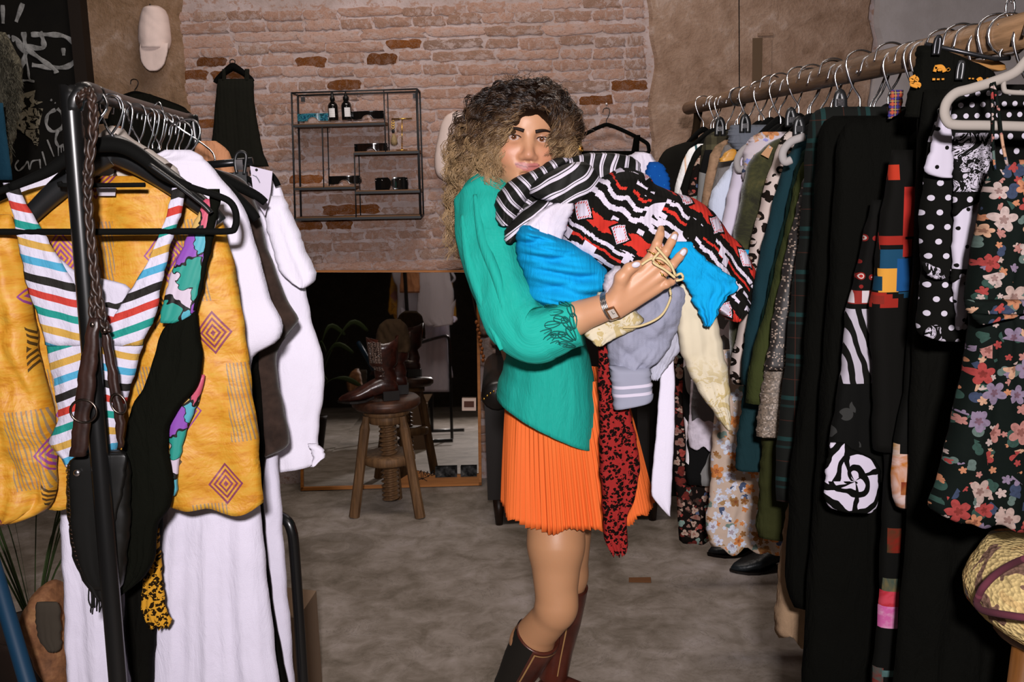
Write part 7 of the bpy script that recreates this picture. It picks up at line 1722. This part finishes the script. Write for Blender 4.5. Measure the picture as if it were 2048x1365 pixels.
# ------------------------------------------------------------- tall boots
LBT = Mat('chestnut_boot_leather', .3, 0, .5); _x, _y, _z = LBT.obj(); LBT.col(LBT.ramp(LBT.noise(LBT.xyz(_x, _y, _z), 12, 3), [(.35, tc('3c1a12', 2.3)), (.65, tc('5a2a1e', 2.3))], False))
LBK = plain('black_boot_elastic', tc('1c1812', 2.3), .8); STI = plain('tan_stitching', tc('a88050', 2.3), .8)
def tall_boot(K, A, toe_dir, side, y0, near):
    K = Vector(K); A = Vector(A); d = (A-K).normalized(); L = (A-K).length
    c0 = K+d*y0; cs = [c0.lerp(A, t) for t in (0, .15, .4, .7, 1.)]
    rr = [.058, .057, .054, .045, .042]
    V, Fc = loft('x', cs, rr, [r*.98 for r in rr], None, n=32, m=16, vout=True)
    # tilt the rim and open the top
    n = 32; V = [Vector(v) for v in V]; Fc = Fc[:-2]
    x_ax = (V[0]-cs[0]).normalized()
    b0 = len(V)
    for k in range(n):
        q = V[k]; V.append(cs[0]+(q-cs[0])*.90); 
    for k in range(n): V.append(cs[0]+(V[k]-cs[0])*.86+d*.05)
    for k in range(n):
        k2 = (k+1) % n; Fc.append((k, b0+k, b0+k2, k2)); Fc.append((b0+k, b0+n+k, b0+n+k2, b0+k2))
    mb = MB().add(V, Fc)
    # foot
    td = Vector(toe_dir).normalized(); foot = []
    for (t, hw, hh) in ((-.055, .03, .05), (-.02, .038, .09), (.04, .038, .085), (.10, .040, .06), (.15, .040, .045), (.19, .028, .036), (.215, .01, .024)):
        foot.append((Vector((A.x, A.y, 0))+td*t, hw, hh))
    sdv = Vector((-td.y, td.x, 0)); V2 = []; F2 = []
    lift = max(0., A.z-.10)
    for (c_, hw, hh) in foot:
        for k in range(16):
            a = 2*math.pi*k/16; V2.append(c_+sdv*hw*math.cos(a)+Vector((0, 0, .012+hh*(.5+.5*math.sin(a)))))
    for j in range(len(foot)-1):
        for k in range(16): F2.append((j*16+k, j*16+(k+1) % 16, (j+1)*16+(k+1) % 16, (j+1)*16+k))
    F2.append(tuple(range(15, -1, -1))); F2.append(tuple((len(foot)-1)*16+k for k in range(16)))
    mb.add(V2, F2); bo = mb.obj('boot', LBT, pe, smooth=True)
    so_ = MB(); so_.hexa([foot[0][0]+sdv*.03, foot[0][0]-sdv*.03, foot[2][0]-sdv*.034, foot[2][0]+sdv*.034]+[q+Vector((0, 0, .03)) for q in (foot[0][0]+sdv*.03, foot[0][0]-sdv*.03, foot[2][0]-sdv*.034, foot[2][0]+sdv*.034)]); so_.obj('heel', LBK, bo)
    s2 = MB(); pol = [foot[i][0]+sdv*foot[i][1]*1.05 for i in range(2, 7)]+[foot[i][0]-sdv*foot[i][1]*1.05 for i in range(6, 1, -1)]; s2.prism(pol, (0, 0, .014)); s2.obj('sole', LBK, bo)
    # elastic side panel (back) and stitched front edge
    def patch(a0, a1, t0, t1, off, nm, mat):
        V = []; Fc = []; na, nt = 10, 12
        for j in range(nt+1):
            t = t0+(t1-t0)*j/nt; c_ = c0.lerp(A, t); r = np.interp(t, [0, .15, .4, .7, 1], rr)+off
            x = Vector((0, 1, 0))-d*d.y; x.normalize(); y = d.cross(x)
            for i in range(na+1):
                a = math.radians(a0+(a1-a0)*i/na); V.append(c_+x*r*math.cos(a)+y*r*math.sin(a))
        for j in range(nt):
            for i in range(na): Fc.append((j*(na+1)+i, j*(na+1)+i+1, (j+1)*(na+1)+i+1, (j+1)*(na+1)+i))
        return mk(nm, V, Fc, mat, bo)
    return bo, patch
bo, patch = tall_boot(KNE, ANK, (1, -.25, 0), 1, .125, True)
patch(60, 172, 0, .8, .0015, 'elastic_panel', LBK) if False else patch(-172, -55, 0, .8, .0015, 'elastic_panel', LBK)
patch(178, 182, 0.03, .8, .002, 'stitch_line', STI); patch(100, 182, 0.03, .045, .002, 'stitch_line', STI)
bo2, patch2 = tall_boot(K2, A2, (1, -.15, 0), 1, .03, False)
patch2(168, 172, 0.05, .9, .002, 'stitch_line', STI)
# ------------------------------------------------------------- watch, rings
wt = empty('wristwatch', P(1225, 620, 1.93), None, None); del_ = [wt.pop(k) for k in list(wt.keys())]; wt.parent = pe; wt.location = P(1225, 620, 1.93)-pe.location; WORLD[wt.name] = P(1225, 620, 1.93)
fa = (Vector(WR)-Vector(EL)).normalized(); wc = Vector(P(1219, 612, 1.957)); ux = Vector((0, 1, 0))-fa*fa.y; ux.normalize(); uy = fa.cross(ux)
SILV = plain('silver_bracelet', 'cfc6c0', .25, 1.); GLDW = plain('rose_gold_case', 'd8a070', .22, 1.)
for k_, dx in enumerate((-.005, -.0017, .0017, .005)):
    MB().tube([wc+fa*dx+(ux*math.cos(a)+uy*math.sin(a))*.0288 for a in np.linspace(0, 6.283, 40, endpoint=False)], .0017, 6, closed=True).obj('bracelet_strand', SILV, wt, smooth=True)
fp = wc+(Vector(P(1227, 631, 1.92))-wc).normalized()*.0305; nn = (fp-wc).normalized(); tx = fa; ty = nn.cross(tx).normalized()
cs_ = MB(); cs_.hexa([fp+tx*sx_*.010+ty*sy_*.0135+nn*h_ for h_ in (-.002, .003) for sx_, sy_ in ((-1, -1), (1, -1), (1, 1), (-1, 1))]); cse = cs_.obj('watch_case', GLDW, wt)
MB().hexa([fp+tx*sx_*.007+ty*sy_*.0105+nn*h_ for h_ in (.002, .0036) for sx_, sy_ in ((-1, -1), (1, -1), (1, 1), (-1, 1))]).obj('dial', plain('cream_dial', tc('d8ccc0', 2.0), .3), wt)
MB().tube([fp+nn*.0042, fp+nn*.0042+ty*.007], .0005, 4).tube([fp+nn*.0042, fp+nn*.0042+tx*.004], .0005, 4).obj('watch_hand', plain('watch_ink', '201810'), wt)
for nm, key, t in (('ring', 'm', .35), ('ring', 'i', .45), ('ring', 'r', .25)):
    a = Vector(pv(*KN[key])); b = Vector(pv(*FT[key][0])); c_ = a.lerp(b, t); d = (b-a).normalized(); x = Vector((0, 1, 0))-d*d.y; x.normalize(); y = d.cross(x)
    MB().tube([c_+(x*math.cos(q)+y*math.sin(q))*.0112 for q in np.linspace(0, 6.283, 24, endpoint=False)], .0013, 6, closed=True).ball(c_-x*.012, .0028, .0022, .0028, 8, 6).obj('ring', GOLD, pe, smooth=True)
# ================================================================== THE ARMFUL OF CLOTHES
def gar(name, rows, y, mat, label, cat, **k):
    return setp(panel(name, rows, y, mat, None, **k), label, cat)
st_ = gar('striped_shirt', [(352, 1090, 1180), (368, 1044, 1230), (385, 1012, 1225), (405, 1000, 1190), (430, 996, 1150), (455, 1000, 1110), (470, 1010, 1085)], 2.15, bwstripe('black_white_stripe_satin', 2.05, 60, .023), 'black and white striped shirt on top of the armful of clothes', 'shirt', th=.10, n=40, m=40, folds=3, amp=.010, seed=130, wr=.010, pw=2.4)
panel('upper_fold', [(306, 1176, 1225), (312, 1150, 1262), (322, 1128, 1277), (336, 1120, 1284), (350, 1124, 1282), (365, 1150, 1268), (380, 1175, 1240), (392, 1190, 1222)], 2.14, bwstripe('striped_satin_upright', 2.05, 4, .024), st_, th=.12, n=40, m=36, folds=2.5, amp=.008, seed=150, wr=.005, pw=2.2)
panel('front_fold', [(324, 1150, 1172), (332, 1120, 1184), (344, 1094, 1194), (358, 1072, 1203), (372, 1058, 1206), (386, 1056, 1196), (398, 1076, 1170), (407, 1110, 1145)], 2.075, bwstripe('striped_satin_diagonal', 2.05, 122, .023), st_, th=.09, n=40, m=34, folds=1.5, amp=.006, seed=151, wr=.004, pw=2.2)
panel('shoulder_fold', [(316, 1112, 1138), (327, 1090, 1132), (338, 1072, 1124), (350, 1042, 1112), (361, 1020, 1098), (377, 1002, 1078), (394, 993, 1060), (406, 990, 1050), (420, 989, 1042), (438, 990, 1040), (450, 996, 1030)], 2.12, bwstripe('striped_satin_steep', 2.05, 50, .023), st_, th=.12, n=36, m=40, folds=2, amp=.008, seed=152, wr=.008, pw=2.2)
panel('tucked_fold', [(398, 1080, 1140), (412, 1054, 1124), (428, 1036, 1098), (444, 1022, 1074), (460, 1010, 1052), (474, 1006, 1036), (486, 1012, 1026)], 2.085, bwstripe('striped_satin_tucked', 2.05, 128, .021), st_, th=.07, n=30, m=34, folds=1.5, amp=.005, seed=153, wr=.005, pw=2.2)
IK = ikat('black_red_white_ikat_knit', 2.05)
gar('ikat_cardigan', [(336, 1232, 1262), (350, 1204, 1296), (368, 1172, 1312), (385, 1150, 1348), (396, 1142, 1388), (412, 1134, 1414), (440, 1124, 1444), (470, 1118, 1466), (495, 1122, 1488), (520, 1160, 1502), (545, 1215, 1510), (570, 1290, 1512), (595, 1370, 1508), (618, 1425, 1490), (634, 1446, 1468)], 2.11, IK, 'black, white and red patterned knit cardigan in the middle of the armful', 'cardigan', th=.20, n=70, m=70, folds=3, amp=.010, seed=131, wr=.012, pw=2.6)
TQ = cl('turquoise_jersey', '14b0f0', 2.03, var=.08)
sw_ = gar('turquoise_sweater', [(450, 1044, 1062), (464, 1034, 1092), (490, 1030, 1150), (515, 1034, 1190), (540, 1044, 1212), (565, 1052, 1220), (590, 1056, 1206), (606, 1076, 1184), (615, 1104, 1152)], 2.06, TQ, 'turquoise jersey sweater bulging over the forearm and draping by the hand', 'sweater', th=.15, n=50, m=60, folds=.8, amp=.004, seed=132, wr=.0, pw=2.2, hf=(4.5, .009, .10))
panel('draped_sleeve', [(484, 1350, 1384), (496, 1338, 1392), (520, 1340, 1412), (540, 1350, 1446), (560, 1362, 1474), (580, 1376, 1476), (600, 1386, 1456), (622, 1396, 1436), (642, 1402, 1428), (652, 1408, 1420)], 1.985, TQ, sw_, th=.032, n=34, m=44, folds=2.6, amp=.016, seed=133, wr=.006, pw=4, edge=3)
panel('sweater_edge', [(500, 1488, 1498), (515, 1490, 1508), (540, 1490, 1520), (575, 1488, 1520), (600, 1490, 1512), (608, 1496, 1504)], 2.17, TQ, sw_, th=.05, n=12, m=24, folds=1, amp=.003, seed=134)
WC = cl('white_poplin', 'ece4f2', 2.05, var=.08, wk=.4)
ws = gar('white_blouse', [(398, 1125, 1150), (415, 1092, 1148), (432, 1066, 1142), (452, 1044, 1134), (472, 1046, 1128), (488, 1068, 1124), (500, 1096, 1122)], 2.055, WC, 'white blouse collar folded between the striped shirt and turquoise sweater', 'blouse', th=.05, n=26, m=26, folds=2, amp=.008, seed=135, wr=.005)
mb = MB(); mb.prism([P(1078, 440, 2.022), P(1098, 452, 2.020), P(1094, 476, 2.020), P(1080, 492, 2.024)], (0, .004, 0)); mb.obj('collar_point', WC, ws)
for a, b in ((1083, 468), (1088, 476), (1093, 484), (1082, 480), (1088, 490)): MB().tube([P(a, b, 2.018), P(a+5, b+4, 2.018)], .0012, 5).obj('red_stitch', plain('red_thread', 'b03038'), ws)
panel('lace_cuff', [(532, 1230, 1242), (548, 1212, 1240), (570, 1205, 1234), (586, 1208, 1228), (592, 1214, 1222)], 1.965, cl('white_lace_trim', 'd8d0da', 2.0, var=.3, scale=120), ws, th=.03, n=14, m=16, folds=2, amp=.004, seed=136)
# blue and white cap
cpb = empty('baseball_cap', P(1310, 390, 2.2), 'blue cap with white front tucked into the armful of clothes', 'cap'); WORLD[cpb.name] = cpb.location.copy()
panel('brim', [(324, 1300, 1318), (334, 1292, 1330), (350, 1290, 1337), (368, 1297, 1341), (382, 1310, 1339), (390, 1322, 1334)], 2.19, polka('royal_blue_cotton', '104a94', '2a7ab8', .02, .05, 2.2), cpb, th=.03, n=20, m=22, folds=1, amp=.004, seed=137, pw=2.4)
panel('crown', [(304, 1272, 1290), (312, 1256, 1306), (324, 1254, 1312), (338, 1262, 1306), (350, 1275, 1300)], 2.23, WC, cpb, th=.08, n=22, m=18, folds=2, amp=.008, seed=138, wr=.006, pw=2.4)
# grey sweatshirt
GRY = knit('grey_marl_jersey', 'a4a6ba', 2.05, 700, .15, .12)
gs = gar('grey_sweatshirt', [(560, 1305, 1350), (575, 1285, 1372), (600, 1262, 1376), (630, 1236, 1366), (660, 1220, 1356), (690, 1216, 1345), (715, 1217, 1322), (735, 1219, 1300), (745, 1220, 1300)], 2.05, GRY, 'grey sweatshirt with white-striped cuff hanging below the hand', 'sweatshirt', th=.09, n=44, m=44, folds=2.5, amp=.012, seed=139, wr=.010, pw=2.6)
CUF = Mat('striped_grey_cuff', .9); _u, _v = CUF.uv(); _z0 = P(1262, 735, 2.03).z
_b1 = P(1262, 770, 2.03).z-_z0; _b2 = P(1262, 786, 2.03).z-_z0; _sl = _v+_u*-.06
CUF.col(CUF.mix((_sl-_b1).abs().lt(.0032)+(_sl-_b2).abs().lt(.0032), tc('a2a4b6', 2.05), tc('e0d8ea', 2.05)))
panel('striped_cuff', [(732, 1219, 1300), (760, 1222, 1303), (790, 1225, 1306), (804, 1226, 1306), (810, 1228, 1304)], 2.03, CUF, gs, th=.05, n=26, m=20, folds=1.5, amp=.003, seed=140, slant=-16, uvo=(P(1262, 735, 2.03).x, P(1262, 735, 2.03).z))
gar('white_tank_top', [(655, 1335, 1372), (690, 1305, 1368), (715, 1297, 1352), (738, 1296, 1332), (758, 1300, 1316)], 2.09, cl('cool_white_jersey', 'c8c8d8', 2.1, var=.2), 'crumpled white jersey top between the grey sweatshirt and cream lace', 'top', th=.05, n=24, m=26, folds=3, amp=.008, seed=141, wr=.008)
# cream lace blouse with ties
CRM = Mat('cream_lace_cotton', .9); _u, _v = CRM.uv(); _vec = CRM.xyz(_u, _v); _n = CRM.noise(_vec, 38, 3, .6, 1.5); _low = CRM.sstep(_v*-1, .14, .24)
CRM.col(CRM.mix(_n.gt(.52)*_low*.7, tc('e4d8bc', 2.05), tc('c0a860', 2.05))); CRM.bump(_n*_low+CRM.noise(_vec, 20, 2), .5, .005)
cb = gar('cream_lace_blouse', [(536, 1350, 1376), (556, 1350, 1396), (590, 1352, 1416), (630, 1354, 1432), (670, 1356, 1442), (710, 1364, 1450), (745, 1376, 1457), (780, 1396, 1459), (815, 1420, 1460), (845, 1440, 1460), (858, 1450, 1458)], 2.05, CRM, 'cream lace blouse with thin ties, its pointed sleeve hanging by the rod clothes', 'blouse', th=.05, n=34, m=60, folds=2, amp=.010, seed=142, wr=.004, uvo=(P(1400, 560, 2.05).x, P(1400, 560, 2.05).z))
panel('lower_body', [(585, 1196, 1235), (612, 1185, 1262), (640, 1178, 1290), (660, 1168, 1272), (672, 1168, 1240), (690, 1190, 1206)], 2.0, CRM, cb, th=.05, n=26, m=26, folds=2, amp=.008, seed=143, wr=.005, uvo=(0, 2))
YTI = plain('pale_yellow_ribbon', tc('e2cc98', 2.0), .8)
for pts, y in (([(1352, 560), (1340, 575), (1341, 597), (1322, 632), (1282, 652), (1246, 655)], 1.975), ([(1283, 530), (1302, 518), (1322, 518), (1342, 534), (1352, 552)], 1.918), ([(1312, 494), (1328, 512), (1342, 530), (1350, 550)], 1.915), ([(1318, 505), (1306, 524), (1330, 540), (1350, 556)], 1.914), ([(1352, 552), (1362, 548), (1366, 558), (1352, 562)], 1.92)):
    MB().tube(spline([P(a, b, y) for a, b in pts], 8), .0026, 6, flat=.5, up=(0, 0, 1)).obj('tie', YTI, cb, smooth=True)
# red leopard skirt, white sash
gar('red_leopard_scarf', [(670, 1196, 1222), (720, 1196, 1236), (780, 1197, 1252), (840, 1198, 1266), (900, 1199, 1276), (950, 1200, 1280), (1000, 1203, 1270), (1040, 1206, 1251), (1075, 1209, 1254), (1095, 1212, 1259), (1105, 1222, 1250)], 2.10, leopard('red_leopard_print', 'a02c2a', '160c0a', 2.1, 120, False), 'long red leopard print scarf hanging over the orange skirt', 'scarf', th=.04, n=30, m=60, folds=2, amp=.009, seed=144, hem=5)
gar('long_scarf', [(700, 1322, 1346), (760, 1320, 1350), (840, 1314, 1350), (920, 1307, 1347), (970, 1302, 1344), (992, 1302, 1343), (1012, 1318, 1342), (1031, 1336, 1341)], 2.12, cl('white_sash_cotton', 'f4eeff', 2.1, var=.03, wk=.2), 'long flat white scarf hanging straight down from the armful', 'scarf', th=.012, n=16, m=40, folds=1, amp=.004, seed=145, edge=.5)
